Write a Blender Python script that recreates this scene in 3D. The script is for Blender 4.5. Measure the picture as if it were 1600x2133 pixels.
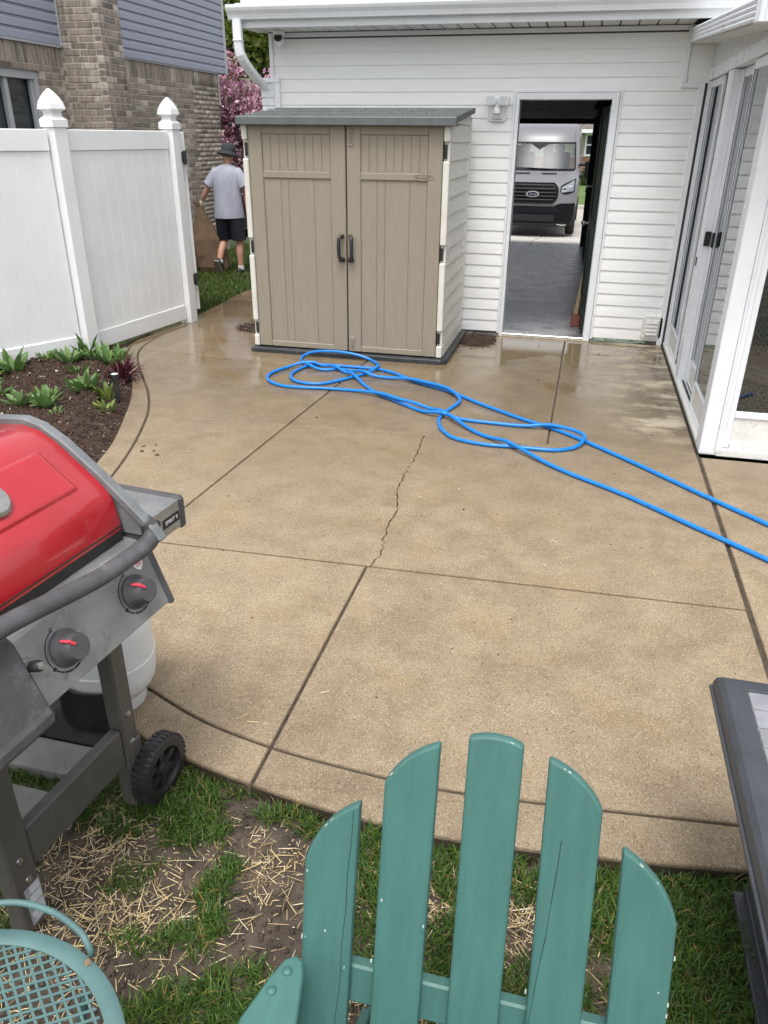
import bpy, bmesh, math, random
import numpy as np
from mathutils import Vector, Matrix, Euler
rad = math.radians
for o in list(bpy.data.objects):
    bpy.data.objects.remove(o)
scene = bpy.context.scene
col = scene.collection

# ------------------------------------------------------------------ camera
cam_d = bpy.data.cameras.new('camera')
cam = bpy.data.objects.new('camera', cam_d)
col.objects.link(cam)
yaw, pit, rol = rad(-13.617), rad(26.223), rad(-0.562)
fw = Vector((math.sin(yaw) * math.cos(pit), math.cos(yaw) * math.cos(pit), -math.sin(pit)))
rt = Vector((math.cos(yaw), -math.sin(yaw), 0))
dn = fw.cross(rt)
r2 = rt * math.cos(rol) + dn * math.sin(rol)
d2 = dn * math.cos(rol) - rt * math.sin(rol)
m = Matrix.Identity(4)
for i in range(3):
    m[i][0], m[i][1], m[i][2] = r2[i], -d2[i], -fw[i]
m.translation = Vector((0, 0, 1.77))
cam.matrix_world = m
cam_d.sensor_fit = 'VERTICAL'
cam_d.sensor_height = 36
cam_d.lens = 36 * 1590 / 2133
cam_d.clip_start = 0.02
cam_d.clip_end = 800
scene.camera = cam

# ------------------------------------------------------------------ world, sun, exposure
SUN_EL, SUN_AZ = rad(68), rad(178)      # azimuth measured from +Y towards +X
world = bpy.data.worlds.new('World')
scene.world = world
world.use_nodes = True
wn = world.node_tree.nodes
wl = world.node_tree.links
wn.clear()
w_out = wn.new('ShaderNodeOutputWorld')
w_bg = wn.new('ShaderNodeBackground')
w_sky = wn.new('ShaderNodeTexSky')
w_sky.sky_type = 'NISHITA'
w_sky.sun_disc = False
w_sky.sun_elevation = SUN_EL
w_sky.sun_rotation = SUN_AZ
w_sky.dust_density = 4.0
w_sky.air_density = 1.0
w_sky.ozone_density = 1.0
w_hs = wn.new('ShaderNodeHueSaturation')
w_hs.inputs['Saturation'].default_value = 0.22
w_hs.inputs['Value'].default_value = 1.0
w_bg.inputs['Strength'].default_value = 0.15
wl.new(w_sky.outputs[0], w_hs.inputs['Color'])
wl.new(w_hs.outputs[0], w_bg.inputs['Color'])
wl.new(w_bg.outputs[0], w_out.inputs['Surface'])
sun_d = bpy.data.lights.new('sun', 'SUN')
sun_d.energy = 1.0
sun_d.angle = rad(20)
sun_d.color = (1.0, 0.96, 0.9)
sun = bpy.data.objects.new('sun', sun_d)
col.objects.link(sun)
sdir = Vector((math.sin(SUN_AZ) * math.cos(SUN_EL), math.cos(SUN_AZ) * math.cos(SUN_EL), math.sin(SUN_EL)))
sun.rotation_euler = sdir.to_track_quat('Z', 'Y').to_euler()
scene.view_settings.view_transform = 'Standard'
scene.view_settings.look = 'None'
scene.view_settings.exposure = 0.95
scene.view_settings.gamma = 1
scene.view_settings.use_curve_mapping = False

# ------------------------------------------------------------------ helpers: materials
def N(nt, typ, **kw):
    n = nt.nodes.new(typ)
    for k, v in kw.items():
        if k in n.inputs:
            n.inputs[k].default_value = v
        else:
            setattr(n, k, v)
    return n

def new_mat(name):
    mt = bpy.data.materials.new(name)
    mt.use_nodes = True
    nt = mt.node_tree
    nt.nodes.clear()
    out = nt.nodes.new('ShaderNodeOutputMaterial')
    b = nt.nodes.new('ShaderNodeBsdfPrincipled')
    nt.links.new(b.outputs[0], out.inputs['Surface'])
    return mt, nt, b

def mixc(nt, fac, a, b, mode='MIX'):
    n = nt.nodes.new('ShaderNodeMix')
    n.data_type = 'RGBA'
    n.blend_type = mode
    for inp, v in ((n.inputs[0], fac), (n.inputs[6], a), (n.inputs[7], b)):
        if hasattr(v, 'links') or isinstance(v, bpy.types.NodeSocket):
            nt.links.new(v, inp)
        elif isinstance(v, (int, float)):
            inp.default_value = v
        else:
            inp.default_value = (*v[:3], 1)
    return n.outputs[2]

def mth(nt, op, a, b=0.0, clamp=False):
    n = nt.nodes.new('ShaderNodeMath')
    n.operation = op
    n.use_clamp = clamp
    for i, v in enumerate((a, b)):
        if isinstance(v, bpy.types.NodeSocket):
            nt.links.new(v, n.inputs[i])
        else:
            n.inputs[i].default_value = v
    return n.outputs[0]

def sstep(nt, v, lo, hi):
    n = nt.nodes.new('ShaderNodeMapRange')
    n.interpolation_type = 'SMOOTHSTEP'
    nt.links.new(v, n.inputs[0])
    n.inputs[1].default_value = lo
    n.inputs[2].default_value = hi
    return n.outputs[0]

def noise(nt, vec, scale, detail=3.0, rough=0.55):
    n = nt.nodes.new('ShaderNodeTexNoise')
    n.inputs['Scale'].default_value = scale
    n.inputs['Detail'].default_value = detail
    n.inputs['Roughness'].default_value = rough
    nt.links.new(vec, n.inputs['Vector'])
    return n.outputs[0]

def pos_vec(nt, stretch=None):
    g = nt.nodes.new('ShaderNodeNewGeometry')
    v = g.outputs['Position']
    if stretch:
        mp = nt.nodes.new('ShaderNodeVectorMath')
        mp.operation = 'MULTIPLY'
        mp.inputs[1].default_value = stretch
        nt.links.new(v, mp.inputs[0])
        v = mp.outputs[0]
    return v

def mat(name, c, rough=0.5, var=0.12, vs=6.0, bump=0.0, bs=150.0, metal=0.0, spec=0.5, coat=0.0,
        rand=0.0, stretch=None, dirt=0.0, dirtc=(0.12, 0.1, 0.08), ds=3.0, rvar=0.1, attr=None, trans=None):
    mt, nt, b = new_mat(name)
    v = pos_vec(nt, stretch)
    f = noise(nt, v, vs, 4)
    lo = tuple(x * (1 - var) for x in c)
    hi = tuple(min(1, x * (1 + var)) for x in c)
    cc = mixc(nt, sstep(nt, f, 0.3, 0.7), lo, hi)
    if attr:
        at = nt.nodes.new('ShaderNodeAttribute')
        at.attribute_name = attr
        cc = mixc(nt, 1.0, cc, at.outputs['Color'], 'MULTIPLY')
    if rand:
        oi = nt.nodes.new('ShaderNodeObjectInfo')
        k = mth(nt, 'ADD', mth(nt, 'MULTIPLY', oi.outputs['Random'], 2 * rand), 1 - rand)
        cmb = nt.nodes.new('ShaderNodeCombineColor')
        for i in range(3):
            nt.links.new(k, cmb.inputs[i])
        cc = mixc(nt, 1.0, cc, cmb.outputs[0], 'MULTIPLY')
    if dirt:
        dn_ = sstep(nt, noise(nt, pos_vec(nt), ds, 6, 0.65), 0.52, 0.75)
        cc = mixc(nt, mth(nt, 'MULTIPLY', dn_, dirt), cc, dirtc)
    nt.links.new(cc, b.inputs['Base Color'])
    r = mth(nt, 'ADD', mth(nt, 'MULTIPLY', f, 2 * rvar), rough - rvar, True)
    nt.links.new(r, b.inputs['Roughness'])
    b.inputs['Metallic'].default_value = metal
    b.inputs['Specular IOR Level'].default_value = spec
    b.inputs['Coat Weight'].default_value = coat
    b.inputs['Coat Roughness'].default_value = 0.08
    if bump:
        bp = nt.nodes.new('ShaderNodeBump')
        bp.inputs['Strength'].default_value = min(1.0, bump)
        bp.inputs['Distance'].default_value = 0.004
        nt.links.new(noise(nt, v, bs, 3), bp.inputs['Height'])
        nt.links.new(bp.outputs[0], b.inputs['Normal'])
    return mt

def glass_mat(name, tint=(0.75, 0.8, 0.8), op=0.25, refl=1.0):
    """thin window glass: mostly see-through, Fresnel reflection"""
    mt = bpy.data.materials.new(name)
    mt.use_nodes = True
    nt = mt.node_tree
    nt.nodes.clear()
    out = nt.nodes.new('ShaderNodeOutputMaterial')
    tr = nt.nodes.new('ShaderNodeBsdfTransparent')
    tr.inputs[0].default_value = (*tint, 1)
    gl = nt.nodes.new('ShaderNodeBsdfGlossy')
    gl.inputs['Roughness'].default_value = 0.01
    gl.inputs['Color'].default_value = (0.95, 0.97, 1.0, 1)
    fr = nt.nodes.new('ShaderNodeFresnel')
    fr.inputs[0].default_value = 1.6
    mx = nt.nodes.new('ShaderNodeMixShader')
    f = mth(nt, 'MULTIPLY', fr.outputs[0], refl)
    f = mth(nt, 'ADD', f, op * 0.2, True)
    nt.links.new(f, mx.inputs[0])
    nt.links.new(tr.outputs[0], mx.inputs[1])
    nt.links.new(gl.outputs[0], mx.inputs[2])
    nt.links.new(mx.outputs[0], out.inputs['Surface'])
    return mt

# ------------------------------------------------------------------ helpers: objects and meshes
def org(p):
    """world origin that a part's mesh is measured from"""
    v = Vector((0, 0, 0))
    while p is not None:
        v = v + p.location
        p = p.parent
    return v

def tag(o, label=None, cat=None, group=None, kind=None):
    if label: o['label'] = label
    if cat: o['category'] = cat
    if group: o['group'] = group
    if kind: o['kind'] = kind
    return o

def thing(name, loc, label, cat, group=None):
    o = bpy.data.objects.new(name, None)
    o.empty_display_size = 0.1
    o.location = loc
    col.objects.link(o)
    return tag(o, label, cat, group)

def struct_root(name, loc):
    o = bpy.data.objects.new(name, None)
    o.location = loc
    col.objects.link(o)
    return tag(o, kind='structure')

def link(name, me, mt, parent=None, loc=None, label=None, kind=None):
    o = bpy.data.objects.new(name, me)
    if mt is not None and not me.materials:
        me.materials.append(mt)
    if parent is not None:
        o.parent = parent
    if loc is not None:
        o.location = loc
    col.objects.link(o)
    if label: o['label'] = label
    if kind: o['kind'] = kind
    return o

class MB:
    """collects shapes (world coordinates) and links them as ONE mesh object"""
    def __init__(s):
        s.v, s.f = [], []
    def add(s, vs, fs):
        k = len(s.v)
        s.v += [tuple(p) for p in vs]
        s.f += [tuple(i + k for i in f) for f in fs]
        return s
    def box(s, p0, p1):
        x0, y0, z0 = p0
        x1, y1, z1 = p1
        return s.add([(x0, y0, z0), (x1, y0, z0), (x1, y1, z0), (x0, y1, z0), (x0, y0, z1), (x1, y0, z1), (x1, y1, z1), (x0, y1, z1)],
                     [(3, 2, 1, 0), (4, 5, 6, 7), (0, 1, 5, 4), (1, 2, 6, 5), (2, 3, 7, 6), (3, 0, 4, 7)])
    def obox(s, c, half, mtx):
        """box with centre c, half sizes, 3x3 orientation"""
        vs = []
        for z in (-1, 1):
            for x, y in ((-1, -1), (1, -1), (1, 1), (-1, 1)):
                vs.append(Vector(c) + mtx @ Vector((x * half[0], y * half[1], z * half[2])))
        return s.add(vs, [(3, 2, 1, 0), (4, 5, 6, 7), (0, 1, 5, 4), (1, 2, 6, 5), (2, 3, 7, 6), (3, 0, 4, 7)])
    def bar(s, p, q, w, h, up=(0, 0, 1)):
        """rectangular bar from p to q, w across, h along 'up'"""
        p, q = Vector(p), Vector(q)
        d = (q - p)
        L = d.length
        d.normalize()
        u = Vector(up)
        x = d.cross(u).normalized()
        u = x.cross(d)
        mt = Matrix((x, d, u)).transposed()
        return s.obox((p + q) / 2, (w / 2, L / 2, h / 2), mt)
    def tube(s, path, r, n=8, closed=False, cap=True):
        pts = [Vector(p) for p in path]
        k = len(pts)
        rs = r if isinstance(r, (list, tuple)) else [r] * k
        ring0 = len(s.v)
        prev = None
        for i, p in enumerate(pts):
            a = pts[(i - 1) % k] if (closed or i > 0) else pts[0]
            b = pts[(i + 1) % k] if (closed or i < k - 1) else pts[-1]
            t = (b - a).normalized()
            if prev is None:
                u = t.orthogonal().normalized()
            else:
                u = (prev - t * prev.dot(t)).normalized()
            prev = u
            w = t.cross(u)
            for j in range(n):
                an = 2 * math.pi * j / n
                s.v.append(tuple(p + (u * math.cos(an) + w * math.sin(an)) * rs[i]))
        for i in range(k if closed else k - 1):
            for j in range(n):
                a = ring0 + i * n + j
                b = ring0 + i * n + (j + 1) % n
                c = ring0 + ((i + 1) % k) * n + (j + 1) % n
                d = ring0 + ((i + 1) % k) * n + j
                s.f.append((a, b, c, d))
        if cap and not closed:
            s.f.append(tuple(ring0 + j for j in reversed(range(n))))
            s.f.append(tuple(ring0 + (k - 1) * n + j for j in range(n)))
        return s
    def cyl(s, p, q, r, n=16, r2=None):
        return s.tube([p, q], [r, r if r2 is None else r2], n)
    def lathe(s, c, prof, n=20, axis=None, mtx=None):
        """prof: (radius, height) pairs around z through c (or orientation mtx)"""
        k = len(s.v)
        mt = mtx if mtx is not None else Matrix.Identity(3)
        for r, h in prof:
            for j in range(n):
                an = 2 * math.pi * j / n
                s.v.append(tuple(Vector(c) + mt @ Vector((r * math.cos(an), r * math.sin(an), h))))
        for i in range(len(prof) - 1):
            for j in range(n):
                s.f.append((k + i * n + j, k + i * n + (j + 1) % n, k + (i + 1) * n + (j + 1) % n, k + (i + 1) * n + j))
        s.f.append(tuple(k + j for j in reversed(range(n))))
        s.f.append(tuple(k + (len(prof) - 1) * n + j for j in range(n)))
        return s
    def loft(s, rings, cap=True, closed=True):
        k = len(s.v)
        n = len(rings[0])
        for r in rings:
            s.v += [tuple(p) for p in r]
        for i in range(len(rings) - 1):
            for j in range(n if closed else n - 1):
                s.f.append((k + i * n + j, k + i * n + (j + 1) % n, k + (i + 1) * n + (j + 1) % n, k + (i + 1) * n + j))
        if cap and closed:
            s.f.append(tuple(k + j for j in reversed(range(n))))
            s.f.append(tuple(k + (len(rings) - 1) * n + j for j in range(n)))
        return s
    def prism(s, poly, ax, a, b):
        """poly of 2D points extruded along axis ax ('x','y','z') from a to b"""
        def P(p, t):
            return {'x': (t, p[0], p[1]), 'y': (p[0], t, p[1]), 'z': (p[0], p[1], t)}[ax]
        return s.loft([[P(p, a) for p in poly], [P(p, b) for p in poly]])
    def slab(s, poly, z0, z1, b=0.006):
        """flat slab with softened top edge (poly counter-clockwise)"""
        n = len(poly)
        ins = []
        for i in range(n):
            a, c, d = Vector(poly[i - 1]), Vector(poly[i]), Vector(poly[(i + 1) % n])
            e1, e2 = (c - a), (d - c)
            if e1.length < 1e-6 or e2.length < 1e-6:
                ins.append(tuple(c)); continue
            n1 = Vector((-e1.y, e1.x)).normalized()
            n2 = Vector((-e2.y, e2.x)).normalized()
            h = (n1 + n2)
            if h.length < 0.3:
                h = n1
            h.normalize()
            ins.append(tuple(c + h * b / max(0.5, h.dot(n1))))
        return s.loft([[(x, y, z0) for x, y in poly], [(x, y, z1 - b) for x, y in poly],
                       [(x, y, z1 - b * 0.3) for x, y in [(poly[i][0] * .6 + ins[i][0] * .4, poly[i][1] * .6 + ins[i][1] * .4) for i in range(n)]],
                       [(x, y, z1) for x, y in ins]])
    def mesh(s, o=Vector((0, 0, 0)), bevel=0.0, smooth=False, segs=1, name='m', tri=False, weld=False):
        me = bpy.data.meshes.new(name)
        me.from_pydata([(p[0] - o[0], p[1] - o[1], p[2] - o[2]) for p in s.v], [], s.f)
        bm = bmesh.new()
        bm.from_mesh(me)
        if weld:
            bmesh.ops.remove_doubles(bm, verts=bm.verts, dist=1e-5)
        bmesh.ops.recalc_face_normals(bm, faces=bm.faces)
        if bevel:
            es = [e for e in bm.edges if len(e.link_faces) == 2 and e.calc_face_angle(0) > 0.5]
            bmesh.ops.bevel(bm, geom=es, offset=bevel, segments=segs, affect='EDGES', profile=0.5, clamp_overlap=True)
        if tri:
            bmesh.ops.triangulate(bm, faces=[f for f in bm.faces if len(f.verts) > 4], ngon_method='EAR_CLIP')
        bm.to_mesh(me)
        bm.free()
        if smooth:
            for p in me.polygons:
                p.use_smooth = True
            if smooth != 'all':
                try:
                    me.set_sharp_from_angle(angle=rad(40))
                except Exception:
                    pass
        me.update()
        return me
    def build(s, name, mt, parent=None, bevel=0.0, smooth=False, segs=1, label=None, kind=None, loc=None, tri=False, weld=False):
        if parent is None and loc is not None:
            me = s.mesh(Vector(loc), bevel, smooth, segs, name, tri, weld)
            return link(name, me, mt, None, loc, label, kind)
        me = s.mesh(org(parent), bevel, smooth, segs, name, tri, weld)
        return link(name, me, mt, parent, None, label, kind)

def rot3(rx=0, ry=0, rz=0):
    return Euler((rx, ry, rz)).to_matrix()

def piece(name, me, mt, parent, wloc, rot=None, scale=None):
    """a piece that shares its mesh: placed at world location wloc under parent"""
    o = bpy.data.objects.new(name, me)
    if mt is not None and not me.materials:
        me.materials.append(mt)
    o.parent = parent
    o.location = Vector(wloc) - org(parent)
    if rot is not None: o.rotation_euler = rot
    if scale is not None: o.scale = scale
    col.objects.link(o)
    return o

def text_part(name, body, mt, parent, centre, size, mtx, extrude=0.0006, align='CENTER', shear=0.0, width=None):
    cu = bpy.data.curves.new('txt', 'FONT')
    cu.body = body
    cu.size = size
    cu.extrude = extrude
    cu.align_x = align
    cu.align_y = 'CENTER'
    cu.shear = shear
    cu.resolution_u = 3
    ob = bpy.data.objects.new('txt', cu)
    col.objects.link(ob)
    dg = bpy.context.evaluated_depsgraph_get()
    me = bpy.data.meshes.new_from_object(ob.evaluated_get(dg))
    bpy.data.objects.remove(ob)
    o = org(parent)
    m4 = mtx.to_4x4()
    m4.translation = Vector(centre) - o
    me.transform(m4)
    me.materials.clear()
    return link(name, me, mt, parent)

def cr(pts, k=8, closed=False):
    """Catmull-Rom through 2D/3D points"""
    P = [Vector(p) for p in pts]
    n = len(P)
    out = []
    rng = range(n) if closed else range(n - 1)
    for i in rng:
        p0 = P[(i - 1) % n] if (closed or i > 0) else P[0] * 2 - P[1]
        p1, p2 = P[i], P[(i + 1) % n]
        p3 = P[(i + 2) % n] if (closed or i < n - 2) else P[-1] * 2 - P[-2]
        for j in range(k):
            t = j / k
            out.append(0.5 * ((2 * p1) + (p2 - p0) * t + (2 * p0 - 5 * p1 + 4 * p2 - p3) * t * t + (3 * p1 - p0 - 3 * p2 + p3) * t ** 3))
    if not closed:
        out.append(P[-1])
    return out

def clip(poly, p, q, gap=0.0):
    """keep the part of poly left of the directed line p->q, pulled back by gap"""
    d = (Vector(q) - Vector(p)).normalized()
    nrm = Vector((-d.y, d.x))
    def sd(a): return (Vector(a) - Vector(p)).dot(nrm) - gap
    out = []
    n = len(poly)
    for i in range(n):
        a, b = poly[i], poly[(i + 1) % n]
        da, db = sd(a), sd(b)
        if da >= 0: out.append(tuple(a))
        if (da >= 0) != (db >= 0):
            t = da / (da - db)
            out.append((a[0] + (b[0] - a[0]) * t, a[1] + (b[1] - a[1]) * t))
    return out

def ccw(poly):
    a = sum(poly[i - 1][0] * poly[i][1] - poly[i][0] * poly[i - 1][1] for i in range(len(poly)))
    return list(poly) if a > 0 else list(reversed(poly))

def numpy_mesh(name, V, F, cols=None):
    """fast mesh of quads/tris from arrays; cols = per-vertex rgb"""
    me = bpy.data.meshes.new(name)
    V = np.asarray(V, dtype=np.float32)
    F = np.asarray(F, dtype=np.int32)
    nv, nf, k = len(V), len(F), F.shape[1]
    me.vertices.add(nv)
    me.vertices.foreach_set('co', V.ravel())
    me.loops.add(nf * k)
    me.loops.foreach_set('vertex_index', F.ravel())
    me.polygons.add(nf)
    me.polygons.foreach_set('loop_start', np.arange(0, nf * k, k, dtype=np.int32))
    me.update(calc_edges=True)
    if cols is not None:
        at = me.color_attributes.new('tint', 'FLOAT_COLOR', 'POINT')
        c4 = np.ones((nv, 4), dtype=np.float32)
        c4[:, :3] = cols
        at.data.foreach_set('color', c4.ravel())
    return me

random.seed(7)
rng = np.random.default_rng(11)
# ================================================================== MATERIALS
M_white = mat('white_vinyl', (0.79, 0.80, 0.81), 0.38, 0.03, 3, 0.10, 260, dirt=0.05, dirtc=(0.5, 0.5, 0.48), ds=2.2)
M_siding = mat('white_siding', (0.85, 0.855, 0.85), 0.42, 0.02, 2.5, 0.16, 190, stretch=(1, 1, 7), dirt=0.08, dirtc=(0.52, 0.52, 0.49), ds=2.0)
M_trim = mat('white_trim', (0.80, 0.81, 0.83), 0.36, 0.03, 5, 0.05, 200, dirt=0.06, dirtc=(0.45, 0.44, 0.41), ds=6)
M_alu = mat('white_aluminium', (0.76, 0.785, 0.82), 0.3, 0.03, 5, 0.04, 200, dirt=0.1, dirtc=(0.4, 0.38, 0.35), ds=9)
M_dirtywhite = mat('grimy_white', (0.72, 0.71, 0.68), 0.5, 0.06, 14, 0.1, 120, dirt=0.5, dirtc=(0.25, 0.22, 0.18), ds=30)
M_dark = mat('near_black', (0.012, 0.012, 0.013), 0.5, 0.2, 12)
M_rubber = mat('black_plastic', (0.022, 0.022, 0.024), 0.45, 0.2, 20, 0.1, 300)
M_soilfill = mat('dark_joint', (0.055, 0.042, 0.029), 0.95, 0.4, 30, 0.5, 90)
M_road = mat('pale_street', (0.36, 0.335, 0.30), 0.9, 0.1, 2, 0.3, 200)
M_drive = mat('driveway_concrete', (0.42, 0.40, 0.365), 0.85, 0.12, 1.5, 0.3, 150, dirt=0.25, dirtc=(0.3, 0.27, 0.23), ds=1.2)
M_turf = mat('turf_base', (0.035, 0.055, 0.014), 0.95, 0.35, 9, 0.6, 60)
M_screw = mat('screw_steel', (0.45, 0.44, 0.42), 0.35, 0.1, 90, metal=0.9)

def concrete_material():
    mt, nt, b = new_mat('patio_concrete')
    g = nt.nodes.new('ShaderNodeNewGeometry')
    p = g.outputs['Position']
    sx = nt.nodes.new('ShaderNodeSeparateXYZ')
    nt.links.new(p, sx.inputs[0])
    X, Y = sx.outputs[0], sx.outputs[1]
    oi = nt.nodes.new('ShaderNodeObjectInfo')
    big = noise(nt, p, 0.9, 5, 0.6)
    mid = noise(nt, p, 5.0, 5, 0.65)
    fine = noise(nt, p, 150, 3, 0.7)
    vor = nt.nodes.new('ShaderNodeTexVoronoi')
    vor.inputs['Scale'].default_value = 270
    nt.links.new(p, vor.inputs['Vector'])
    grain = nt.nodes.new('ShaderNodeSeparateColor')
    nt.links.new(vor.outputs['Color'], grain.inputs[0])
    c = mixc(nt, sstep(nt, mid, 0.3, 0.72), (0.205, 0.157, 0.101), (0.300, 0.236, 0.158))
    c = mixc(nt, mth(nt, 'MULTIPLY', sstep(nt, big, 0.40, 0.72), 0.5), c, (0.335, 0.268, 0.182))
    # warm ochre blotches
    c = mixc(nt, mth(nt, 'MULTIPLY', sstep(nt, noise(nt, p, 2.6, 5, 0.7), 0.52, 0.70), 0.45), c, (0.30, 0.205, 0.100))
    # pale and dark sand grains
    c = mixc(nt, mth(nt, 'MULTIPLY', sstep(nt, grain.outputs[0], 0.80, 0.98), 0.36), c, (0.58, 0.51, 0.40))
    c = mixc(nt, mth(nt, 'MULTIPLY', sstep(nt, grain.outputs[1], 0.76, 0.96), 0.58), c, (0.075, 0.055, 0.036))
    c = mixc(nt, mth(nt, 'MULTIPLY', sstep(nt, fine, 0.5, 0.8), 0.3), c, (0.12, 0.09, 0.058))
    # rust / mud specks
    c = mixc(nt, mth(nt, 'MULTIPLY', sstep(nt, noise(nt, p, 42, 2, 0.5), 0.70, 0.78), 0.55), c, (0.12, 0.08, 0.045))
    # pale lime bloom along the sunroom and a few elsewhere
    bl = mth(nt, 'MULTIPLY', sstep(nt, X, 0.1, 0.75), mth(nt, 'MULTIPLY', sstep(nt, Y, 4.7, 5.4), sstep(nt, noise(nt, pos_vec(nt, (1, 2.2, 1)), 2.4, 6, 0.7), 0.43, 0.60)))
    c = mixc(nt, mth(nt, 'MULTIPLY', bl, 0.85), c, (0.60, 0.54, 0.42))
    # wetness: soaked towards the back and the fence, drying to the front
    wy = mth(nt, 'ADD', Y, mth(nt, 'MULTIPLY', mth(nt, 'SUBTRACT', big, 0.5), 4.5))
    wet = sstep(nt, wy, 2.7, 6.0)
    wl_ = mth(nt, 'MULTIPLY', sstep(nt, mth(nt, 'MULTIPLY', X, -1.0), 2.2, 3.4), sstep(nt, Y, 3.6, 5.0))
    wet = mth(nt, 'MAXIMUM', wet, wl_)
    # damp streaks in the middle
    st = mth(nt, 'MULTIPLY', sstep(nt, noise(nt, pos_vec(nt, (0.8, 2.0, 1)), 1.7, 6, 0.7), 0.56, 0.72), mth(nt, 'SUBTRACT', 1.0, sstep(nt, mth(nt, 'ABSOLUTE', mth(nt, 'SUBTRACT', Y, 3.3)), 0.2, 1.0)))
    wet = mth(nt, 'MAXIMUM', wet, mth(nt, 'MULTIPLY', st, 0.7))
    wet = mth(nt, 'MULTIPLY', wet, mth(nt, 'SUBTRACT', 1.0, mth(nt, 'MULTIPLY', bl, 0.8)))
    c = mixc(nt, mth(nt, 'MULTIPLY', wet, 0.85), c, mixc(nt, 1.0, c, (0.60, 0.565, 0.485), 'MULTIPLY'))
    # green-brown algae at the wet back
    c = mixc(nt, mth(nt, 'MULTIPLY', mth(nt, 'MULTIPLY', wet, sstep(nt, mid, 0.5, 0.75)), 0.25), c, (0.11, 0.085, 0.045))
    k = mth(nt, 'ADD', mth(nt, 'MULTIPLY', oi.outputs['Random'], 0.16), 0.92)
    kc = nt.nodes.new('ShaderNodeCombineColor')
    for i in range(3):
        nt.links.new(k, kc.inputs[i])
    c = mixc(nt, 1.0, c, kc.outputs[0], 'MULTIPLY')
    # dark drip and footprint stains
    sn = sstep(nt, noise(nt, pos_vec(nt, (1.0, 1.6, 1)), 3.4, 7, 0.75), 0.60, 0.74)
    c = mixc(nt, mth(nt, 'MULTIPLY', sn, 0.18), c, (0.13, 0.095, 0.058))
    nt.links.new(c, b.inputs['Base Color'])
    pud = sstep(nt, mth(nt, 'ADD', mth(nt, 'MULTIPLY', noise(nt, p, 1.3, 3, 0.5), 1.0), mth(nt, 'MULTIPLY', sstep(nt, mth(nt, 'SUBTRACT', Y, mth(nt, 'MULTIPLY', X, 0.35)), 5.2, 7.6), 0.34)), 0.55, 0.74)
    rough = mth(nt, 'SUBTRACT', 0.86, mth(nt, 'MULTIPLY', wet, 0.60))
    rough = mth(nt, 'SUBTRACT', rough, mth(nt, 'MULTIPLY', mth(nt, 'MULTIPLY', pud, wet), 0.22), True)
    nt.links.new(rough, b.inputs['Roughness'])
    nt.links.new(mth(nt, 'ADD', 0.25, mth(nt, 'MULTIPLY', wet, 0.3)), b.inputs['Specular IOR Level'])
    bp = nt.nodes.new('ShaderNodeBump')
    bp.inputs['Distance'].default_value = 0.002
    nt.links.new(mth(nt, 'MULTIPLY', mth(nt, 'SUBTRACT', 1.0, mth(nt, 'MULTIPLY', mth(nt, 'MULTIPLY', pud, wet), 0.97)), 0.45), bp.inputs['Strength'])
    nt.links.new(mth(nt, 'ADD', fine, mth(nt, 'MULTIPLY', grain.outputs[2], 0.4)), bp.inputs['Height'])
    nt.links.new(bp.outputs[0], b.inputs['Normal'])
    return mt
M_patio = concrete_material()

# ================================================================== GROUND, DRIVEWAY, STREET
def gz(y):
    """height of the land away from the patio"""
    pts = [(-60, -0.16), (15.2, -0.16), (20, -0.52), (24.5, -0.67), (31.3, -0.67), (31.5, -0.5), (40, -0.05), (400, 3.0)]
    for (a, za), (b, zb) in zip(pts, pts[1:]):
        if y <= b:
            return za + (zb - za) * (y - a) / (b - a)
    return pts[-1][1]
ys = [-60, -20, 0, 8, 15.2, 17, 20, 22, 24.5, 28, 31.3, 31.5, 34, 37, 40, 60, 120, 400]
xs = [-300, -60, -20, -8, -4, 0, 4, 10, 30, 80, 300]
mb = MB()
mb.add([(x, y, gz(y)) for y in ys for x in xs],
       [(j * len(xs) + i, j * len(xs) + i + 1, (j + 1) * len(xs) + i + 1, (j + 1) * len(xs) + i) for j in range(len(ys) - 1) for i in range(len(xs) - 1)])
mb.build('ground', M_turf, kind='structure')
def strip(name, mt, x0, x1, prof, lift):
    mb = MB()
    n = len(prof)
    mb.add([(x, y, z + lift) for y, z in prof for x in (x0, x1)] + [(x, y, z + lift - 0.2) for y, z in prof for x in (x0, x1)],
           [(2 * i, 2 * i + 1, 2 * i + 3, 2 * i + 2) for i in range(n - 1)] + [(2 * n + 2 * i, 2 * n + 2 * i + 2, 2 * i + 2, 2 * i) for i in range(n - 1)] + [(0, 2 * n, 2 * n + 1, 1)])
    return mb.build(name, mt, kind='structure')
drv = struct_root('driveway', (0, 15, 0))
for (a, b) in ((15.27, 17.6), (17.615, 20.6), (20.615, 24.5)):
    for (x0, x1) in ((-3.2, -0.985), (-0.97, 1.6)):
        def dz(y): return 0.0 - 0.42 * max(0, min(1, (y - 15.2) / 4.8)) - 0.15 * max(0, min(1, (y - 20) / 4.5))
        mb = MB()
        yy = [a + (b - a) * t / 4 for t in range(5)]
        mb.add([(x, y, dz(y)) for y in yy for x in (x0, x1)] + [(x, y, dz(y) - 0.15) for y in yy for x in (x0, x1)],
               [(2 * i, 2 * i + 1, 2 * i + 3, 2 * i + 2) for i in range(4)] + [(10, 11, 1, 0), (8, 9, 19, 18)])
        mb.build('slab', M_drive, drv)
strip('street', M_road, -40, 40, [(24.5, -0.64), (31.3, -0.64)], 0.03)
MB().box((-40, 31.3, -0.75), (40, 31.5, -0.47)).build('kerb', M_drive, kind='structure', bevel=0.02)
# the strip of grass over the street is built with the other lawns below

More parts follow.
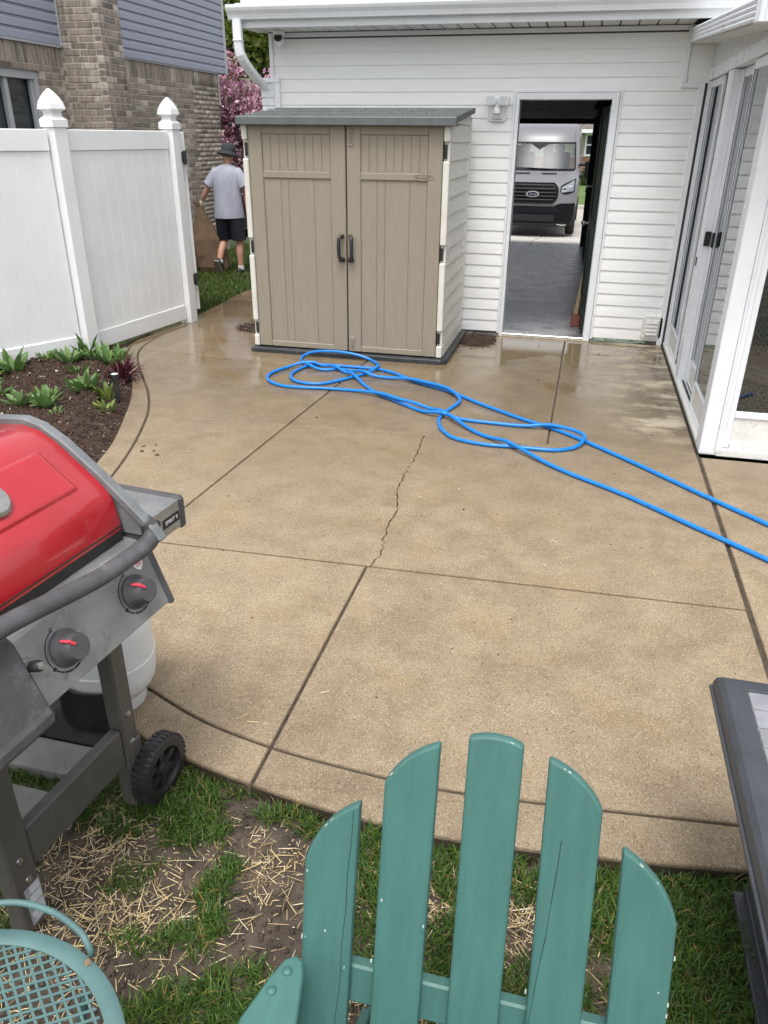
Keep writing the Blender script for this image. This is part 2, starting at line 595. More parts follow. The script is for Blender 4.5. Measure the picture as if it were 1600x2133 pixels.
# ================================================================== PATIO
edge_left = [(-2.668, 3.690), (-2.768, 4.035), (-2.989, 4.562), (-3.129, 4.865), (-3.311, 5.196), (-3.516, 5.493), (-3.780, 5.803), (-3.917, 6.027), (-4.00, 6.40), (-4.03, 6.882), (-3.96, 7.34)]
joint_left = [(-2.411, 3.175), (-2.463, 3.523), (-2.600, 4.000), (-2.754, 4.418), (-2.880, 4.702), (-3.090, 5.062), (-3.413, 5.521), (-3.660, 5.900), (-3.800, 6.185), (-3.868, 6.474), (-3.89, 6.882), (-3.86, 7.34)]
joint_low = [(-2.411, 3.175), (-2.21, 2.75), (-1.90, 2.34), (-1.463, 1.985), (-1.279, 1.892), (-1.044, 1.799), (-0.790, 1.743), (-0.563, 1.718), (-0.253, 1.702), (0.075, 1.725), (0.392, 1.758), (0.672, 1.787), (0.85, 1.805), (1.03, 1.823)]
edge_low = [(-2.668, 3.690), (-2.50, 3.15), (-2.27, 2.70), (-1.95, 2.24), (-1.55, 1.86), (-1.212, 1.684), (-1.008, 1.621), (-0.781, 1.575), (-0.602, 1.548), (-0.363, 1.530), (-0.153, 1.528), (0.046, 1.545), (0.266, 1.571), (0.431, 1.592), (0.669, 1.628), (0.88, 1.655), (1.1, 1.68)]
jl = [tuple(p) for p in cr(joint_left, 5)]
jw = [tuple(p) for p in cr(joint_low, 5)] + [(2.6, 2.0)]
el = [tuple(p) for p in cr(edge_left, 5)]
ew = [tuple(p) for p in cr(edge_low, 5)] + [(2.6, 1.85)]
WALL_Y = 7.68
SX = 0.868
patio = struct_root('patio', (-1, 4, 0))
MB().slab(ccw(ew[::-1] + el[1:] + [(-3.0, 7.34), (-3.0, 7.66), (SX, 7.66), (SX, 4.77), (2.6, 4.77)]), -0.16, -0.011, 0.004).build('joint_filler', M_soilfill, patio, tri=True)
main = ccw([(0.845, 1.8045)] + [p for p in reversed(jw) if p[0] <= 0.84] + jl[1:] + [(-3.05, 7.34), (-3.05, 7.655), (0.845, 7.655)])
def half(p, q, poly, gap): return clip(poly, p, q, gap)
def slabs(poly, cuts):
    for p, q, gap in cuts:
        poly = clip(poly, p, q, gap)
    return poly
X1 = ((-1.73, 5.99), (-1.90, 2.9))
H0 = ((-4.5, 6.23), (-2.6, 6.12))
H1 = ((-3.5, 4.52), (0.9, 4.79))
H2 = ((-3.0, 2.86), (0.9, 2.982))
V2 = ((-0.79, 3.2), (-0.788, 1.2))
RB = ((-0.046, 7.7), (-0.068, 4.5))
def rv(l): return (l[1], l[0])
GP = 0.0052
pit_l = [(-3.36, 7.13), (-3.20, 7.07), (-3.04, 7.07)]
def add_slab(poly, name='slab'):
    if len(poly) > 2:
        MB().slab(ccw(poly), -0.10, 0.0, 0.006).build(name, M_patio, patio, tri=True)
add_slab(slabs(main, [(X1[1], X1[0], GP * 1.2), (rv(H1)[0], rv(H1)[1], GP), (H2[0], H2[1], GP)]))                   # left, below H1
add_slab(slabs(main, [(X1[1], X1[0], GP * 1.2), (H1[0], H1[1], GP), (rv(H0)[0], rv(H0)[1], GP)]))
a3 = slabs(main, [(X1[1], X1[0], GP * 1.2), (H0[0], H0[1], GP)])
add_slab(a3)
add_slab(slabs(main, [(X1[0], X1[1], GP * 1.2), (H1[0], H1[1], GP * .7), (RB[1], RB[0], GP)]))
add_slab(slabs(main, [(RB[0], RB[1], GP), (H1[0], H1[1], GP)]))
add_slab(slabs(main, [rv(H2) + (GP,), (V2[1], V2[0], GP * 1.1)]))
add_slab(slabs(main, [rv(H2) + (GP,), (V2[0], V2[1], GP * 1.1)]))
# the cracked slab: two pieces with a jagged edge between them
mid = slabs(main, [(X1[0], X1[1], GP * 1.2), (H2[0], H2[1], GP), rv(H1) + (GP * .7,)])
ck = [(-0.861, 4.598), (-0.847, 4.342), (-0.846, 4.181), (-0.854, 3.991), (-0.853, 3.885), (-0.818, 3.662), (-0.786, 3.547), (-0.793, 3.400), (-0.783, 3.266), (-0.764, 3.143), (-0.748, 3.050), (-0.775, 2.945)]
rc = random.Random(3)
jag = []
for a, b in zip(ck, ck[1:]):
    nj = max(3, int(abs(b[1] - a[1]) / 0.022))
    amp = rc.choice((.005, .008, .012))
    for t in range(nj):
        t = t / nj
        jag.append((a[0] + (b[0] - a[0]) * t + rc.uniform(-amp, amp), a[1] + (b[1] - a[1]) * t))
jag.append(ck[-1])
yb, yt = 2.935, 4.66
lft = slabs(main, [(X1[0], X1[1], GP * 1.2), (H2[0], H2[1], GP), rv(H1) + (GP * .7,)])
def top_y(x): return H1[0][1] + (x - H1[0][0]) / (H1[1][0] - H1[0][0]) * (H1[1][1] - H1[0][1]) - GP * .7
def bot_y(x): return H2[0][1] + (x - H2[0][0]) / (H2[1][0] - H2[0][0]) * (H2[1][1] - H2[0][1]) + GP
mx = [p for p in lft]
xl_t = X1[0][0] + (4.64 - X1[0][1]) / (X1[1][1] - X1[0][1]) * (X1[1][0] - X1[0][0]) + GP * 1.2
xl_b = X1[0][0] + (2.9 - X1[0][1]) / (X1[1][1] - X1[0][1]) * (X1[1][0] - X1[0][0]) + GP * 1.2
for side in (-1, 1):
    w = [0.0012 + 0.0042 * rc.random() ** 2 for _ in jag]
    edge = [(x + side * w[i], y) for i, (x, y) in enumerate(jag)]
    edge = [(edge[0][0], top_y(edge[0][0]))] + edge[1:-1] + [(edge[-1][0], bot_y(edge[-1][0]))]
    if side < 0:
        poly = [(xl_b, bot_y(xl_b)), *reversed(edge), (xl_t, top_y(xl_t))]
    else:
        poly = [(0.845, bot_y(0.845)), (0.845, top_y(0.845)), *edge]
    MB().slab(ccw(poly), -0.10, 0.0, 0.003).build('slab', M_patio, patio, tri=True)
# border ribbon
rib = ccw(ew[::-1] + el[1:] + jl[::-1] + jw[1:])
upper = ccw([*el, *jl[::-1]])
upper = [p for i, p in enumerate(upper)]
def inset_band(outer, inner, g):
    return outer, [(p[0], p[1]) for p in inner]
# ribbon pieces are pulled back from the curved joint by moving the joint line outwards a little
def push(line, d):
    out = []
    for i, p in enumerate(line):
        a = Vector(line[max(0, i - 1)]); b = Vector(line[min(len(line) - 1, i + 1)])
        t = (b - a).normalized()
        out.append((p[0] - t.y * d, p[1] + t.x * d))
    return out
jl_o = push(jl, 0.014)
jw_o = push(jw, -0.012)
r_up = ccw(el + jl_o[::-1])
r_lo = ccw(ew + jw_o[::-1])
add_slab(slabs(r_up, [(H1[0], H1[1], GP)]))
add_slab(slabs(r_up, [rv(H1) + (GP,)]))
add_slab(slabs(r_lo, [(V2[1], V2[0], GP * 1.1)]))
add_slab(slabs(r_lo, [(V2[0], V2[1], GP * 1.1), ((0.85, 0), (0.85, 3), 0.004)]))
add_slab(slabs(r_lo, [((0.85, 3), (0.85, 0), 0.010)]))
add_slab([(0.868, 1.83), (2.6, 2.02), (2.6, 4.74), (0.868, 4.74)])
# side path past the gate
path = struct_root('path', (-3.5, 9, 0))
for a, b in ((7.35, 8.64), (8.65, 10.2), (10.21, 12.0), (12.01, 14.0), (14.01, 16.5)):
    xa, xb = (-3.97 if a < 7.5 else -4.05), -4.0
    MB().slab(ccw([(-3.06, a), (-3.06, b), (-4.02, b), (-4.06 if a > 7.5 else -3.96, a)]), -0.10, -0.002 if a > 8 else 0.0, 0.006).build('slab', M_patio, path, tri=True)
MB().box((-4.0, 7.3, -0.2), (-3.05, 16.5, -0.012)).build('joint_filler', M_soilfill, path)
# ================================================================== GARAGE
W = WALL_Y
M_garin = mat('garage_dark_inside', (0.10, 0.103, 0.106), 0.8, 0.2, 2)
M_garfloor = mat('garage_floor', (0.22, 0.23, 0.245), 0.30, 0.45, 4, 0.5, 110, dirt=0.75, dirtc=(0.50, 0.52, 0.54), ds=5, rvar=0.18)
M_green = mat('dark_green_paint', (0.008, 0.030, 0.024), 0.45, 0.2, 8, dirt=0.2, dirtc=(0.05, 0.06, 0.05), ds=14)
M_found = mat('foundation', (0.10, 0.09, 0.075), 0.9, 0.4, 8, 0.8, 60)
M_flake = mat('flaking_green_paint', (0.28, 0.40, 0.28), 0.8, 0.2, 20, 0.4, 80, dirt=0.6, dirtc=(0.12, 0.11, 0.09), ds=25)
M_paintbrick = mat('white_painted_brick', (0.76, 0.79, 0.83), 0.6, 0.05, 20, 0.6, 120)
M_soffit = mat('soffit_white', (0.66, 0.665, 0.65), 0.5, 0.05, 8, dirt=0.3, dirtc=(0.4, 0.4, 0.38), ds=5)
M_bulb = mat('lens_grey', (0.42, 0.44, 0.45), 0.2, 0.1, 60, spec=0.8)
M_concf = mat('concrete_sill', (0.32, 0.26, 0.18), 0.7, 0.2, 12, 0.4, 120)

gar = thing('garage', (-1.0, W, 0), 'white clapboard garage with an open back door and a gutter along its eave', 'garage')
OX0, OX1, OZ = -0.665, 0.117, 2.067
GX0 = -2.945
def gbox(name, p0, p1, mt, bev=0.0, par=gar, **k):
    return MB().box(p0, p1).build(name, mt, par, bevel=bev, **k)
# shell
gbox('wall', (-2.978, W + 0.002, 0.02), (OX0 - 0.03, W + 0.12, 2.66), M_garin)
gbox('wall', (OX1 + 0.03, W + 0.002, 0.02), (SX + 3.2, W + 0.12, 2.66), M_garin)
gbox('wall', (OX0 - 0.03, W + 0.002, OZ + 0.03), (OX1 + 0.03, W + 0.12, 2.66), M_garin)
gbox('wall', (-2.978, W + 0.12, 0.02), (-2.90, 15.15, 2.66), M_siding)
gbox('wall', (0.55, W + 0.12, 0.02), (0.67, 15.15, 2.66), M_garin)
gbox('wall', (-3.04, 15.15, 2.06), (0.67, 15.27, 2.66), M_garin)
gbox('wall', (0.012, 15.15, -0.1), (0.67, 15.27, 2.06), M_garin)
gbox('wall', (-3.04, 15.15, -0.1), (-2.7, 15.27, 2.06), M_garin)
gbox('floor', (-3.0, W - 0.02, -0.12), (0.6, 15.27, 0.012), M_garfloor)
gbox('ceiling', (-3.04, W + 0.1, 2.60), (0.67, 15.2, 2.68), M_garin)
# overhead door rolled up under the ceiling: panels
M_ohd = mat('overhead_door', (0.78, 0.79, 0.80), 0.6, 0.08, 6)
for zc_, hh in ((2.135, 0.062), (2.275, 0.075), (2.43, 0.075)):
    gbox('overhead_door_panel', (-2.6, 14.93, zc_ - hh), (-0.01, 14.97, zc_ + hh), M_ohd, 0.006)
gbox('door_header', (-2.75, 15.08, 1.985), (0.015, 15.15, 2.09), M_dark)
gbox('door_track', (-0.03, 14.95, 0.0), (0.05, 15.08, 2.1), M_dark)
gbox('door_track', (-0.03, 12.2, 2.10), (0.01, 15.08, 2.14), M_dark)
# siding boards
PITCH, Z0 = 0.1047, 0.035
def siding_board(x0, x1, z, par=gar, mt=None):
    mb = MB()
    prof = [(W, z), (W - 0.0125, z), (W - 0.013, z + 0.005), (W - 0.0105, z + 0.045), (W - 0.0045, z + PITCH + 0.004), (W, z + PITCH + 0.004)]
    mb.prism(prof, 'x', x0, x1)
    return mb.build('siding_board', mt or M_siding, par)
k = 0
z = Z0
rs_ = random.Random(5)
while z < 2.50:
    if z < 2.05:
        siding_board(GX0 + 0.055, -0.722, z)
        siding_board(0.199, 0.802, z)
    elif z < 2.12:
        siding_board(GX0 + 0.055, -0.722, z)
        siding_board(0.199, 0.802, z)
    elif z < 2.20:
        siding_board(GX0 + 0.055, 0.802, z)
    elif z < 2.36:
        siding_board(GX0 + 0.0, 0.66, z)
    else:
        siding_board(GX0, 0.66, z)
    z += PITCH
# trims
gbox('corner_trim', (0.800, W - 0.034, 0.0), (0.846, W, 2.185), M_trim, 0.004)
gbox('corner_trim', (0.655, W - 0.034, 2.185), (0.690, W, 2.60), M_trim, 0.004)
gbox('siding_panel', (0.69, W - 0.012, 2.1865), (4.0, W + 0.001, 2.60), M_siding)
gbox('corner_trim', (0.655, W - 0.035, 2.150), (0.846, W - 0.001, 2.186), M_trim, 0.004)
gbox('corner_trim', (GX0 - 0.035, W - 0.030, 2.22), (GX0, W, 2.60), M_trim, 0.004)
gbox('frieze_trim', (GX0, W - 0.028, 2.565), (0.655, W, 2.60), M_trim, 0.004)
gbox('pilaster_trim', (GX0 + 0.0, W - 0.036, 0.03), (GX0 + 0.055, W, 2.205), M_trim, 0.004)
gbox('pilaster_trim', (GX0 - 0.135, W - 0.038, 2.205), (GX0 + 0.055, W, 2.245), M_trim, 0.004)
# painted brick pilaster on the left corner
bm_ = MB().box((-0.065, -0.045, -0.029), (0.065, 0.045, 0.029)).mesh(bevel=0.006, name='brick')
zz = 0.05
while zz < 2.2:
    piece('brick', bm_, M_paintbrick, gar, (GX0 - 0.068 + rs_.uniform(-.003, .003), W + 0.015 + rs_.uniform(-.003, .003), zz), rot=(0, rs_.uniform(-.01, .01), 0))
    zz += 0.0665
gbox('pilaster', (GX0 - 0.125, W - 0.02, 0.0), (GX0 - 0.002, W + 0.12, 2.2), M_paintbrick)
# door casing: outer J-trim and white metal frame
CY = W - 0.030
gbox('door_trim', (-0.722, CY + 0.004, 0.02), (-0.700, W, 2.142), M_trim, 0.003)
gbox('door_trim', (0.179, CY + 0.004, 0.02), (0.200, W, 2.142), M_trim, 0.003)
gbox('door_trim', (-0.700, CY + 0.004, 2.122), (0.179, W, 2.142), M_trim, 0.003)
dfr = MB().box((-0.698, CY - 0.012, -0.005), (OX0, W + 0.125, OZ))
dfr.box((OX1, CY - 0.012, -0.01), (0.176, W + 0.125, OZ))
dfr.box((-0.698, CY - 0.012, OZ), (0.176, W + 0.125, 2.119))
dfr.build('door_frame', M_alu, gar, bevel=0.003)
gbox('threshold', (OX0, CY - 0.02, 0.0), (OX1, W + 0.10, 0.030), mat('threshold_metal', (0.62, 0.62, 0.60), 0.25, 0.1, 20, metal=0.85, dirt=0.5, ds=25), 0.004)
gbox('foundation', (-2.9, W + 0.001, -0.12), (-0.71, W + 0.03, 0.05), M_found)
fo = MB().box((0.20, W - 0.008, -0.12), (0.85, W + 0.03, 0.034)).build('foundation', M_found, gar)
# flaking paint on the foundation: small irregular chips
fl = MB()
for i in range(60):
    cx, cz = rs_.uniform(0.22, 0.74), rs_.uniform(0.004, 0.032) * (0.5 + 0.5 * rs_.random())
    n = 7
    w_, h_ = rs_.uniform(0.006, 0.035), rs_.uniform(0.004, 0.012)
    fl.prism([(cx + w_ * math.cos(6.283 * j / n) * rs_.uniform(.6, 1.2), max(0.002, min(0.033, cz + 0.008 + h_ * math.sin(6.283 * j / n) * rs_.uniform(.6, 1.2)))) for j in range(n)], 'y', W - 0.012 - 0.0001 * i, W - 0.0085)
fl.build('paint_flake', M_flake, gar, kind='stuff')
gbox('step', (OX0 - 0.03, W - 0.06, -0.1), (OX1 + 0.06, W + 0.02, 0.008), M_concf, 0.004)
# eave: soffit strips, fascia, gutter, roof edge
xx = -3.1
while xx < 0.66:
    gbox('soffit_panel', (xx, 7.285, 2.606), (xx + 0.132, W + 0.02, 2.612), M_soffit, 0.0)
    xx += 0.146
gbox('soffit_backing', (-3.1, 7.285, 2.613), (4.2, W + 0.02, 2.63), M_dark)
gbox('fascia', (-3.12, 7.262, 2.598), (4.2, 7.284, 2.78), M_alu, 0.002)
def gutter(x0, x1):
    y0, z0 = 7.262, 2.655
    pr = [(y0, z0), (y0 - 0.062, z0), (y0 - 0.066, z0 + 0.012), (y0 - 0.076, z0 + 0.035), (y0 - 0.098, z0 + 0.062), (y0 - 0.106, z0 + 0.082), (y0 - 0.106, z0 + 0.105), (y0 - 0.098, z0 + 0.105),
          (y0 - 0.098, z0 + 0.084), (y0 - 0.070, z0 + 0.037), (y0 - 0.058, z0 + 0.008), (y0, z0 + 0.008)]
    return MB().prism(pr, 'x', x0, x1)
g_ = gutter(-3.16, 4.2).build('gutter', M_alu, gar, tri=True)
MB().prism([(7.262, 2.655), (7.200, 2.655), (7.196, 2.667), (7.186, 2.69), (7.164, 2.717), (7.156, 2.737), (7.156, 2.76), (7.262, 2.76)], 'x', -3.165, -3.160).build('gutter_end', M_alu, gar, tri=True)
# upper wall of siding above the gutter
for i in range(5):
    zz = 2.79 + 0.11 * i
    MB().prism([(7.34, zz), (7.318, zz), (7.332, zz + 0.112), (7.34, zz + 0.112)], 'x', -3.07, 4.2).build('siding_board', M_siding, gar)
gbox('roof', (-3.1, 7.34, 2.765), (4.2, 15.3, 3.3), M_siding)
# downspout from the gutter round to the corner
ds_path = cr([(-3.09, 7.215, 2.66), (-3.088, 7.22, 2.45), (-3.075, 7.26, 2.36), (-3.055, 7.45, 2.25), (-3.045, 7.66, 2.165), (-3.045, 7.72, 2.05)], 6)
mbd = MB()
rings = []
for i, p in enumerate(ds_path):
    a = ds_path[max(0, i - 1)]; b = ds_path[min(len(ds_path) - 1, i + 1)]
    t = (b - a).normalized()
    x = Vector((1, 0, 0)); x = (x - t * x.dot(t)).normalized(); u = t.cross(x)
    k_ = 1.0 + (0.05 if (8 < i < 20 and i % 2) else 0)
    rings.append([p + x * (0.038 * cx * k_) + u * (0.029 * cy * k_) for cx, cy in ((-1, -.7), (-.7, -1), (.7, -1), (1, -.7), (1, .7), (.7, 1), (-.7, 1), (-1, .7))])
mbd.loft(rings).build('downspout', M_alu, gar)
MB().box((-3.13, 7.18, 2.50), (-3.048, 7.252, 2.506)).build('downspout_strap', M_alu, gar)
# dark green door, swung inside
gd = thing('back_door', (0.11, W + 0.06, 0), 'dark green door of the garage swung open inside its white frame', 'door')
ang = rad(94.5)
dx, dy = math.cos(ang), math.sin(ang)
p0 = Vector((0.112, W + 0.10, 0.02)); 
mdoor = Matrix(((dx, -dy, 0), (dy, dx, 0), (0, 0, 1)))
def dbox(name, u0, u1, v0, v1, z0, z1, mt, par=gd, bev=0.003):
    c = p0 + mdoor @ Vector(((u0 + u1) / 2, (v0 + v1) / 2, 0)); c.z = (z0 + z1) / 2
    return MB().obox(c, (abs(u1 - u0) / 2, abs(v1 - v0) / 2, (z1 - z0) / 2), mdoor).build(name, mt, par, bevel=bev)
dbox('leaf', 0, 0.76, -0.04, 0.0, 0.03, 2.03, M_green)
dbox('rail', 0.02, 0.74, 0.0, 0.012, 0.06, 0.22, M_green)
dbox('rail', 0.02, 0.74, 0.0, 0.012, 0.95, 1.07, M_green)
dbox('stile', 0.02, 0.13, 0.0, 0.0115, 0.22, 1.98, M_green)
dbox('stile', 0.63, 0.74, 0.0, 0.0115, 0.22, 1.98, M_green)
dbox('weather_strip', -0.006, 0.0, -0.04, 0.0, 0.03, 2.03, M_alu, bev=0)
c = p0 + mdoor @ Vector((0.70, 0.04, 0)); c.z = 1.0
MB().lathe(c, [(0.012, -0.04), (0.012, 0.0), (0.028, 0.012), (0.028, 0.03), (0.01, 0.045)], 12, mtx=mdoor @ rot3(rad(-90))).build('handle', M_screw, gd, smooth=True)

# motion floodlight beside the door
fl_ = thing('floodlight', (-0.85, W, 1.98), 'white twin-head motion floodlight on the siding left of the open door', 'floodlight')
def ocut(cx, cz, w, h, c):
    return [(cx - w + c, cz - h), (cx + w - c, cz - h), (cx + w, cz - h + c), (cx + w, cz + h - c), (cx + w - c, cz + h), (cx - w + c, cz + h), (cx - w, cz + h - c), (cx - w, cz - h + c)]
MB().prism(ocut(-0.855, 1.985, 0.082, 0.092, 0.022), 'y', W - 0.034, W - 0.012).build('back_plate', M_white, fl_, bevel=0.003)
MB().prism(ocut(-0.855, 1.985, 0.064, 0.074, 0.018), 'y', W - 0.048, W - 0.0345).build('cover', M_white, fl_, bevel=0.004)
MB().lathe((-0.855, W - 0.06, 1.965), [(0.0, -0.045), (0.03, -0.04), (0.042, -0.015), (0.042, 0.03), (0.025, 0.055), (0.0, 0.06)], 16).build('sensor_body', M_white, fl_, smooth=True)
MB().tube([(-0.885, W - 0.095, 1.962), (-0.855, W - 0.108, 1.957), (-0.825, W - 0.095, 1.962)], 0.014, 8).build('sensor_lens', M_bulb, fl_, smooth=True)
for sx_, tilt in ((-1, 0.25), (1, -0.35)):
    R_ = rot3(rad(-12), 0, tilt * 0.6) @ rot3(0, rad(4 * sx_), 0)
    cc = Vector((-0.855 + sx_ * 0.062, W - 0.115, 2.055))
    h = MB().obox(cc, (0.045, 0.022, 0.038), R_).build('lamp_head', M_white, fl_, bevel=0.006)
    MB().obox(cc + R_ @ Vector((0, -0.0225, 0)), (0.036, 0.0016, 0.029), R_).build('lens', M_bulb, h)
    MB().tube([(-0.855, W - 0.06, 2.02), tuple(cc + R_ @ Vector((0, 0.02, -0.005)))], 0.011, 8).build('arm', M_white, fl_)
# wall vent
vt = thing('dryer_vent', (0.735, W, 0.16), 'white louvred wall vent low on the siding beside the sunroom', 'vent')
MB().prism(ocut(0.735, 0.165, 0.093, 0.108, 0.022), 'y', W - 0.034, W - 0.012).build('flange', M_dirtywhite, vt, bevel=0.004)
MB().box((0.675, W - 0.046, 0.088), (0.795, W - 0.0345, 0.242)).build('louvre_box', M_dirtywhite, vt, bevel=0.004)
for i in range(4):
    zz = 0.100 + i * 0.035
    MB().prism([(W - 0.0465, zz), (W - 0.060, zz), (W - 0.048, zz + 0.032), (W - 0.0465, zz + 0.032)], 'x', 0.684, 0.786).build('louvre', M_dirtywhite, vt)
# security camera under the eave
sc_ = thing('security_camera', (-2.85, W - 0.1, 2.60), 'small white dome security camera under the left end of the eave', 'camera')
MB().lathe((-2.85, W - 0.11, 2.60), [(0.055, 0.004), (0.055, -0.01), (0.035, -0.03), (0.028, -0.05)], 16).build('mount', M_white, sc_, smooth=True)
Rc = rot3(rad(60), 0, rad(12))
cc = Vector((-2.85, W - 0.115, 2.535))
MB().lathe(cc, [(0.0, -0.048), (0.03, -0.042), (0.046, -0.02), (0.048, 0.01), (0.042, 0.032)], 18, mtx=Rc).build('housing', M_white, sc_, smooth=True)
MB().lathe(cc + Rc @ Vector((0, 0, 0.033)), [(0.038, -0.002), (0.036, 0.006), (0.025, 0.012), (0.0, 0.014)], 18, mtx=Rc).build('lens', M_dark, sc_, smooth=True)
# things just inside the garage
bk = MB().box((-0.02, 8.20, 0.012), (0.075, 8.33, 0.115)).build('brick', mat('red_brick', (0.20, 0.075, 0.05), 0.85, 0.25, 20, 0.5, 90), loc=(0.02, 8.27, 0.012), bevel=0.004)
tag(bk, 'red brick lying on the grey garage floor by the green door', 'brick')
M_stick = mat('bare_wood', (0.45, 0.33, 0.2), 0.6, 0.2, 20, stretch=(6, 6, 1))
for i, (dx_, dz_) in enumerate(((0.0, 0.52), (0.022, 0.43))):
    s_ = MB().tube([(0.005 + dx_, 8.37, 0.03), (0.055 + dx_ * .3, 8.44, dz_)], 0.011, 8).build('wooden_stick', M_stick, loc=(0.0 + dx_, 8.37, 0.012))
    tag(s_, ('longer' if i == 0 else 'shorter') + ' of two bare wooden sticks leaning behind the red brick', 'stick')
gl_ = thing('wall_lantern', (-0.03, 12.1, 2.1), 'dark lantern with clear glass hanging inside the garage by the green door', 'lantern')
MB().lathe((-0.005, 12.1, 2.13), [(0.05, 0.0), (0.055, 0.01), (0.03, 0.03), (0.012, 0.06)], 12).build('cap', M_dark, gl_)
MB().lathe((-0.005, 12.1, 2.02), [(0.028, 0.0), (0.034, 0.05), (0.034, 0.105)], 12).build('glass', M_bulb, gl_, smooth=True)
MB().lathe((-0.005, 12.1, 1.99), [(0.03, 0.0), (0.032, 0.028)], 12).build('base', M_dark, gl_)
bn = thing('wheeled_bin', (0.14, 13.2, 0), 'black wheeled bin standing inside the garage beside the far opening', 'bin')
MB().loft([[(0.04, 13.0, 0.03), (0.42, 13.0, 0.03), (0.42, 13.45, 0.03), (0.04, 13.45, 0.03)], [(0.0, 12.95, 1.02), (0.45, 12.95, 1.02), (0.45, 13.5, 1.02), (0.0, 13.5, 1.02)]]).build('body', M_rubber, bn, bevel=0.01)
MB().box((-0.035, 12.91, 1.02), (0.47, 13.53, 1.10)).build('lid', M_rubber, bn, bevel=0.015)
MB().tube([(0.03, 13.53, 1.0), (0.42, 13.53, 1.0)], 0.015, 8).build('handle', M_rubber, bn)
# ================================================================== PLASTIC SHED
M_sdoor = mat('shed_door_taupe', (0.272, 0.236, 0.182), 0.55, 0.05, 7, 0.35, 60, stretch=(10, 10, 1), dirt=0.12, dirtc=(0.2, 0.165, 0.12), ds=5)
M_sroof = mat('shed_roof_grey', (0.105, 0.115, 0.118), 0.55, 0.1, 8, 0.2, 120)
M_sbase = mat('shed_base_grey', (0.028, 0.031, 0.035), 0.5, 0.2, 8, 0.15, 100, dirt=0.25, dirtc=(0.15, 0.13, 0.1), ds=8)
M_scream = mat('shed_cream', (0.63, 0.615, 0.555), 0.5, 0.04, 8, 0.2, 90, dirt=0.15, dirtc=(0.4, 0.37, 0.3), ds=7)
M_sside = mat('shed_side_cream', (0.66, 0.655, 0.61), 0.52, 0.04, 6, 0.35, 50, stretch=(1, 1, 8), dirt=0.15, dirtc=(0.45, 0.43, 0.38), ds=5)
shed = thing('storage_shed', (-1.92, 6.9, 0), 'taupe double-door plastic storage shed with a grey sloping roof against the garage', 'shed')
SX0, SX1, SY = -2.775, -1.075, 6.45
def sb(name, p0, p1, mt, bev=0.004, par=shed, **k):
    return MB().box(p0, p1).build(name, mt, par, bevel=bev, **k)
MB().slab([(SX0 - 0.03, SY - 0.055), (SX1 + 0.01, SY - 0.055), (SX1 + 0.06, SY + 0.0), (SX1 + 0.06, 7.60), (SX0 - 0.03, 7.60)], 0.001, 0.045, 0.012).build('base', M_sbase, shed)
sb('back_wall', (SX0 + 0.03, 7.50, 0.045), (SX1 - 0.03, 7.55, 1.97), M_sside)
sb('cavity', (SX0 + 0.06, SY + 0.05, 0.05), (SX1 - 0.06, 7.49, 1.84), M_dark, 0)
# doors: slab, frame members, recessed planks
def door(x0, x1, name_side):
    d = sb('door', (x0, SY + 0.006, 0.055), (x1, SY + 0.03, 1.845), M_sdoor, 0.004)
    fx0, fx1 = (x0 + 0.115, x1 - 0.125) if name_side < 0 else (x0 + 0.115, x1 - 0.115)
    f = SY - 0.010
    def fm(a, b, c, e): return sb('frame_member', (a, f, c), (b, SY + 0.006, e), M_sdoor, 0.005, d)
    fm(x0, fx0, 0.055, 1.845); fm(fx1, x1, 0.055, 1.845)
    fm(fx0, fx1, 0.055, 0.105); fm(fx0, fx1, 1.452, 1.506); fm(fx0, fx1, 1.778, 1.845)
    fm_b = SY + 0.0015
    n = 8
    for i in range(n):
        a = fx0 + (fx1 - fx0) * i / n; b = fx0 + (fx1 - fx0) * (i + 1) / n
        sb('plank', (a + 0.003, fm_b, 1.506), (b - 0.003, SY + 0.006, 1.778), M_sdoor, 0.0025, d)
    cuts = [0, 0.256, 0.37, 0.75, 1.0] if name_side < 0 else [0, 0.25, 0.37, 0.74, 1.0]
    for a, b in zip(cuts, cuts[1:]):
        sb('plank', (fx0 + (fx1 - fx0) * a + 0.002, fm_b, 0.105), (fx0 + (fx1 - fx0) * b - 0.002, SY + 0.006, 1.452), M_sdoor, 0.002, d)
    return d
XM = -1.902
dl = door(SX0 + 0.045, XM - 0.006, -1)
dr_ = door(XM + 0.006, SX1 - 0.045, 1)
sb('gap', (XM - 0.006, SY + 0.012, 0.055), (XM + 0.006, SY + 0.03, 1.845), M_dark, 0)
# slide bolts top and bottom of the right door
for zc in (1.755, 0.12):
    b_ = sb('slide_bolt', (XM + 0.022, SY - 0.018, zc - 0.062), (XM + 0.062, SY - 0.010, zc + 0.062), M_sdoor, 0.004, dr_)
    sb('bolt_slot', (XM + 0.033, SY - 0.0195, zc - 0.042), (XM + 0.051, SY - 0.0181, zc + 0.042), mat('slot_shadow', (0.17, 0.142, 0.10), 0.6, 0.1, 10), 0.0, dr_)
    sb('bolt_tab', (XM + 0.037, SY - 0.027, zc - 0.012), (XM + 0.047, SY - 0.0196, zc + 0.03), M_sdoor, 0.002, dr_)
# oval maker's badge embossed on the right door
ov = []
for j in range(36):
    a = 6.283 * j / 36
    ov.append((-1.268 + 0.080 * math.cos(a), SY - 0.0118, 1.479 + 0.0225 * math.sin(a)))
MB().tube(ov, 0.0022, 6, closed=True).build('badge_ring', M_sdoor, dr_, smooth=True)
text_part('badge_lettering', 'SUNCAST', M_sdoor, dr_, (-1.268, SY - 0.0125, 1.479), 0.027, Matrix(((1, 0, 0), (0, 0, -1), (0, 1, 0))), extrude=0.002)
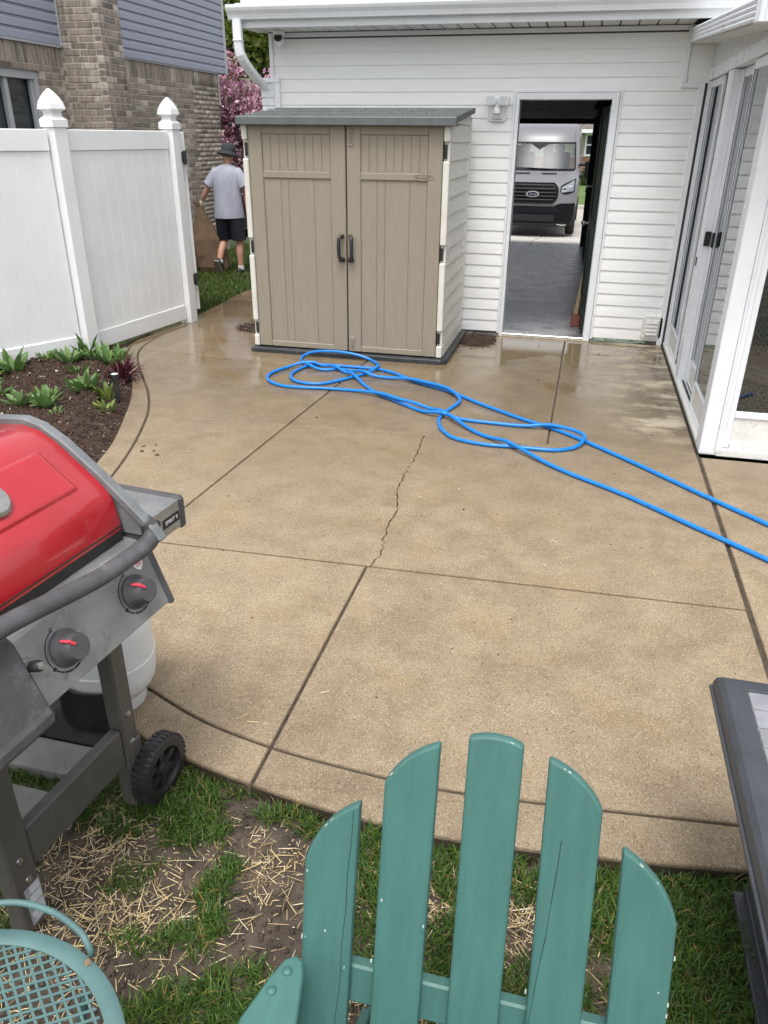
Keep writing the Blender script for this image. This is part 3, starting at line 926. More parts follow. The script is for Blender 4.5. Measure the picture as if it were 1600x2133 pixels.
# handles
for sx_ in (-1, 1):
    xh = XM + sx_ * 0.047
    pth = cr([(xh + sx_ * -0.016, SY - 0.012, 1.020), (xh - sx_ * -0.004, SY - 0.055, 1.01), (xh + sx_ * 0.008, SY - 0.066, 0.94), (xh + sx_ * 0.006, SY - 0.060, 0.87), (xh - sx_ * 0.006, SY - 0.05, 0.835), (xh - sx_ * 0.022, SY - 0.012, 0.832)], 5)
    MB().tube(pth, 0.0155, 8).build('handle', M_rubber, dl if sx_ < 0 else dr_, smooth=True)
    MB().box((xh - 0.03 + sx_ * -0.006, SY - 0.017, 0.812), (xh + 0.02 + sx_ * -0.006, SY - 0.0105, 0.852)).build('handle_plate', M_rubber, dl if sx_ < 0 else dr_, bevel=0.003)
# corner posts broken by the hinges
hz_ = [(0.215, 0.10), (0.905, 0.11), (1.665, 0.11)]
for sx_ in (-1, 1):
    xa, xb = (SX0 - 0.008, SX0 + 0.040) if sx_ < 0 else (SX1 - 0.040, SX1 + 0.012)
    zs = [0.05]
    for zc, h in hz_: zs += [zc - h / 2 - 0.012, zc + h / 2 + 0.012]
    zs.append(1.85)
    for a, b in zip(zs[::2], zs[1::2]):
        sb('corner_post', (xa, SY - 0.022, a), (xb, SY + 0.06, b), M_scream, 0.012, segs=2)
    for zc, h in hz_:
        sb('hinge_recess', (xa + 0.004, SY + 0.004, zc - h / 2 - 0.012), (xb - 0.002, SY + 0.055, zc + h / 2 + 0.012), M_scream, 0.004)
        hx = (xa + xb) / 2 + sx_ * -0.008
        MB().cyl((hx, SY - 0.006, zc - h / 2 + 0.005), (hx, SY - 0.006, zc + h / 2 - 0.005), 0.0125, 10).build('hinge', M_rubber, shed)
# clapboard sides: each course follows the roof slope at the top
def rz(y): return 1.865 + (y - SY) * 0.094
for sx_, x in ((1, SX1), (-1, SX0)):
    zc = 0.14
    sb('side_skirt', (min(x, x + sx_ * 0.012), SY + 0.062, 0.046), (max(x, x + sx_ * 0.012), 7.54, 0.14), M_sside, 0.006)
    while zc < 1.93:
        z2 = zc + 0.132
        t0, t1 = min(z2, rz(SY + 0.062) - 0.02), min(z2, rz(7.54) - 0.02)
        if t1 - zc > 0.02:
            t0 = max(t0, zc + 0.001)
            o0, o1 = x + sx_ * 0.013, x + sx_ * 0.004
            mbs = MB()
            mbs.add([(x - sx_ * .02, SY + 0.062, zc), (x - sx_ * .02, 7.54, zc), (x - sx_ * .02, 7.54, t1), (x - sx_ * .02, SY + 0.062, t0),
                     (o0, SY + 0.062, zc), (o0, 7.54, zc), (o1, 7.54, t1), (o1, SY + 0.062, t0)],
                    [(0, 1, 2, 3), (4, 5, 6, 7), (0, 1, 5, 4), (1, 2, 6, 5), (2, 3, 7, 6), (3, 0, 4, 7)])
            mbs.build('side_course', M_sside, shed)
        zc += 0.1325
    sb('side_post', (min(x, x + sx_ * 0.016), 7.46, 0.05), (max(x, x + sx_ * 0.016), 7.56, 1.93), M_sside, 0.005)
# roof: lapped courses rising to the back
nr = 6
y0, y1 = SY - 0.075, 7.42
for i in range(nr):
    a, b = y0 + (y1 - y0) * i / nr, y0 + (y1 - y0) * (i + 1) / nr
    za, zb = 1.855 + (a - y0) * 0.094, 1.855 + (b - y0) * 0.094
    for j in range(6):
        off = 0.14 if i % 2 else 0.0
        xa = SX0 - 0.02 + (SX1 + 0.055 - SX0 + 0.02) * j / 6 + (off if j else 0)
        xb = SX0 - 0.02 + (SX1 + 0.055 - SX0 + 0.02) * (j + 1) / 6 + (off if j < 5 else 0)
        mbs = MB().prism([(a, za), (a, za + 0.052), (b + 0.02, zb + 0.042), (b + 0.02, zb)], 'x', xa + 0.0015, xb - 0.0015)
        mbs.build('roof_shingle', M_sroof, shed, bevel=0.003)
mbs = MB().prism([(y0 - 0.006, 1.842), (y0 - 0.006, 1.90), (y0 + 0.01, 1.905), (y0 + 0.03, 1.86), (SY + 0.06, 1.858), (SY + 0.06, 1.842)], 'x', SX0 - 0.025, SX1 + 0.06)
mbs.build('roof_edge', M_sroof, shed, bevel=0.004)

# ================================================================== WHITE VINYL FENCE
fence = thing('vinyl_fence', (-4.0, 6.0, 0), 'white vinyl privacy fence with pointed post caps along the flower bed', 'fence')
A0 = Vector((-5.32, 3.54)); P1 = Vector((-4.125, 5.90)); P2 = Vector((-3.925, 7.40))
TOPZ = 1.795
def fpanel(a, b, z0, boards, off0=0.08, off1=0.08):
    d = (b - a); L = d.length; d.normalize(); n = Vector((-d.y, d.x))
    mt = Matrix(((d.x, n.x, 0), (d.y, n.y, 0), (0, 0, 1)))
    def bx(name, u0, u1, t, za, zb, mat_, bev):
        c = a + d * (u0 + u1) / 2
        return MB().obox((c.x, c.y, (za + zb) / 2), ((u1 - u0) / 2, t, (zb - za) / 2), mt).build(name, mat_, fence, bevel=bev)
    bx('rail', off0, L - off1, 0.025, TOPZ - 0.155, TOPZ, M_white, 0.005)
    bx('rail', off0, L - off1, 0.025, z0, z0 + 0.15, M_white, 0.005)
    n_ = boards
    for i in range(n_):
        u0 = off0 + (L - off0 - off1) * i / n_
        u1 = off0 + (L - off0 - off1) * (i + 1) / n_
        bx('board', u0, u1, 0.012, z0 + 0.15, TOPZ - 0.155, M_white, 0.0035)
fpanel(P1, P2, 0.035, 10)
fpanel(A0, P1, 0.035, 17)
def fpost(p, ang, h=TOPZ + 0.015):
    R_ = rot3(0, 0, ang)
    po = MB().obox((p.x, p.y, h / 2 - 0.05), (0.0635, 0.0635, h / 2 + 0.05), R_).build('post', M_white, fence, bevel=0.006, segs=2)
    mb = MB()
    prof = [(0.074, 0.0), (0.074, 0.052), (0.066, 0.060), (0.050, 0.075), (0.046, 0.092), (0.050, 0.108), (0.066, 0.122), (0.074, 0.124), (0.073, 0.135), (0.066, 0.168), (0.050, 0.205), (0.028, 0.240), (0.004, 0.268)]
    rings = [[Vector((p.x, p.y, h)) + R_ @ Vector((cx * r, cy * r, z)) for cx, cy in ((-1, -1), (1, -1), (1, 1), (-1, 1))] for r, z in prof]
    mb.loft(rings).build('post_cap', M_white, po)
fpost(P1, rad(-14)); fpost(P2, rad(-4)); fpost(A0, rad(-27))
scf = MB()
rsc = random.Random(3)
def on_panel(u, z, s_):
    p = P1 + (P2 - P1) * u
    d_ = (P2 - P1).normalized()
    n_ = Vector((d_.y, -d_.x))
    q = p + n_ * 0.0125
    scf.obox((q.x, q.y, z), (s_, 0.0006, s_ * rsc.uniform(.5, 1.4)), Matrix(((d_.x, -d_.y, 0), (d_.y, d_.x, 0), (0, 0, 1))))
for u, z, s_ in ((0.38, 0.82, .004), (0.30, 0.80, .0025), (0.52, 0.58, .0025), (0.66, 0.33, .002), (0.8, 0.9, .002), (0.45, 1.2, .0015), (0.72, 1.3, .0015), (0.2, 0.5, .002)):
    on_panel(u, z, s_)
scf.build('scuff_mark', M_found, fence, kind='stuff')
# gate swung open behind the end post
gate = thing('fence_gate', (-3.9, 7.53, 0.08), 'white vinyl gate swung open beyond the end post of the fence', 'gate')
ga, gb = Vector((-3.885, 7.53)), Vector((-4.45, 8.42))
d = (gb - ga).normalized(); n = Vector((-d.y, d.x))
mtg = Matrix(((d.x, n.x, 0), (d.y, n.y, 0), (0, 0, 1)))
def gbx(name, u0, u1, t, za, zb, mt_=M_white, bev=0.005):
    c_ = ga + d * (u0 + u1) / 2
    return MB().obox((c_.x, c_.y, (za + zb) / 2), ((u1 - u0) / 2, t, (zb - za) / 2), mtg).build(name, mt_, gate, bevel=bev)
gbx('stile', 0.0, 0.06, 0.028, 0.10, 1.79)
gbx('stile', 0.97, 1.03, 0.028, 0.10, 1.79)
gbx('rail', 0.06, 0.97, 0.024, 1.64, 1.79)
gbx('rail', 0.06, 0.97, 0.024, 0.10, 0.25)
for i in range(6):
    gbx('board', 0.06 + i * 0.1517, 0.06 + (i + 1) * 0.1517, 0.012, 0.25, 1.64, bev=0.003)
for zc in (1.565, 0.42):
    hg = MB().obox((-3.868, 7.485, zc), (0.030, 0.036, 0.052), rot3(0, 0, rad(-8))).build('hinge', M_rubber, gate, bevel=0.008)
    MB().cyl((-3.836, 7.475, zc - 0.062), (-3.836, 7.475, zc + 0.062), 0.014, 10).build('hinge_pin', M_rubber, hg)

# ================================================================== NEIGHBOUR'S BRICK HOUSE
M_mortar = mat('mortar', (0.42, 0.385, 0.335), 0.95, 0.12, 20, 0.5, 120)
def brick_mat():
    mt, nt, b = new_mat('grey_brown_brick')
    oi = nt.nodes.new('ShaderNodeObjectInfo')
    at = nt.nodes.new('ShaderNodeAttribute'); at.attribute_name = 'tint'
    rp = nt.nodes.new('ShaderNodeValToRGB')
    rp.color_ramp.interpolation = 'LINEAR'
    els = rp.color_ramp.elements
    els[0].position = 0.0; els[0].color = (0.13, 0.11, 0.098, 1)
    els[1].position = 1.0; els[1].color = (0.46, 0.43, 0.385, 1)
    for p_, c_ in ((0.18, (0.22, 0.19, 0.162)), (0.5, (0.285, 0.245, 0.208)), (0.72, (0.265, 0.21, 0.178)), (0.86, (0.35, 0.315, 0.272))):
        e = els.new(p_); e.color = (*c_, 1)
    v = pos_vec(nt)
    sx_ = nt.nodes.new('ShaderNodeSeparateXYZ'); nt.links.new(v, sx_.inputs[0])
    r_ = mth(nt, 'FRACT', mth(nt, 'ADD', oi.outputs['Random'], at.outputs['Fac']))
    nt.links.new(r_, rp.inputs[0])
    # vertical wire-cut streaks on the face
    st = noise(nt, pos_vec(nt, (30, 30, 5)), 1.0, 3, 0.6)
    c_ = mixc(nt, sstep(nt, st, 0.40, 0.68), mixc(nt, 1.0, rp.outputs[0], (1.18, 1.16, 1.13), 'MULTIPLY'), mixc(nt, 1.0, rp.outputs[0], (0.66, 0.65, 0.64), 'MULTIPLY'))
    nt.links.new(c_, b.inputs['Base Color'])
    b.inputs['Roughness'].default_value = 0.92
    bp = nt.nodes.new('ShaderNodeBump'); bp.inputs['Strength'].default_value = 0.6; bp.inputs['Distance'].default_value = 0.004
    nt.links.new(noise(nt, v, 120, 3), bp.inputs['Height']); nt.links.new(bp.outputs[0], b.inputs['Normal'])
    return mt
M_brick = brick_mat()
M_nsid = mat('blue_grey_siding', (0.285, 0.305, 0.385), 0.5, 0.05, 3, 0.2, 120, stretch=(1, 8, 8))
M_ntrim = mat('grey_trim', (0.40, 0.41, 0.43), 0.5, 0.05, 5)
M_wglass = mat('dark_window_glass', (0.035, 0.045, 0.052), 0.06, 0.3, 1.2, spec=0.7, stretch=(1, 1, 6))
nh = thing('neighbour_house', (-6.1, 10, 0), "neighbour's brick house with blue-grey siding, a brick chimney and a dark window", 'house')
NX = -6.10
rb = random.Random(21)
C = 0.0677
def nb(name, p0, p1, mt, bev=0.0, par=nh): return MB().box(p0, p1).build(name, mt, par, bevel=bev)
NEND = 13.30
nb('wall', (NX - 0.3, 3.0, -0.3), (NX - 0.005, 7.18, 2.66), M_mortar)
nb('wall', (NX - 0.3, 8.62, -0.3), (NX - 0.005, NEND - 0.01, 2.66), M_mortar)
nb('wall', (NX - 0.3, 7.18, -0.3), (NX - 0.005, 8.62, 1.05), M_mortar)
nb('wall', (NX - 0.3, 7.18, 2.385), (NX - 0.005, 8.62, 2.66), M_mortar)
nb('wall', (NX - 5.0, NEND - 0.3, -0.3), (NX - 0.3, NEND - 0.01, 2.66), M_mortar)
bmesh_ = MB().box((-0.045, -0.1015, -0.0285), (0.045, 0.1015, 0.0285)).mesh(bevel=0.004, name='brick')
bhalf = MB().box((-0.045, -0.048, -0.0285), (0.045, 0.048, 0.0285)).mesh(bevel=0.004, name='brick')
bsold = MB().box((-0.045, -0.0285, -0.1015), (0.045, 0.0285, 0.1015)).mesh(bevel=0.004, name='brick')
cand = []
nz = int((2.455 + 0.2) / C)
for i in range(nz):
    zc = 2.452 - C * (i + 0.5)
    if zc < -0.2: break
    y = 6.9 + (0.1065 if i % 2 else 0)
    while y < NEND - 0.02:
        half_ = False
        yc = y + 0.1065
        mesh_ = bmesh_
        if yc + 0.1015 > NEND:
            mesh_ = bhalf; yc = y + 0.053
            if yc > NEND: break
        if not (7.18 < yc + 0.06 and yc - 0.06 < 8.62 and 1.05 < zc < 2.385):
            if not (9.05 < yc < 9.56):
                if (zc > 1.70 if yc < 12 else zc > 0.1):
                    cand.append((mesh_, (NX - 0.045 + rb.uniform(-.003, .002), yc, zc)))
        y += 0.213
ys_ = 6.9
while ys_ < NEND - 0.02:
    if not (9.04 < ys_ < 9.56):
        cand.append((bsold, (NX - 0.045 + rb.uniform(-.003, .002), ys_ + 0.034, 2.556)))
    ys_ += C
camp = Vector((0, 0, 1.77))
def vis(p):
    return 7.4 < p[1]
cand = [c_ for c_ in cand if vis(c_[1])]
cand.sort(key=lambda c_: (Vector(c_[1]) - camp).length)
def add_stuff_boxes(name, lst, mt, par, tint=True):
    """many bricks joined into one part; each gets its own tint"""
    V, F, T = [], [], []
    o = org(par)
    for hx, hy, hz, p in lst:
        k = len(V)
        b_ = 0.004
        for z_ in (-1, 1):
            for x_, y_ in ((-1, -1), (1, -1), (1, 1), (-1, 1)):
                V.append((p[0] + x_ * hx - o.x, p[1] + y_ * hy - o.y, p[2] + z_ * hz - o.z))
        F += [(k + 3, k + 2, k + 1, k), (k + 4, k + 5, k + 6, k + 7), (k, k + 1, k + 5, k + 4), (k + 1, k + 2, k + 6, k + 5), (k + 2, k + 3, k + 7, k + 6), (k + 3, k, k + 4, k + 7)]
        T += [(rb.random(),) * 3] * 8
    me = numpy_mesh(name, V, F, T)
    me.materials.append(mt)
    return link(name, me, mt, par, kind='stuff')
for mesh_, p in cand[:290]:
    piece('brick', mesh_, M_brick, nh, p)
hs = {id(bmesh_): (0.045, 0.1015, 0.0285), id(bhalf): (0.045, 0.048, 0.0285), id(bsold): (0.045, 0.0285, 0.1015)}
add_stuff_boxes('brickwork', [(*hs[id(mesh_)], p) for mesh_, p in cand[290:]], M_brick, nh)
# chimney
CX, CY0, CY1 = -5.55, 9.075, 9.525
chm = nb('chimney', (NX - 0.05, CY0 + 0.005, -0.2), (CX - 0.005, CY1 - 0.005, 4.2), M_mortar)
cf = MB().box((-0.045, -0.1075, -0.0285), (0.045, 0.1075, 0.0285)).mesh(bevel=0.004, name='brick')
cs = MB().box((-0.1, -0.045, -0.0285), (0.1, 0.045, 0.0285)).mesh(bevel=0.004, name='brick')
i = 0
zc = 1.72
while zc < 3.75:
    # front face (towards +X)
    if i % 2:
        ylist = [(CY0 + 0.1125, cf), (CY1 - 0.1125, cf)]
    else:
        ylist = [(CY0 + 0.050, bhalf), (CY0 + 0.225, cf), (CY1 - 0.050, bhalf)]
    for yc, me_ in ylist:
        piece('brick', me_, M_brick, chm, (CX - 0.045 + rb.uniform(-.003, .003), yc, zc))
    x_ = CX - (0.098 if i % 2 else 0.205)
    while x_ > NX + 0.02:
        w_ = min(0.2, x_ - NX)
        if w_ > 0.05:
            piece('brick', cs, M_brick, chm, (x_ - w_ / 2, CY0 + 0.045 + rb.uniform(-.003, .003), zc), scale=(w_ / 0.2, 1, 1))
        x_ -= 0.213
    if i % 2 == 0:
        piece('brick', cs, M_brick, chm, (CX - 0.1452, CY0 + 0.0455, zc), scale=(0.5, 1, 1))
    zc += C; i += 1
# siding boards with a stepped (dutch-lap) face
SZ = 2.672
for k_ in range(13):
    z0 = SZ + 0.1075 * k_
    pr = [(NX - 0.02, z0), (NX + 0.034, z0), (NX + 0.034, z0 + 0.066), (NX + 0.018, z0 + 0.086), (NX + 0.014, z0 + 0.1065), (NX - 0.02, z0 + 0.1065)]
    pr = [(x_, z_) for x_, z_ in pr]
    for (ya, yb_) in ((5.2, CY0 - 0.028), (CY1 + 0.005, 13.55)):
        mbs = MB()
        mbs.loft([[(x_, ya, z_) for x_, z_ in pr], [(x_, yb_, z_) for x_, z_ in pr]])
        mbs.build('siding_board', M_nsid, nh)
nb('siding_backing', (NX - 0.3, 5.2, 2.665), (NX - 0.001, 13.55, 4.15), M_dark)
nb('corner_trim', (NX + 0.0, 13.55, 2.66), (NX + 0.046, 13.62, 4.15), M_ntrim, 0.003)
nb('corner_trim', (NX + 0.0, CY0 - 0.028, 2.655), (NX + 0.042, CY0 - 0.002, 4.15), M_ntrim, 0.003)
nb('starter_trim', (NX - 0.02, 5.2, 2.645), (NX + 0.030, CY0 - 0.03, 2.671), M_ntrim, 0.002)
nb('starter_trim', (NX - 0.02, CY1 + 0.005, 2.650), (NX + 0.020, 13.25, 2.671), M_ntrim, 0.002)
nb('corner_strip', (NX - 0.0, NEND - 0.012, 2.20), (NX + 0.012, NEND + 0.02, 2.66), M_ntrim, 0.002)
# window
wn_ = nb('window', (NX - 0.14, 7.20, 1.06), (NX - 0.12, 8.60, 2.37), M_wglass)
def wf(p0, p1): return nb('frame', p0, p1, M_ntrim, 0.004, wn_)
wf((NX - 0.115, 7.18, 2.30), (NX - 0.03, 8.62, 2.385)); wf((NX - 0.115, 8.545, 1.05), (NX - 0.03, 8.62, 2.30))
wf((NX - 0.115, 7.18, 1.05), (NX - 0.03, 7.26, 2.30)); wf((NX - 0.115, 7.26, 1.05), (NX - 0.03, 8.545, 1.12))
wf((NX - 0.112, 8.06, 1.12), (NX - 0.06, 8.125, 2.30))
wf((NX - 0.1, 8.50, 1.12), (NX - 0.055, 8.5445, 2.30))
# ================================================================== SUNROOM
M_pane = glass_mat('window_glass', (0.86, 0.89, 0.89), 0.0, 1.2)
M_sunin = mat('sunroom_dark_wall', (0.10, 0.105, 0.11), 0.8, 0.15, 2)
M_sunfl = mat('sunroom_floor', (0.05, 0.06, 0.055), 0.35, 0.2, 6)
M_blind = mat('blind_grey', (0.55, 0.58, 0.61), 0.5, 0.06, 3)
M_wick = mat('grey_brown_wicker', (0.27, 0.225, 0.19), 0.6, 0.2, 40, 0.3, 200)
M_screen = mat('dark_screen_track', (0.05, 0.05, 0.05), 0.5, 0.3, 100, 0.5, 300, stretch=(1, 1, 0.4))
sun_r = thing('sunroom', (0.9, 6.2, 0), 'white aluminium sunroom with sliding glass doors along the right of the patio', 'sunroom')
def zb(name, p0, p1, mt=M_alu, bev=0.003, par=sun_r, **k): return MB().box(p0, p1).build(name, mt, par, bevel=bev, **k)
YF = 4.80       # front face
# base sill with tracks
zb('sill', (SX - 0.006, YF + 0.0, 0.0), (SX + 0.16, W, 0.030), M_dirtywhite)
for xo, h in ((0.020, 0.052), (0.052, 0.048), (0.066, 0.048), (0.098, 0.05)):
    zb('track', (SX + xo, YF + 0.17, 0.030), (SX + xo + 0.006, W - 0.01, h), M_alu, 0.001)
zb('track_channel', (SX + 0.027, YF + 0.17, 0.0301), (SX + 0.052, W - 0.01, 0.034), mat('track_dirt', (0.07, 0.06, 0.05), 0.9, 0.4, 40), 0)
zb('track_channel', (SX + 0.073, YF + 0.17, 0.0301), (SX + 0.098, W - 0.01, 0.034), bpy.data.materials['track_dirt'], 0)
# header and the wall panel up to the sloping roof
zb('header', (SX - 0.004, YF, 2.205), (SX + 0.16, W - 0.04, 2.285))
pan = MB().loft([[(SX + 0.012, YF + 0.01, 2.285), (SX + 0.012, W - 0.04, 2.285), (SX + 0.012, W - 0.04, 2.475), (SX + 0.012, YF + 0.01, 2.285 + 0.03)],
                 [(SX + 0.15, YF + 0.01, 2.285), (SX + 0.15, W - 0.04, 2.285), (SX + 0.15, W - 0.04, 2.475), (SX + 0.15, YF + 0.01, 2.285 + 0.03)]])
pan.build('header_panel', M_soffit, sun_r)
# roof slab with ribbed edge, falling towards the front
def rzr(y): return 2.465 + (y - 7.55) * 0.0665
mbr = MB()
ya, yb2 = 4.33, 7.66
mbr.add([(0.672, ya, rzr(ya)), (0.672, yb2, rzr(yb2)), (3.6, yb2, rzr(yb2)), (3.6, ya, rzr(ya)), (0.672, ya, rzr(ya) + 0.10), (0.672, yb2, rzr(yb2) + 0.10), (3.6, yb2, rzr(yb2) + 0.10), (3.6, ya, rzr(ya) + 0.10)],
        [(3, 2, 1, 0), (4, 5, 6, 7), (0, 1, 5, 4), (1, 2, 6, 5), (2, 3, 7, 6), (3, 0, 4, 7)])
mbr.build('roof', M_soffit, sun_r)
for i in range(4):
    z0 = 0.002 + i * 0.0255
    pr = []
    for j in range(7):
        a = math.pi * j / 6
        pr.append((0.671 - 0.010 * math.sin(a), z0 + 0.0245 * (1 - math.cos(a)) / 2))
    mbr = MB()
    mbr.loft([[(x_, ya + 0.03, rzr(ya + 0.03) + z_) for x_, z_ in pr] + [(0.673, ya + 0.03, rzr(ya + .03) + z0 + .012)], [(x_, yb2 - 0.12, rzr(yb2 - 0.12) + z_) for x_, z_ in pr] + [(0.673, yb2 - .12, rzr(yb2 - .12) + z0 + .012)]])
    mbr.build('fascia_rib', M_alu, sun_r, smooth=True)
zb('fascia_end', (0.640, ya - 0.02, rzr(ya) - 0.012), (0.70, ya + 0.03, rzr(ya) + 0.112), M_alu, 0.006)
MB().tube([(0.662, ya - 0.035, rzr(ya) - 0.01), (0.662, ya - 0.035, rzr(ya) + 0.1)], 0.016, 10).build('roof_drain', M_alu, sun_r)
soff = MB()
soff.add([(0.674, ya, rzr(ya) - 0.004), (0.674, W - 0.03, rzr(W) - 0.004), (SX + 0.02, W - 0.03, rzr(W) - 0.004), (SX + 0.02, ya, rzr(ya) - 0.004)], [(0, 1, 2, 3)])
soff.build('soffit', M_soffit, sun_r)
zb('wall_channel', (SX + 0.0, W - 0.04, 0.02), (SX + 0.16, W - 0.004, 2.47), M_alu)
# corner post
zb('corner_post', (SX - 0.010, YF - 0.002, 0.002), (SX + 0.082, YF + 0.15, 2.205), M_alu, 0.008, segs=2)
zb('corner_bead', (SX + 0.0825, YF - 0.005, 0.02), (SX + 0.096, YF + 0.08, 2.205), M_alu, 0.002)
# sliding doors: (y-range, depth of the track)
def slider(y0, y1, xd, kick=0.175, stile=0.042, zt=2.2, screen=False):
    d_ = zb('sliding_door', (xd, y0, 0.036), (xd + 0.022, y0 + stile, zt))
    def q(name, p0, p1, mt=M_alu, bev=0.002): return zb(name, p0, p1, mt, bev, d_)
    q('stile', (xd, y1 - stile, 0.036), (xd + 0.022, y1, zt))
    q('rail', (xd, y0 + stile, zt - 0.055), (xd + 0.022, y1 - stile, zt))
    q('rail', (xd, y0 + stile, 0.036), (xd + 0.022, y1 - stile, 0.062))
    q('rail', (xd, y0 + stile, kick + 0.03), (xd + 0.022, y1 - stile, kick + 0.055))
    q('kick_panel', (xd + 0.006, y0 + stile, 0.062), (xd + 0.016, y1 - stile, kick + 0.03), M_dirtywhite)
    q('pane', (xd + 0.009, y0 + stile, kick + 0.055), (xd + 0.013, y1 - stile, zt - 0.055), M_pane, 0)
    q('gasket', (xd + 0.0235, y0 + stile - 0.004, kick + 0.05), (xd + 0.026, y0 + stile + 0.005, zt - 0.05), M_dark, 0)
    q('gasket', (xd - 0.002, y1 - stile - 0.004, kick + 0.05), (xd + 0.0, y1 - stile + 0.004, zt - 0.05), M_dark, 0)
    return d_
zb('jamb', (SX + 0.012, W - 0.10, 0.03), (SX + 0.13, W - 0.042, 2.2))
slider(6.93, 7.58, SX + 0.022)
slider(6.52, 7.02, SX + 0.066)
zb('door_jamb', (SX + 0.0, 6.36, 0.03), (SX + 0.055, 6.52, 2.2), M_alu)
zb('jamb_bead', (SX - 0.004, 6.515, 0.03), (SX + 0.012, 6.53, 2.204), M_alu)
zb('door_jamb', (SX + 0.055, 6.30, 0.03), (SX + 0.12, 6.44, 2.2), M_alu)
zb('pull_handle', (SX + 0.010, 6.335, 1.06), (SX + 0.05, 6.359, 1.16), M_dark, 0.003)
zb('latch', (SX - 0.006, 6.46, 0.90), (SX + 0.0, 6.485, 0.965), M_dark, 0.001)
d2_ = slider(5.60, 6.30, SX + 0.066)
zb('pull_handle', (SX + 0.05, 6.245, 1.06), (SX + 0.066, 6.285, 1.16), M_dark, 0.003, d2_)
slider(4.96, 5.68, SX + 0.022)
zb('screen_edge', (SX + 0.05, 6.915, 0.04), (SX + 0.066, 6.935, 2.19), M_screen, 0)
# front wall, facing the viewer
zb('front_sill', (SX + 0.092, YF - 0.012, 0.0), (4.2, YF + 0.12, 0.045), M_dirtywhite)
zb('front_header', (SX + 0.097, YF, 2.1), (4.2, YF + 0.15, 2.30))
zb('front_jamb', (SX + 0.0965, YF + 0.006, 0.045), (SX + 0.125, YF + 0.10, 2.1))
zb('front_stile', (SX + 0.1255, YF + 0.018, 0.05), (SX + 0.160, YF + 0.06, 2.1))
zb('front_rail', (SX + 0.1605, YF + 0.016, 0.245), (4.2, YF + 0.05, 0.285))
zb('front_kick', (SX + 0.1605, YF + 0.026, 0.085), (4.2, YF + 0.045, 0.245), M_dirtywhite)
zb('front_bottom_rail', (SX + 0.1605, YF + 0.008, 0.0455), (4.2, YF + 0.06, 0.085), M_dirtywhite)
zb('front_pane', (SX + 0.1605, YF + 0.033, 0.285), (4.2, YF + 0.037, 2.1), M_pane, 0)
zb('front_stile', (1.95, YF + 0.017, 0.2855), (2.0, YF + 0.06, 2.1))
# inside
zb('floor', (SX + 0.161, YF + 0.121, -0.02), (4.2, W, 0.02), M_sunfl, 0)
zb('side_rail', (4.2, YF + 0.12, 0.0), (4.3, W, 0.3))  # unseen side, framed open without panes so more daylight gets in
zb('side_rail', (4.2, YF + 0.12, 2.1), (4.3, W, 2.3))
for y_ in (5.5, 6.4, 7.3):
    zb('side_mullion', (4.22, y_, 0.3), (4.28, y_ + 0.06, 2.1))
for i in range(7):
    yb_ = 6.62 + i * 0.055
    MB().obox((SX + 0.235, yb_, 1.2), (0.030, 0.002, 0.97), rot3(0, 0, rad(28))).build('blind_vane', M_blind, sun_r)
for i in range(6):
    yb_ = 5.95 + i * 0.06
    MB().obox((SX + 0.235, yb_, 1.2), (0.030, 0.002, 0.97), rot3(0, 0, rad(28))).build('blind_vane', M_blind, sun_r)
zb('blind_rail', (SX + 0.2, 5.2, 2.18), (SX + 0.27, 7.5, 2.22), M_alu)
# wicker armchair behind the front glass
wc = thing('wicker_chair', (1.55, 5.45, 0.02), 'grey-brown wicker armchair behind the sunroom front window', 'chair')
def weave(fn, nu, nv, r, name, sway=1):
    mb = MB()
    for i in range(-nv, nu + 1):
        for s_ in (1, -1):
            pts = []
            for j in range(11):
                t = j / 10
                u = (i + (t * nv if s_ > 0 else nv - t * nv)) / nu
                if 0 <= u <= 1:
                    pts.append(fn(u, t))
            if len(pts) > 1:
                mb.tube(pts, r, 5)
    return mb.build(name, M_wick, wc)
def barrel(u, t, z0, z1, r0=0.36, r1=0.42):
    a = rad(-55 + 250 * u)
    r_ = r0 + (r1 - r0) * t
    return (1.50 + r_ * math.cos(a), 5.38 + r_ * math.sin(a) * 0.9, z0 + (z1 - z0) * t)
weave(lambda u, t: barrel(u, t, 0.46, 0.70), 34, 5, 0.006, 'arm_weave')
def skirt(u, t):
    a = rad(-180 + 360 * u)
    return (1.50 + 0.36 * math.cos(a), 5.38 + 0.33 * math.sin(a), 0.08 + 0.28 * t)
weave(skirt, 40, 6, 0.006, 'skirt_weave')
mb = MB()
for i in range(22):
    z_ = 0.70 + i * 0.018
    mb.tube([barrel(u / 24, 1.0, z_, z_, 0.42, 0.42 + 0.002 * (i % 2)) for u in range(4, 21)], 0.0085, 5)
mb.build('back_weave', M_wick, wc)
for z_, r_ in ((0.42, 0.37), (0.39, 0.375), (0.08, 0.37)):
    MB().tube([(1.50 + r_ * math.cos(6.283 * j / 28), 5.38 + r_ * .92 * math.sin(6.283 * j / 28), z_) for j in range(28)], 0.022, 7, closed=True).build('rim', M_wick, wc, smooth=True)
MB().tube([barrel(u / 24, 1, 0.7, 0.71) for u in range(25)], 0.026, 7).build('arm_roll', M_wick, wc, smooth=True)
MB().lathe((1.50, 5.38, 0.40), [(0.0, 0.0), (0.33, 0.0), (0.345, 0.03), (0.33, 0.06), (0.0, 0.065)], 24).build('seat', M_wick, wc, smooth=True)
for a in (45, 135, 225, 315):
    MB().cyl((1.50 + 0.3 * math.cos(rad(a)), 5.38 + 0.28 * math.sin(rad(a)), 0.02), (1.50 + 0.31 * math.cos(rad(a)), 5.38 + 0.29 * math.sin(rad(a)), 0.4), 0.02, 8).build('leg', M_wick, wc)
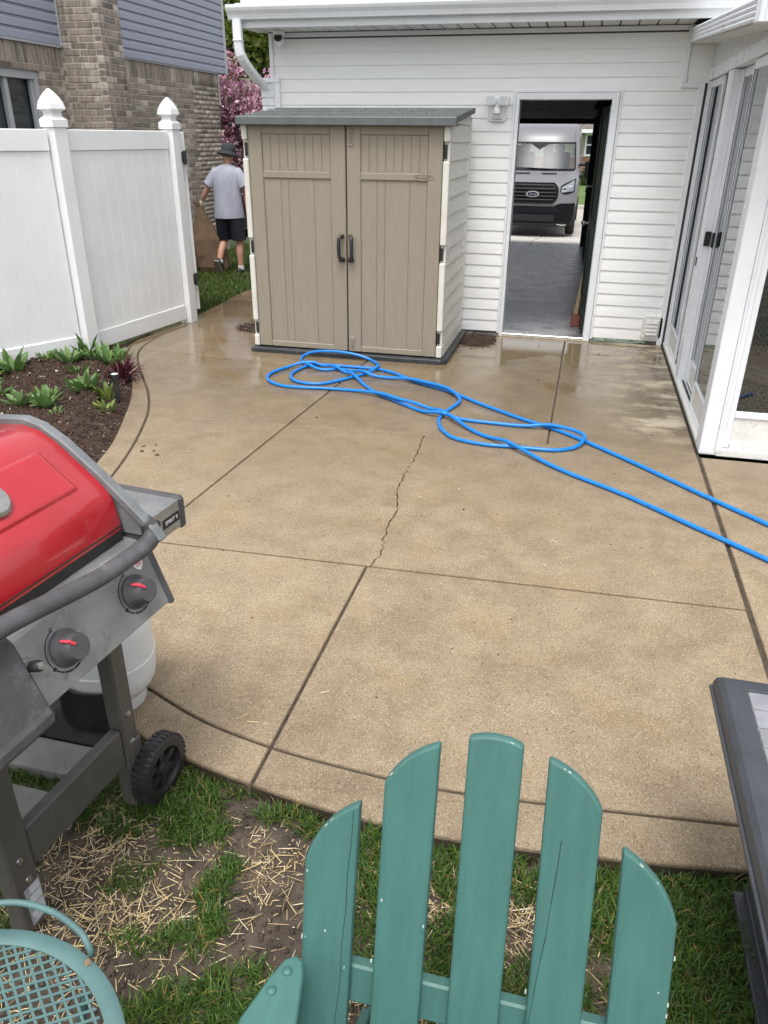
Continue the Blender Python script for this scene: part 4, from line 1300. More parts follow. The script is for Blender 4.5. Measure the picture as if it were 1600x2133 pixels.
# ================================================================== LAWN, SOIL, STRAW
def vnoise(x, y, s, seed=0):
    """smooth value noise on numpy arrays"""
    r = np.random.default_rng(seed)
    tab = r.random((64, 64))
    x = np.asarray(x) * s + 100.0; y = np.asarray(y) * s + 100.0
    xi, yi = np.floor(x).astype(int), np.floor(y).astype(int)
    fx, fy = x - xi, y - yi
    fx = fx * fx * (3 - 2 * fx); fy = fy * fy * (3 - 2 * fy)
    a = tab[xi % 64, yi % 64]; b = tab[(xi + 1) % 64, yi % 64]; c = tab[xi % 64, (yi + 1) % 64]; d = tab[(xi + 1) % 64, (yi + 1) % 64]
    return (a * (1 - fx) + b * fx) * (1 - fy) + (c * (1 - fx) + d * fx) * fy
LOWX = np.array([p[0] for p in sorted(ew)]); LOWY = np.array([p[1] for p in sorted(ew)])
def edge_y(x): return np.interp(x, LOWX, LOWY)
LZ = -0.045
# grass patches in the worn lawn: x, y, rx, ry, strength
patches = [(-1.0, 1.50, .17, .10, 1.0), (-0.92, 1.40, .11, .09, 1.0), (-0.62, 1.50, .12, .05, .9), (-0.76, 1.27, .075, .09, 1.0), (-0.745, 1.15, .08, .10, 1.0), (-0.80, 1.08, .09, .07, .9),
           (-0.60, 0.95, .20, .075, 1.0), (-0.75, 0.90, .12, .06, .9), (-0.50, 0.99, .1, .08, .9), (-1.0, 1.20, .08, .06, .55), (-0.88, 1.03, .07, .05, .5), (-1.12, 1.40, .08, .10, .6),
           (-0.375, 1.40, .09, .14, 1.0), (-0.34, 1.20, .08, .10, .7), (-0.12, 1.46, .08, .06, .9), (-0.10, 1.20, .09, .13, 1.0), (0.08, 1.48, .10, .06, .7), (0.10, 1.18, .10, .10, .8), (0.27, 1.46, .12, .14, 1.0),
           (0.46, 1.52, .22, .10, 1.0), (0.55, 1.40, .20, .18, 1.0), (0.52, 1.20, .20, .22, 1.0), (0.70, 1.3, .3, .4, 1.0), (-1.4, 1.5, .2, .25, .9), (-1.9, 1.7, .45, .6, 1), (-1.6, 1.0, .4, .4, .8), (0.30, 1.22, .07, .06, .45), (0.2, 0.8, .5, .25, .8), (-0.3, 0.7, .3, .2, .6)]
def density(x, y):
    d = np.zeros_like(x)
    wx = x + (vnoise(x, y, 14, 3) - .5) * 0.10
    wy = y + (vnoise(x, y, 14, 4) - .5) * 0.10
    for px_, py_, rx, ry, s in patches:
        if px_ < -0.5: rx, ry = rx * 0.86, ry * 0.86
        q = ((wx - px_) / rx) ** 2 + ((wy - py_) / ry) ** 2
        d = np.maximum(d, s * np.clip((1.3 - q) * 2.0, 0, 1))
    # a fringe of grass along the slab
    e = edge_y(x) - y
    fr = np.clip(1 - e / 0.06, 0, 1) * (vnoise(x, y, 6, 8) > 0.40)
    d = np.maximum(d, fr * 0.9)
    return d
# soil
gx, gy = np.meshgrid(np.linspace(-3.6, 1.9, 300), np.linspace(0.0, 3.4, 150))
ey = edge_y(gx)
hz = LZ - 0.012 + (vnoise(gx, gy, 3, 1) - .5) * 0.03 + (vnoise(gx, gy, 18, 2) - .5) * 0.022 + (vnoise(gx, gy, 45, 5) - .5) * 0.016
hz = hz - np.clip(gy - (ey - 0.03), 0, 0.15) * 0.4
idx = np.arange(300 * 150).reshape(150, 300)
Fq = np.stack([idx[:-1, :-1], idx[:-1, 1:], idx[1:, 1:], idx[1:, :-1]], -1).reshape(-1, 4)
M_soil = mat('bare_soil', (0.072, 0.055, 0.041), 0.95, 0.35, 12, 1.0, 110)
me = numpy_mesh('soil', np.stack([gx, gy, hz], -1).reshape(-1, 3), Fq)
me.polygons.foreach_set('use_smooth', np.ones(len(me.polygons), dtype=bool))
lawn = link('lawn_soil', me, M_soil, kind='structure')
# soil crumbs
def crumbs(n, region, zfn, rmin, rmax, keep=None, seed=1):
    r = np.random.default_rng(seed)
    base = np.array([(0, 0, 1), (.94, 0, .2), (.3, .9, .2), (-.76, .55, .2), (-.76, -.55, .2), (.3, -.9, .2), (0, 0, -.6)])
    tri = np.array([(0, 1, 2), (0, 2, 3), (0, 3, 4), (0, 4, 5), (0, 5, 1), (6, 2, 1), (6, 3, 2), (6, 4, 3), (6, 5, 4), (6, 1, 5)])
    x = r.uniform(region[0], region[1], n); y = r.uniform(region[2], region[3], n)
    if keep is not None:
        k = keep(x, y, r); x, y = x[k], y[k]
    n = len(x)
    s = rmin + (rmax - rmin) * r.random(n) ** 3
    a = r.uniform(0, 6.28, n)
    jit = r.uniform(.7, 1.3, (n, 7, 3))
    B = base[None] * jit * s[:, None, None]
    ca, sa = np.cos(a)[:, None], np.sin(a)[:, None]
    V = np.stack([B[..., 0] * ca - B[..., 1] * sa, B[..., 0] * sa + B[..., 1] * ca, B[..., 2]], -1)
    V += np.stack([x, y, zfn(x, y) + s * 0.15], -1)[:, None, :]
    F = (tri[None] + (np.arange(n) * 7)[:, None, None]).reshape(-1, 3)
    return V.reshape(-1, 3), F
def soil_z(x, y):
    return LZ - 0.012 + (vnoise(x, y, 3, 1) - .5) * 0.03 + (vnoise(x, y, 18, 2) - .5) * 0.022
V, F = crumbs(16000, (-1.8, 0.75, 0.55, 1.6), soil_z, 0.0015, 0.009, keep=lambda x, y, r: (y < edge_y(x) - 0.02) & (density(x, y) < 0.4) & (vnoise(x, y, 5, 31) > 0.35), seed=5)
me = numpy_mesh('crumbs', V, F); link('soil_crumbs', me, M_soil, kind='stuff')
# grass blades
def blades(n, region, dens, zfn, L, Wd, seed, cbase, lean=0.55):
    r = np.random.default_rng(seed)
    x = r.uniform(region[0], region[1], n); y = r.uniform(region[2], region[3], n)
    d = dens(x, y)
    k = r.random(n) < d
    x, y, d = x[k], y[k], d[k]
    n = len(x)
    l = L * r.uniform(.45, 1.25, n) * (0.55 + 0.45 * np.clip(d, 0, 1))
    a = r.uniform(0, 6.28, n) + (vnoise(x, y, 9, 12) - .5) * 3
    th = lean * r.random(n) ** 0.7 + 0.05
    w = Wd * r.uniform(.6, 1.2, n)
    dirx, diry = np.cos(a), np.sin(a)
    sx_, sy_ = -diry, dirx
    z = zfn(x, y)
    V = np.zeros((n, 7, 3))
    bend = r.uniform(.6, 1.5, n)
    for i, (t, ww) in enumerate(((0, .8), (.4, 1.0), (.75, .7))):
        ho = np.sin(th * (0.4 + bend * t)) * l * t
        vo = np.cos(th * (0.4 + bend * t)) * l * t
        for s_ in (0, 1):
            q = (s_ * 2 - 1) * ww * w / 2
            V[:, i * 2 + s_, 0] = x + dirx * ho + sx_ * q
            V[:, i * 2 + s_, 1] = y + diry * ho + sy_ * q
            V[:, i * 2 + s_, 2] = z + vo - (0.006 if i == 0 else 0)
    ho = np.sin(th * (0.4 + bend)) * l; vo = np.cos(th * (0.4 + bend)) * l
    V[:, 6] = np.stack([x + dirx * ho, y + diry * ho, z + vo], -1)
    f = np.array([(0, 1, 3), (0, 3, 2), (2, 3, 5), (2, 5, 4), (4, 5, 6)])
    F = (f[None] + (np.arange(n) * 7)[:, None, None]).reshape(-1, 3)
    g = r.random(n)
    c = np.array(cbase)[None] * (0.65 + 0.75 * r.random((n, 1)))
    yel = (r.random(n) < 0.07)
    c[yel] = np.array([0.26, 0.21, 0.085]) * (0.7 + 0.5 * r.random((yel.sum(), 1)))
    light = (g > 0.75)
    c[light] = c[light] * np.array([1.5, 1.35, 1.0])
    cols = np.repeat(c, 7, axis=0)
    return V.reshape(-1, 3), F, cols
def leaf_mat(name, rough=0.5, trans=0.3):
    mt, nt, b = new_mat(name)
    at = nt.nodes.new('ShaderNodeAttribute'); at.attribute_name = 'tint'
    nt.links.new(at.outputs['Color'], b.inputs['Base Color'])
    b.inputs['Roughness'].default_value = rough
    b.inputs['Specular IOR Level'].default_value = 0.35
    tr = nt.nodes.new('ShaderNodeBsdfTranslucent')
    nt.links.new(at.outputs['Color'], tr.inputs[0])
    mx = nt.nodes.new('ShaderNodeMixShader'); mx.inputs[0].default_value = trans
    nt.links.new(b.outputs[0], mx.inputs[1]); nt.links.new(tr.outputs[0], mx.inputs[2])
    out = [n_ for n_ in nt.nodes if n_.type == 'OUTPUT_MATERIAL'][0]
    nt.links.new(mx.outputs[0], out.inputs['Surface'])
    return mt
M_blade = leaf_mat('grass_blade', 0.45, 0.3)
def front_d(x, y):
    d = density(x, y)
    return np.where(y < edge_y(x) - 0.006, d, 0)
GC = (0.058, 0.118, 0.021)
V, F, Cc = blades(190000, (-2.3, 1.7, 0.35, 1.85), front_d, lambda x, y: soil_z(x, y) + 0.002, 0.052, 0.0033, 3, GC, lean=0.95)
me = numpy_mesh('grass', V, F, Cc); link('grass', me, M_blade, kind='stuff')
# straw mulch
def straw(n, region, keep, zfn, seed, lmin=0.006, lmax=0.070):
    r = np.random.default_rng(seed)
    x = r.uniform(region[0], region[1], n); y = r.uniform(region[2], region[3], n)
    k = keep(x, y, r); x, y = x[k], y[k]; n = len(x)
    l = lmin + (lmax - lmin) * r.random(n) ** 2.7
    w = r.uniform(.0005, .0013, n)
    a = r.uniform(0, 6.28, n) + 0.0
    t = r.normal(0, .18, n)
    dx_, dy_, dz_ = np.cos(a) * np.cos(t), np.sin(a) * np.cos(t), np.sin(t)
    nx_, ny_ = -np.sin(a), np.cos(a)
    z = zfn(x, y) + r.uniform(.004, .016, n)
    V = np.zeros((n, 8, 3))
    for i, (s_, q, h) in enumerate(((-1, -1, 0), (-1, 1, 0), (1, 1, 0), (1, -1, 0), (-1, -.5, 1), (-1, .5, 1), (1, .5, 1), (1, -.5, 1))):
        V[:, i, 0] = x + dx_ * l / 2 * s_ + nx_ * w * q
        V[:, i, 1] = y + dy_ * l / 2 * s_ + ny_ * w * q
        V[:, i, 2] = z + dz_ * l / 2 * s_ + h * w * 1.0
    f = np.array([(4, 5, 6, 7), (0, 1, 5, 4), (1, 2, 6, 5), (2, 3, 7, 6), (3, 0, 4, 7)])
    F = (f[None] + (np.arange(n) * 8)[:, None, None]).reshape(-1, 4)
    c = np.array([0.70, 0.55, 0.30])[None] * (0.45 + 0.75 * r.random((n, 1))) * np.array([1, 1, 1])[None]
    pale = r.random(n) < 0.2
    c[pale] = np.array([0.74, 0.65, 0.45])
    drk = r.random(n) < 0.22
    c[drk] = np.array([0.30, 0.22, 0.12]) * (0.6 + 0.6 * r.random((drk.sum(), 1)))
    return V.reshape(-1, 3), F, np.repeat(c, 8, axis=0)
def straw_keep(x, y, r):
    d = density(x, y)
    p = (0.13 + 0.87 * np.clip((vnoise(x, y, 4.5, 20) * .75 + vnoise(x, y, 11, 21) * .25 - .42) * 2.6, 0, 1)) * np.clip(1.25 - d, 0.05, 1)
    p = p * np.where(x > 0.3, .22, 1) * np.clip((edge_y(x) - y - 0.02) / 0.14, 0.0, 1)
    return (r.random(len(x)) < p)
M_straw = leaf_mat('straw', 0.6, 0.1)
V, F, Cc = straw(42000, (-1.9, 0.75, 0.4, 1.62), straw_keep, soil_z, 9)
me = numpy_mesh('straw', V, F, Cc); link('straw_mulch', me, M_straw, kind='stuff')
# back lawn past the fence and the lawn across the street
def back_d(x, y):
    left = -6.04 + 0 * x
    return np.where((x > left) & (x < -4.09 + 0.03 * vnoise(x, y, 6, 3)) & ~((x > -4.7) & (y < 7.9)), 1.0, 0.0)
BZ = -0.075
me_v = [(-6.2, 6.5, BZ), (-4.07, 6.5, BZ), (-4.07, 17, BZ - .02), (-6.2, 17, BZ - .02), (-16, 13.4, BZ), (-16, 30, BZ - .4), (-3.2, 17, BZ - .02), (-3.2, 30, BZ - .4)]
MB().add(me_v, [(0, 1, 2, 3), (4, 3, 5), (3, 2, 6, 7, 5)]).build('back_lawn', M_turf, kind='structure')
V, F, Cc = blades(70000, (-6.05, -4.05, 7.6, 16.5), back_d, lambda x, y: np.full_like(x, BZ), 0.075, 0.006, 6, (0.05, 0.095, 0.016), lean=0.7)
me = numpy_mesh('grass', V, F, Cc); link('grass', me, M_blade, kind='stuff')
fy = [31.5, 34, 37, 40]
MB().add([(x, y, gz(y) + 0.02) for y in fy for x in (-14, 14)], [(2 * i, 2 * i + 1, 2 * i + 3, 2 * i + 2) for i in range(3)]).build('far_lawn', mat('far_turf', (0.085, 0.135, 0.035), 0.95, 0.3, 3, 0.6, 40), kind='structure')

# ================================================================== FLOWER BED
M_mulch = mat('dark_mulch', (0.040, 0.024, 0.016), 0.95, 0.45, 25, 1.0, 70)
def fence_x(y):
    return np.where(y < 5.9, -5.32 + (y - 3.54) * (1.195 / 2.36), -4.125 + (y - 5.9) * 0.1333)
ex = np.array([p[0] for p in el]); eyl = np.array([p[1] for p in el])
o_ = np.argsort(eyl)
def edge_x(y): return np.interp(y, eyl[o_], ex[o_])
def bed_z(x, y):
    t = np.clip((edge_x(y) - x) / 0.35, 0, 1)
    return -0.03 + 0.085 * t * t * (3 - 2 * t) + (vnoise(x, y, 5, 40) - .5) * 0.03
ny_, nx_ = 80, 50
V = []
for j in range(ny_):
    y = 2.2 + (6.9 - 2.2) * j / (ny_ - 1)
    xa, xb = float(fence_x(np.array(y))) - 0.05, float(edge_x(np.array(y))) + 0.0
    if y < 3.69:
        xb = float(np.interp(y, [2.2, 2.7, 3.15, 3.69], [-1.93, -2.27, -2.50, -2.668]))
        xa = -5.4
    for i in range(nx_):
        x = xa + (xb - xa) * i / (nx_ - 1)
        V.append((x, y, float(bed_z(np.array(x), np.array(y))) if y >= 3.69 else float(-0.03 + 0.085 * min(1, (xb - x) / 0.35))))
idx = np.arange(nx_ * ny_).reshape(ny_, nx_)
Fq = np.stack([idx[:-1, :-1], idx[:-1, 1:], idx[1:, 1:], idx[1:, :-1]], -1).reshape(-1, 4)
me = numpy_mesh('bed', np.array(V), Fq)
me.polygons.foreach_set('use_smooth', np.ones(len(me.polygons), dtype=bool))
link('flower_bed', me, M_mulch, kind='structure')
def chips(n, xf, yr, zf, seed, lmin=.012, lmax=.05):
    r = np.random.default_rng(seed)
    y = r.uniform(yr[0], yr[1], n)
    lo, hi = xf(y)
    x = lo + (hi - lo) * r.random(n)
    a, t, ro = r.uniform(0, 6.28, n), r.normal(0, .35, n), r.normal(0, .4, n)
    l = lmin + (lmax - lmin) * r.random(n) ** 2; w = r.uniform(.002, .008, n); h = r.uniform(.001, .003, n)
    ca, sa, ct, st = np.cos(a), np.sin(a), np.cos(t), np.sin(t)
    V = np.zeros((n, 8, 3)); z = zf(x, y) + r.uniform(.0, .012, n)
    i = 0
    for c_ in (-1, 1):
        for p_, q_ in ((-1, -1), (1, -1), (1, 1), (-1, 1)):
            lx, ly, lz = l / 2 * p_, w / 2 * q_ * (1 if c_ < 0 else .7), h * c_ + w / 2 * q_ * np.sin(ro)
            V[:, i, 0] = x + ca * (lx * ct) - sa * ly
            V[:, i, 1] = y + sa * (lx * ct) + ca * ly
            V[:, i, 2] = z + lx * st + lz + .003
            i += 1
    f = np.array([(4, 5, 6, 7), (0, 1, 5, 4), (1, 2, 6, 5), (2, 3, 7, 6), (3, 0, 4, 7)])
    F = (f[None] + (np.arange(n) * 8)[:, None, None]).reshape(-1, 4)
    c = np.array([0.052, 0.030, 0.021])[None] * (0.4 + 1.3 * r.random((n, 1)))
    lt = r.random(n) < 0.025
    c[lt] = np.array([0.22, 0.17, 0.12])
    wt = r.random(n) < 0.004
    c[wt] = np.array([0.6, 0.57, 0.5])
    return V.reshape(-1, 3), F, np.repeat(c, 8, axis=0)
V, F, Cc = chips(16000, lambda y: (fence_x(y) + 0.02, edge_x(y) - 0.005), (3.5, 6.75), bed_z, 15)
M_chip = leaf_mat('mulch_chip', 0.85, 0.0)
me = numpy_mesh('mulch', V, F, Cc); link('bark_mulch', me, M_chip, kind='stuff')
def pit(cx, cy, rx, ry, seed):
    r = np.random.default_rng(seed)
    mb = MB()
    ring = [[(cx + rx * s * math.cos(6.283 * j / 24), cy + ry * s * math.sin(6.283 * j / 24), 0.001 + h) for j in range(24)] for s, h in ((1, 0), (.9, .012), (.5, .02), (.05, .022))]
    mb.loft(ring, cap=True).build('mulch_mound', M_mulch, kind='structure', loc=(cx, cy, 0))
    a = r.uniform(0, 6.28, 500); q = np.sqrt(r.random(500)) * 1.04
    xs_, ys2 = cx + rx * q * np.cos(a), cy + ry * q * np.sin(a)
    V, F, Cc = chips(500, lambda y: (xs_, xs_), (0, 1), lambda x, y: np.full_like(x, 0.012), seed, .008, .03)
    V = V.reshape(-1, 8, 3); V[:, :, 1] += (ys2 - V[:, :, 1].mean(1))[:, None]
    me = numpy_mesh('mulch', V.reshape(-1, 3), F, Cc); link('mulch_chips', me, M_chip, kind='stuff')
pit(-0.88, 7.38, 0.19, 0.25, 51)
pit(-3.06, 7.28, 0.27, 0.20, 52)

# ================================================================== BED PLANTS
def leaf_mesh(L, Wd, curl, fold, mats_col, n=6, wave=0.0, tipw=0.0):
    V, F, Cc = [], [], []
    for i in range(n + 1):
        t = i / n
        w = Wd * (math.sin(math.pi * min(1, t * 0.93 + 0.05)) ** 0.8) * (1 - 0.25 * t) + 0.001
        ang = curl * t * t
        x = L * t * math.cos(ang * 0.6); z = L * t * math.sin(0.0) - L * (1 - math.cos(ang)) * 0.5 * t
        for s_ in (-1, 0, 1):
            V.append((x, s_ * w / 2, z + abs(s_) * w * fold + wave * math.sin(t * 9 + s_)))
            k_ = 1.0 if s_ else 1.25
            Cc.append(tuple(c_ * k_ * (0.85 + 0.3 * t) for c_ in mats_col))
    for i in range(n):
        for s_ in (0, 1):
            a = i * 3 + s_
            F.append((a, a + 1, a + 4, a + 3))
    me = numpy_mesh('leaf', V, F, Cc)
    me.polygons.foreach_set('use_smooth', np.ones(len(me.polygons), dtype=bool))
    return me
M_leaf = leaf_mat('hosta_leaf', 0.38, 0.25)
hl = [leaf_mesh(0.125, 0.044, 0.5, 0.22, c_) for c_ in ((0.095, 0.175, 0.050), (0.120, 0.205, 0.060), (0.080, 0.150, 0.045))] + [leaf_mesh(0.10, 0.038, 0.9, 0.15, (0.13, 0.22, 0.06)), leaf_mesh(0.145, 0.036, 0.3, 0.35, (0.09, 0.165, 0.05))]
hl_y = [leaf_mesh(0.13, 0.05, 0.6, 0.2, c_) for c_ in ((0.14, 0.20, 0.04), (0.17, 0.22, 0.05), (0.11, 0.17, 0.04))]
rp = random.Random(77)
hostas = [(-4.08, 5.78, 12, 1.15, 0, 'green hosta clump against the foot of the fence post'),
          (-3.80, 5.66, 12, 1.25, 0, 'green hosta clump right behind the red-leaved plant'),
          (-3.88, 5.92, 8, 1.0, 0, 'small green hosta at the very back of the bed'),
          (-4.32, 5.12, 13, 1.2, 0, 'largest green hosta clump along the fence, at the left edge of the photo'),
          (-4.34, 4.85, 10, 1.0, 0, 'green hosta just in front of the largest clump by the fence'),
          (-4.22, 5.46, 9, 0.9, 0, 'small green hosta between the largest clump and the fence post'),
          (-4.02, 5.46, 13, 1.05, 0, 'green hosta clump in the back middle of the bed'),
          (-3.80, 5.22, 8, 0.8, 0, 'small pale green hosta in the middle of the bed'),
          (-4.02, 4.52, 12, 0.95, 0, 'green hosta clump at the left edge of the photo above the grill lid'),
          (-3.48, 4.80, 14, 1.15, 0, 'green hosta clump in the middle of the mulch bed, the tallest one there'),
          (-3.52, 4.42, 13, 1.0, 0, 'green hosta clump in front of the tallest one in the bed'),
          (-3.72, 4.42, 10, 0.9, 0, 'green hosta left of the clump just above the red grill lid'),
          (-3.27, 4.78, 9, 0.9, 1, 'yellow-green hosta beside the short black post light'),
          (-3.13, 4.55, 7, 0.6, 1, 'tiny yellow-green hosta nearest to the patio edge'),
          (-4.50, 5.02, 9, 1.0, 0, 'green hosta tucked against the fence behind the largest clump'),
          (-3.95, 5.62, 8, 0.9, 0, 'green hosta just in front of the one at the foot of the fence post'),
          (-4.22, 4.66, 10, 1.0, 0, 'green hosta at the left edge of the photo, nearest to the grill lid'),
          (-3.62, 4.55, 9, 0.9, 0, 'green hosta left of the tallest clump in the bed'),
          (-3.33, 4.25, 4, 0.5, 0, 'tiny green hosta seedling near the grill lid')]
for hx, hy, nl, sc2, kind_, lab in hostas:
    hz_0 = float(bed_z(np.array(hx), np.array(hy)))
    h_ = thing('hosta', (hx, hy, hz_0), lab, 'plant', 'hostas in the mulch bed')
    for i in range(int(nl * 1.9)):
        a = rp.uniform(0, 6.283)
        el_ = rp.uniform(0.45, 1.4)
        piece('leaf', rp.choice(hl_y if kind_ else hl), M_leaf, h_, (hx + 0.09 * sc2 * math.cos(a) * rp.random(), hy + 0.09 * sc2 * math.sin(a) * rp.random(), hz_0 - 0.005),
              rot=Euler((rp.uniform(-.4, .4), -el_, a), 'XYZ'), scale=(sc2 * rp.uniform(.7, 1.25),) * 3)
M_redleaf = leaf_mat('red_leaf', 0.35, 0.2)
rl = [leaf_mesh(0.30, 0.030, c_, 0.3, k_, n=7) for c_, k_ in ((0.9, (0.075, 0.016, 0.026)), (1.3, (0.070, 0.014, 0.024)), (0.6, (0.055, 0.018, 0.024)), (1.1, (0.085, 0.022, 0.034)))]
rx_, ry_ = -3.46, 5.30
rz_ = float(bed_z(np.array(rx_), np.array(ry_)))
rp_ = thing('red_leaved_plant', (rx_, ry_, rz_), 'dark red strap-leaved plant spilling over the patio edge at the corner of the bed', 'plant')
for i in range(64):
    a = rp.uniform(0, 6.283)
    piece('leaf', rp.choice(rl), M_redleaf, rp_, (rx_ + 0.03 * math.cos(a), ry_ + 0.03 * math.sin(a), rz_ + 0.03), rot=Euler((rp.uniform(-.3, .3), -rp.uniform(0.1, 1.35), a)), scale=(rp.uniform(.45, .78),) * 3)
sp = thing('path_light', (-3.19, 4.80, 0.03), 'short black post light with a pale top standing in the mulch', 'light')
MB().lathe((-3.19, 4.80, 0.0), [(0.023, 0.0), (0.022, 0.10), (0.021, 0.17), (0.027, 0.172), (0.027, 0.198)], 16).build('post', M_rubber, sp, smooth=True)
MB().lathe((-3.19, 4.80, 0.1975), [(0.024, 0.0), (0.026, 0.004), (0.012, 0.007)], 16).build('lens', mat('pale_lens', (0.55, 0.68, 0.66), 0.15, 0.1, 30, spec=0.9), sp, smooth=True)
# ================================================================== BLUE HOSE
def hz2(px):  # ground points of the hose, read in metres
    return px
hose_xy = [(1.422, 3.456), (1.084, 3.828), (0.84, 4.084), (0.482, 4.478), (0.147, 4.822), (-0.051, 4.993), (-0.254, 5.129), (-0.511, 5.329), (-0.671, 5.467), (-0.845, 5.622), (-1.167, 5.825), (-1.356, 5.987), (-1.526, 6.083), (-1.702, 6.097), (-1.935, 6.096), (-2.071, 6.08), (-2.148, 5.994), (-2.186, 5.836), (-2.171, 5.7), (-2.095, 5.585), (-1.98, 5.542), (-1.858, 5.568), (-1.761, 5.678), (-1.67, 5.82), (-1.586, 5.963), (-1.537, 6.08), (-1.562, 6.201), (-1.665, 6.35), (-1.835, 6.488), (-2.025, 6.546), (-2.203, 6.515), (-2.276, 6.397), (-2.273, 6.247), (-2.192, 6.068), (-2.081, 5.97), (-1.959, 5.95), (-1.86, 6.003), (-1.749, 5.979), (-1.654, 5.924), (-1.551, 5.873), (-1.414, 5.86), (-1.254, 5.827), (-1.074, 5.738), (-0.9, 5.642), (-0.788, 5.518), (-0.742, 5.415), (-0.762, 5.297), (-0.809, 5.116), (-0.818, 4.954), (-0.777, 4.8), (-0.772, 4.789), (-0.683, 4.658), (-0.552, 4.594), (-0.406, 4.573), (-0.291, 4.585), (-0.158, 4.581), (-0.012, 4.593), (0.1, 4.663), (0.156, 4.761), (0.155, 4.835), (0.103, 4.91), (0.016, 4.951), (-0.098, 4.986), (-0.231, 4.985), (-0.419, 4.994), (-0.592, 5.003), (-0.734, 5.026), (-0.805, 5.038), (-0.947, 5.093), (-1.121, 5.23), (-1.319, 5.388), (-1.458, 5.523), (-1.644, 5.768), (-1.727, 5.863), (-1.818, 5.939), (-1.932, 6.012), (-2.019, 6.03), (-2.119, 6.045), (-2.255, 5.963), (-2.34, 5.814), (-2.353, 5.668), (-2.292, 5.53), (-2.161, 5.436), (-2.005, 5.425), (-1.819, 5.448), (-1.586, 5.452), (-1.358, 5.377), (-1.178, 5.262), (-1.016, 5.196), (-0.889, 5.139), (-0.799, 5.059), (-0.575, 4.816), (-0.419, 4.687), (-0.271, 4.557), (0.04, 4.273), (0.384, 4.013), (0.723, 3.7), (1.011, 3.434), (1.329, 3.123)]
M_hose = mat('blue_hose', (0.003, 0.180, 0.60), 0.30, 0.08, 30, 0.05, 300, spec=0.55)
hp = cr([(x, y) for x, y in hose_xy], 6)
# lift the later strand over the earlier one where they cross
HR = 0.0125
zs = [HR + 0.001] * len(hp)
lift = {}
for i in range(len(hp)):
    best = 0
    for j in range(0, i - 14):
        dd = (hp[i] - hp[j]).length
        if dd < 0.09:
            best = max(best, (1 - dd / 0.09))
    lift[i] = best
for i in range(len(hp)):
    s_ = 0
    for k_ in range(-2, 3):
        s_ = max(s_, lift.get(i + k_, 0) * (1 - abs(k_) * .2))
    zs[i] += 0.030 * min(1, s_ * 1.4)
for _ in range(6):
    zs = [zs[0]] + [max(0.25 * zs[i - 1] + 0.5 * zs[i] + 0.25 * zs[i + 1], HR + 0.001) for i in range(1, len(zs) - 1)] + [zs[-1]]
hpts = []
for p, z_ in zip(hp, zs):
    # the far loop is propped up on the lip of the shed base
    if p.y > 6.36:
        k_ = 6.36 / p.y
        hpts.append((p.x * k_, 6.36, 1.77 * (1 - k_) + z_))
    else:
        hpts.append((p.x, p.y, z_))
hose = MB().tube(hpts, HR, 10).build('garden_hose', M_hose, smooth='all', loc=(0, 4.5, 0))
tag(hose, 'bright blue garden hose lying in loose loops across the wet patio', 'hose')

# ================================================================== GRILL
M_red = mat('red_enamel', (0.40, 0.006, 0.014), 0.36, 0.08, 5, 0.04, 200, spec=0.6, coat=0.9, rvar=0.08, dirt=0.25, dirtc=(0.55, 0.10, 0.10), ds=4)
M_cast = mat('weathered_cast_grey', (0.145, 0.155, 0.162), 0.55, 0.15, 18, 0.25, 120, dirt=0.4, dirtc=(0.22, 0.225, 0.23), ds=16)
M_gplast = mat('faded_grey_plastic', (0.072, 0.070, 0.075), 0.6, 0.2, 14, 0.3, 150, dirt=0.6, dirtc=(0.165, 0.165, 0.175), ds=13)
M_steel = mat('stained_stainless', (0.32, 0.325, 0.325), 0.36, 0.16, 9, 0.12, 160, metal=0.6, dirt=0.7, dirtc=(0.13, 0.13, 0.13), ds=22)
M_cart = mat('grey_brown_cart_paint', (0.085, 0.080, 0.074), 0.45, 0.08, 7, 0.1, 120, dirt=0.25, dirtc=(0.2, 0.18, 0.16), ds=22)
M_pink = mat('pink_pointer', (0.75, 0.06, 0.09), 0.4, 0.05, 10)
M_black = mat('grill_black', (0.018, 0.018, 0.019), 0.5, 0.3, 15, 0.2, 90, dirt=0.2, dirtc=(0.10, 0.095, 0.09), ds=12)
M_print = mat('black_print', (0.01, 0.01, 0.01), 0.5, 0.05, 5)
M_wprint = mat('white_print', (0.75, 0.75, 0.77), 0.5, 0.05, 5)
GL = Vector((-0.110, -0.994, 0)).normalized()     # leftwards along the grill
GF = Vector((0.994, -0.110, 0)).normalized()      # forwards
G0 = Vector((-0.93, 1.50, 0))
def gp(u, v, z): return G0 + GL * u + GF * v + Vector((0, 0, z))
MG = Matrix((tuple(-GL), tuple(GF), (0, 0, 1)))   # columns: x = right, y = front, z
MG = Matrix(((-GL.x, GF.x, 0), (-GL.y, GF.y, 0), (0, 0, 1)))
grill = thing('gas_grill', tuple(gp(0.3, -0.28, -0.045)), 'red-lidded gas grill with a stainless control panel on a grey cart', 'grill')
def gb_(name, u0, u1, v0, v1, z0, z1, mt, par=grill, bev=0.004, **k):
    c = gp((u0 + u1) / 2, (v0 + v1) / 2, (z0 + z1) / 2)
    return MB().obox(c, (abs(u1 - u0) / 2, abs(v1 - v0) / 2, (z1 - z0) / 2), MG).build(name, mt, par, bevel=bev, **k)
def gprism(name, prof, u0, u1, mt, par=grill, bev=0.0, smooth=False, **k):
    """profile of (v, z) points extruded from u0 to u1"""
    return MB().loft([[gp(u0, v, z) for v, z in prof], [gp(u1, v, z) for v, z in prof]]).build(name, mt, par, bevel=bev, smooth=smooth, tri=True, **k)
UW = 0.60   # body width
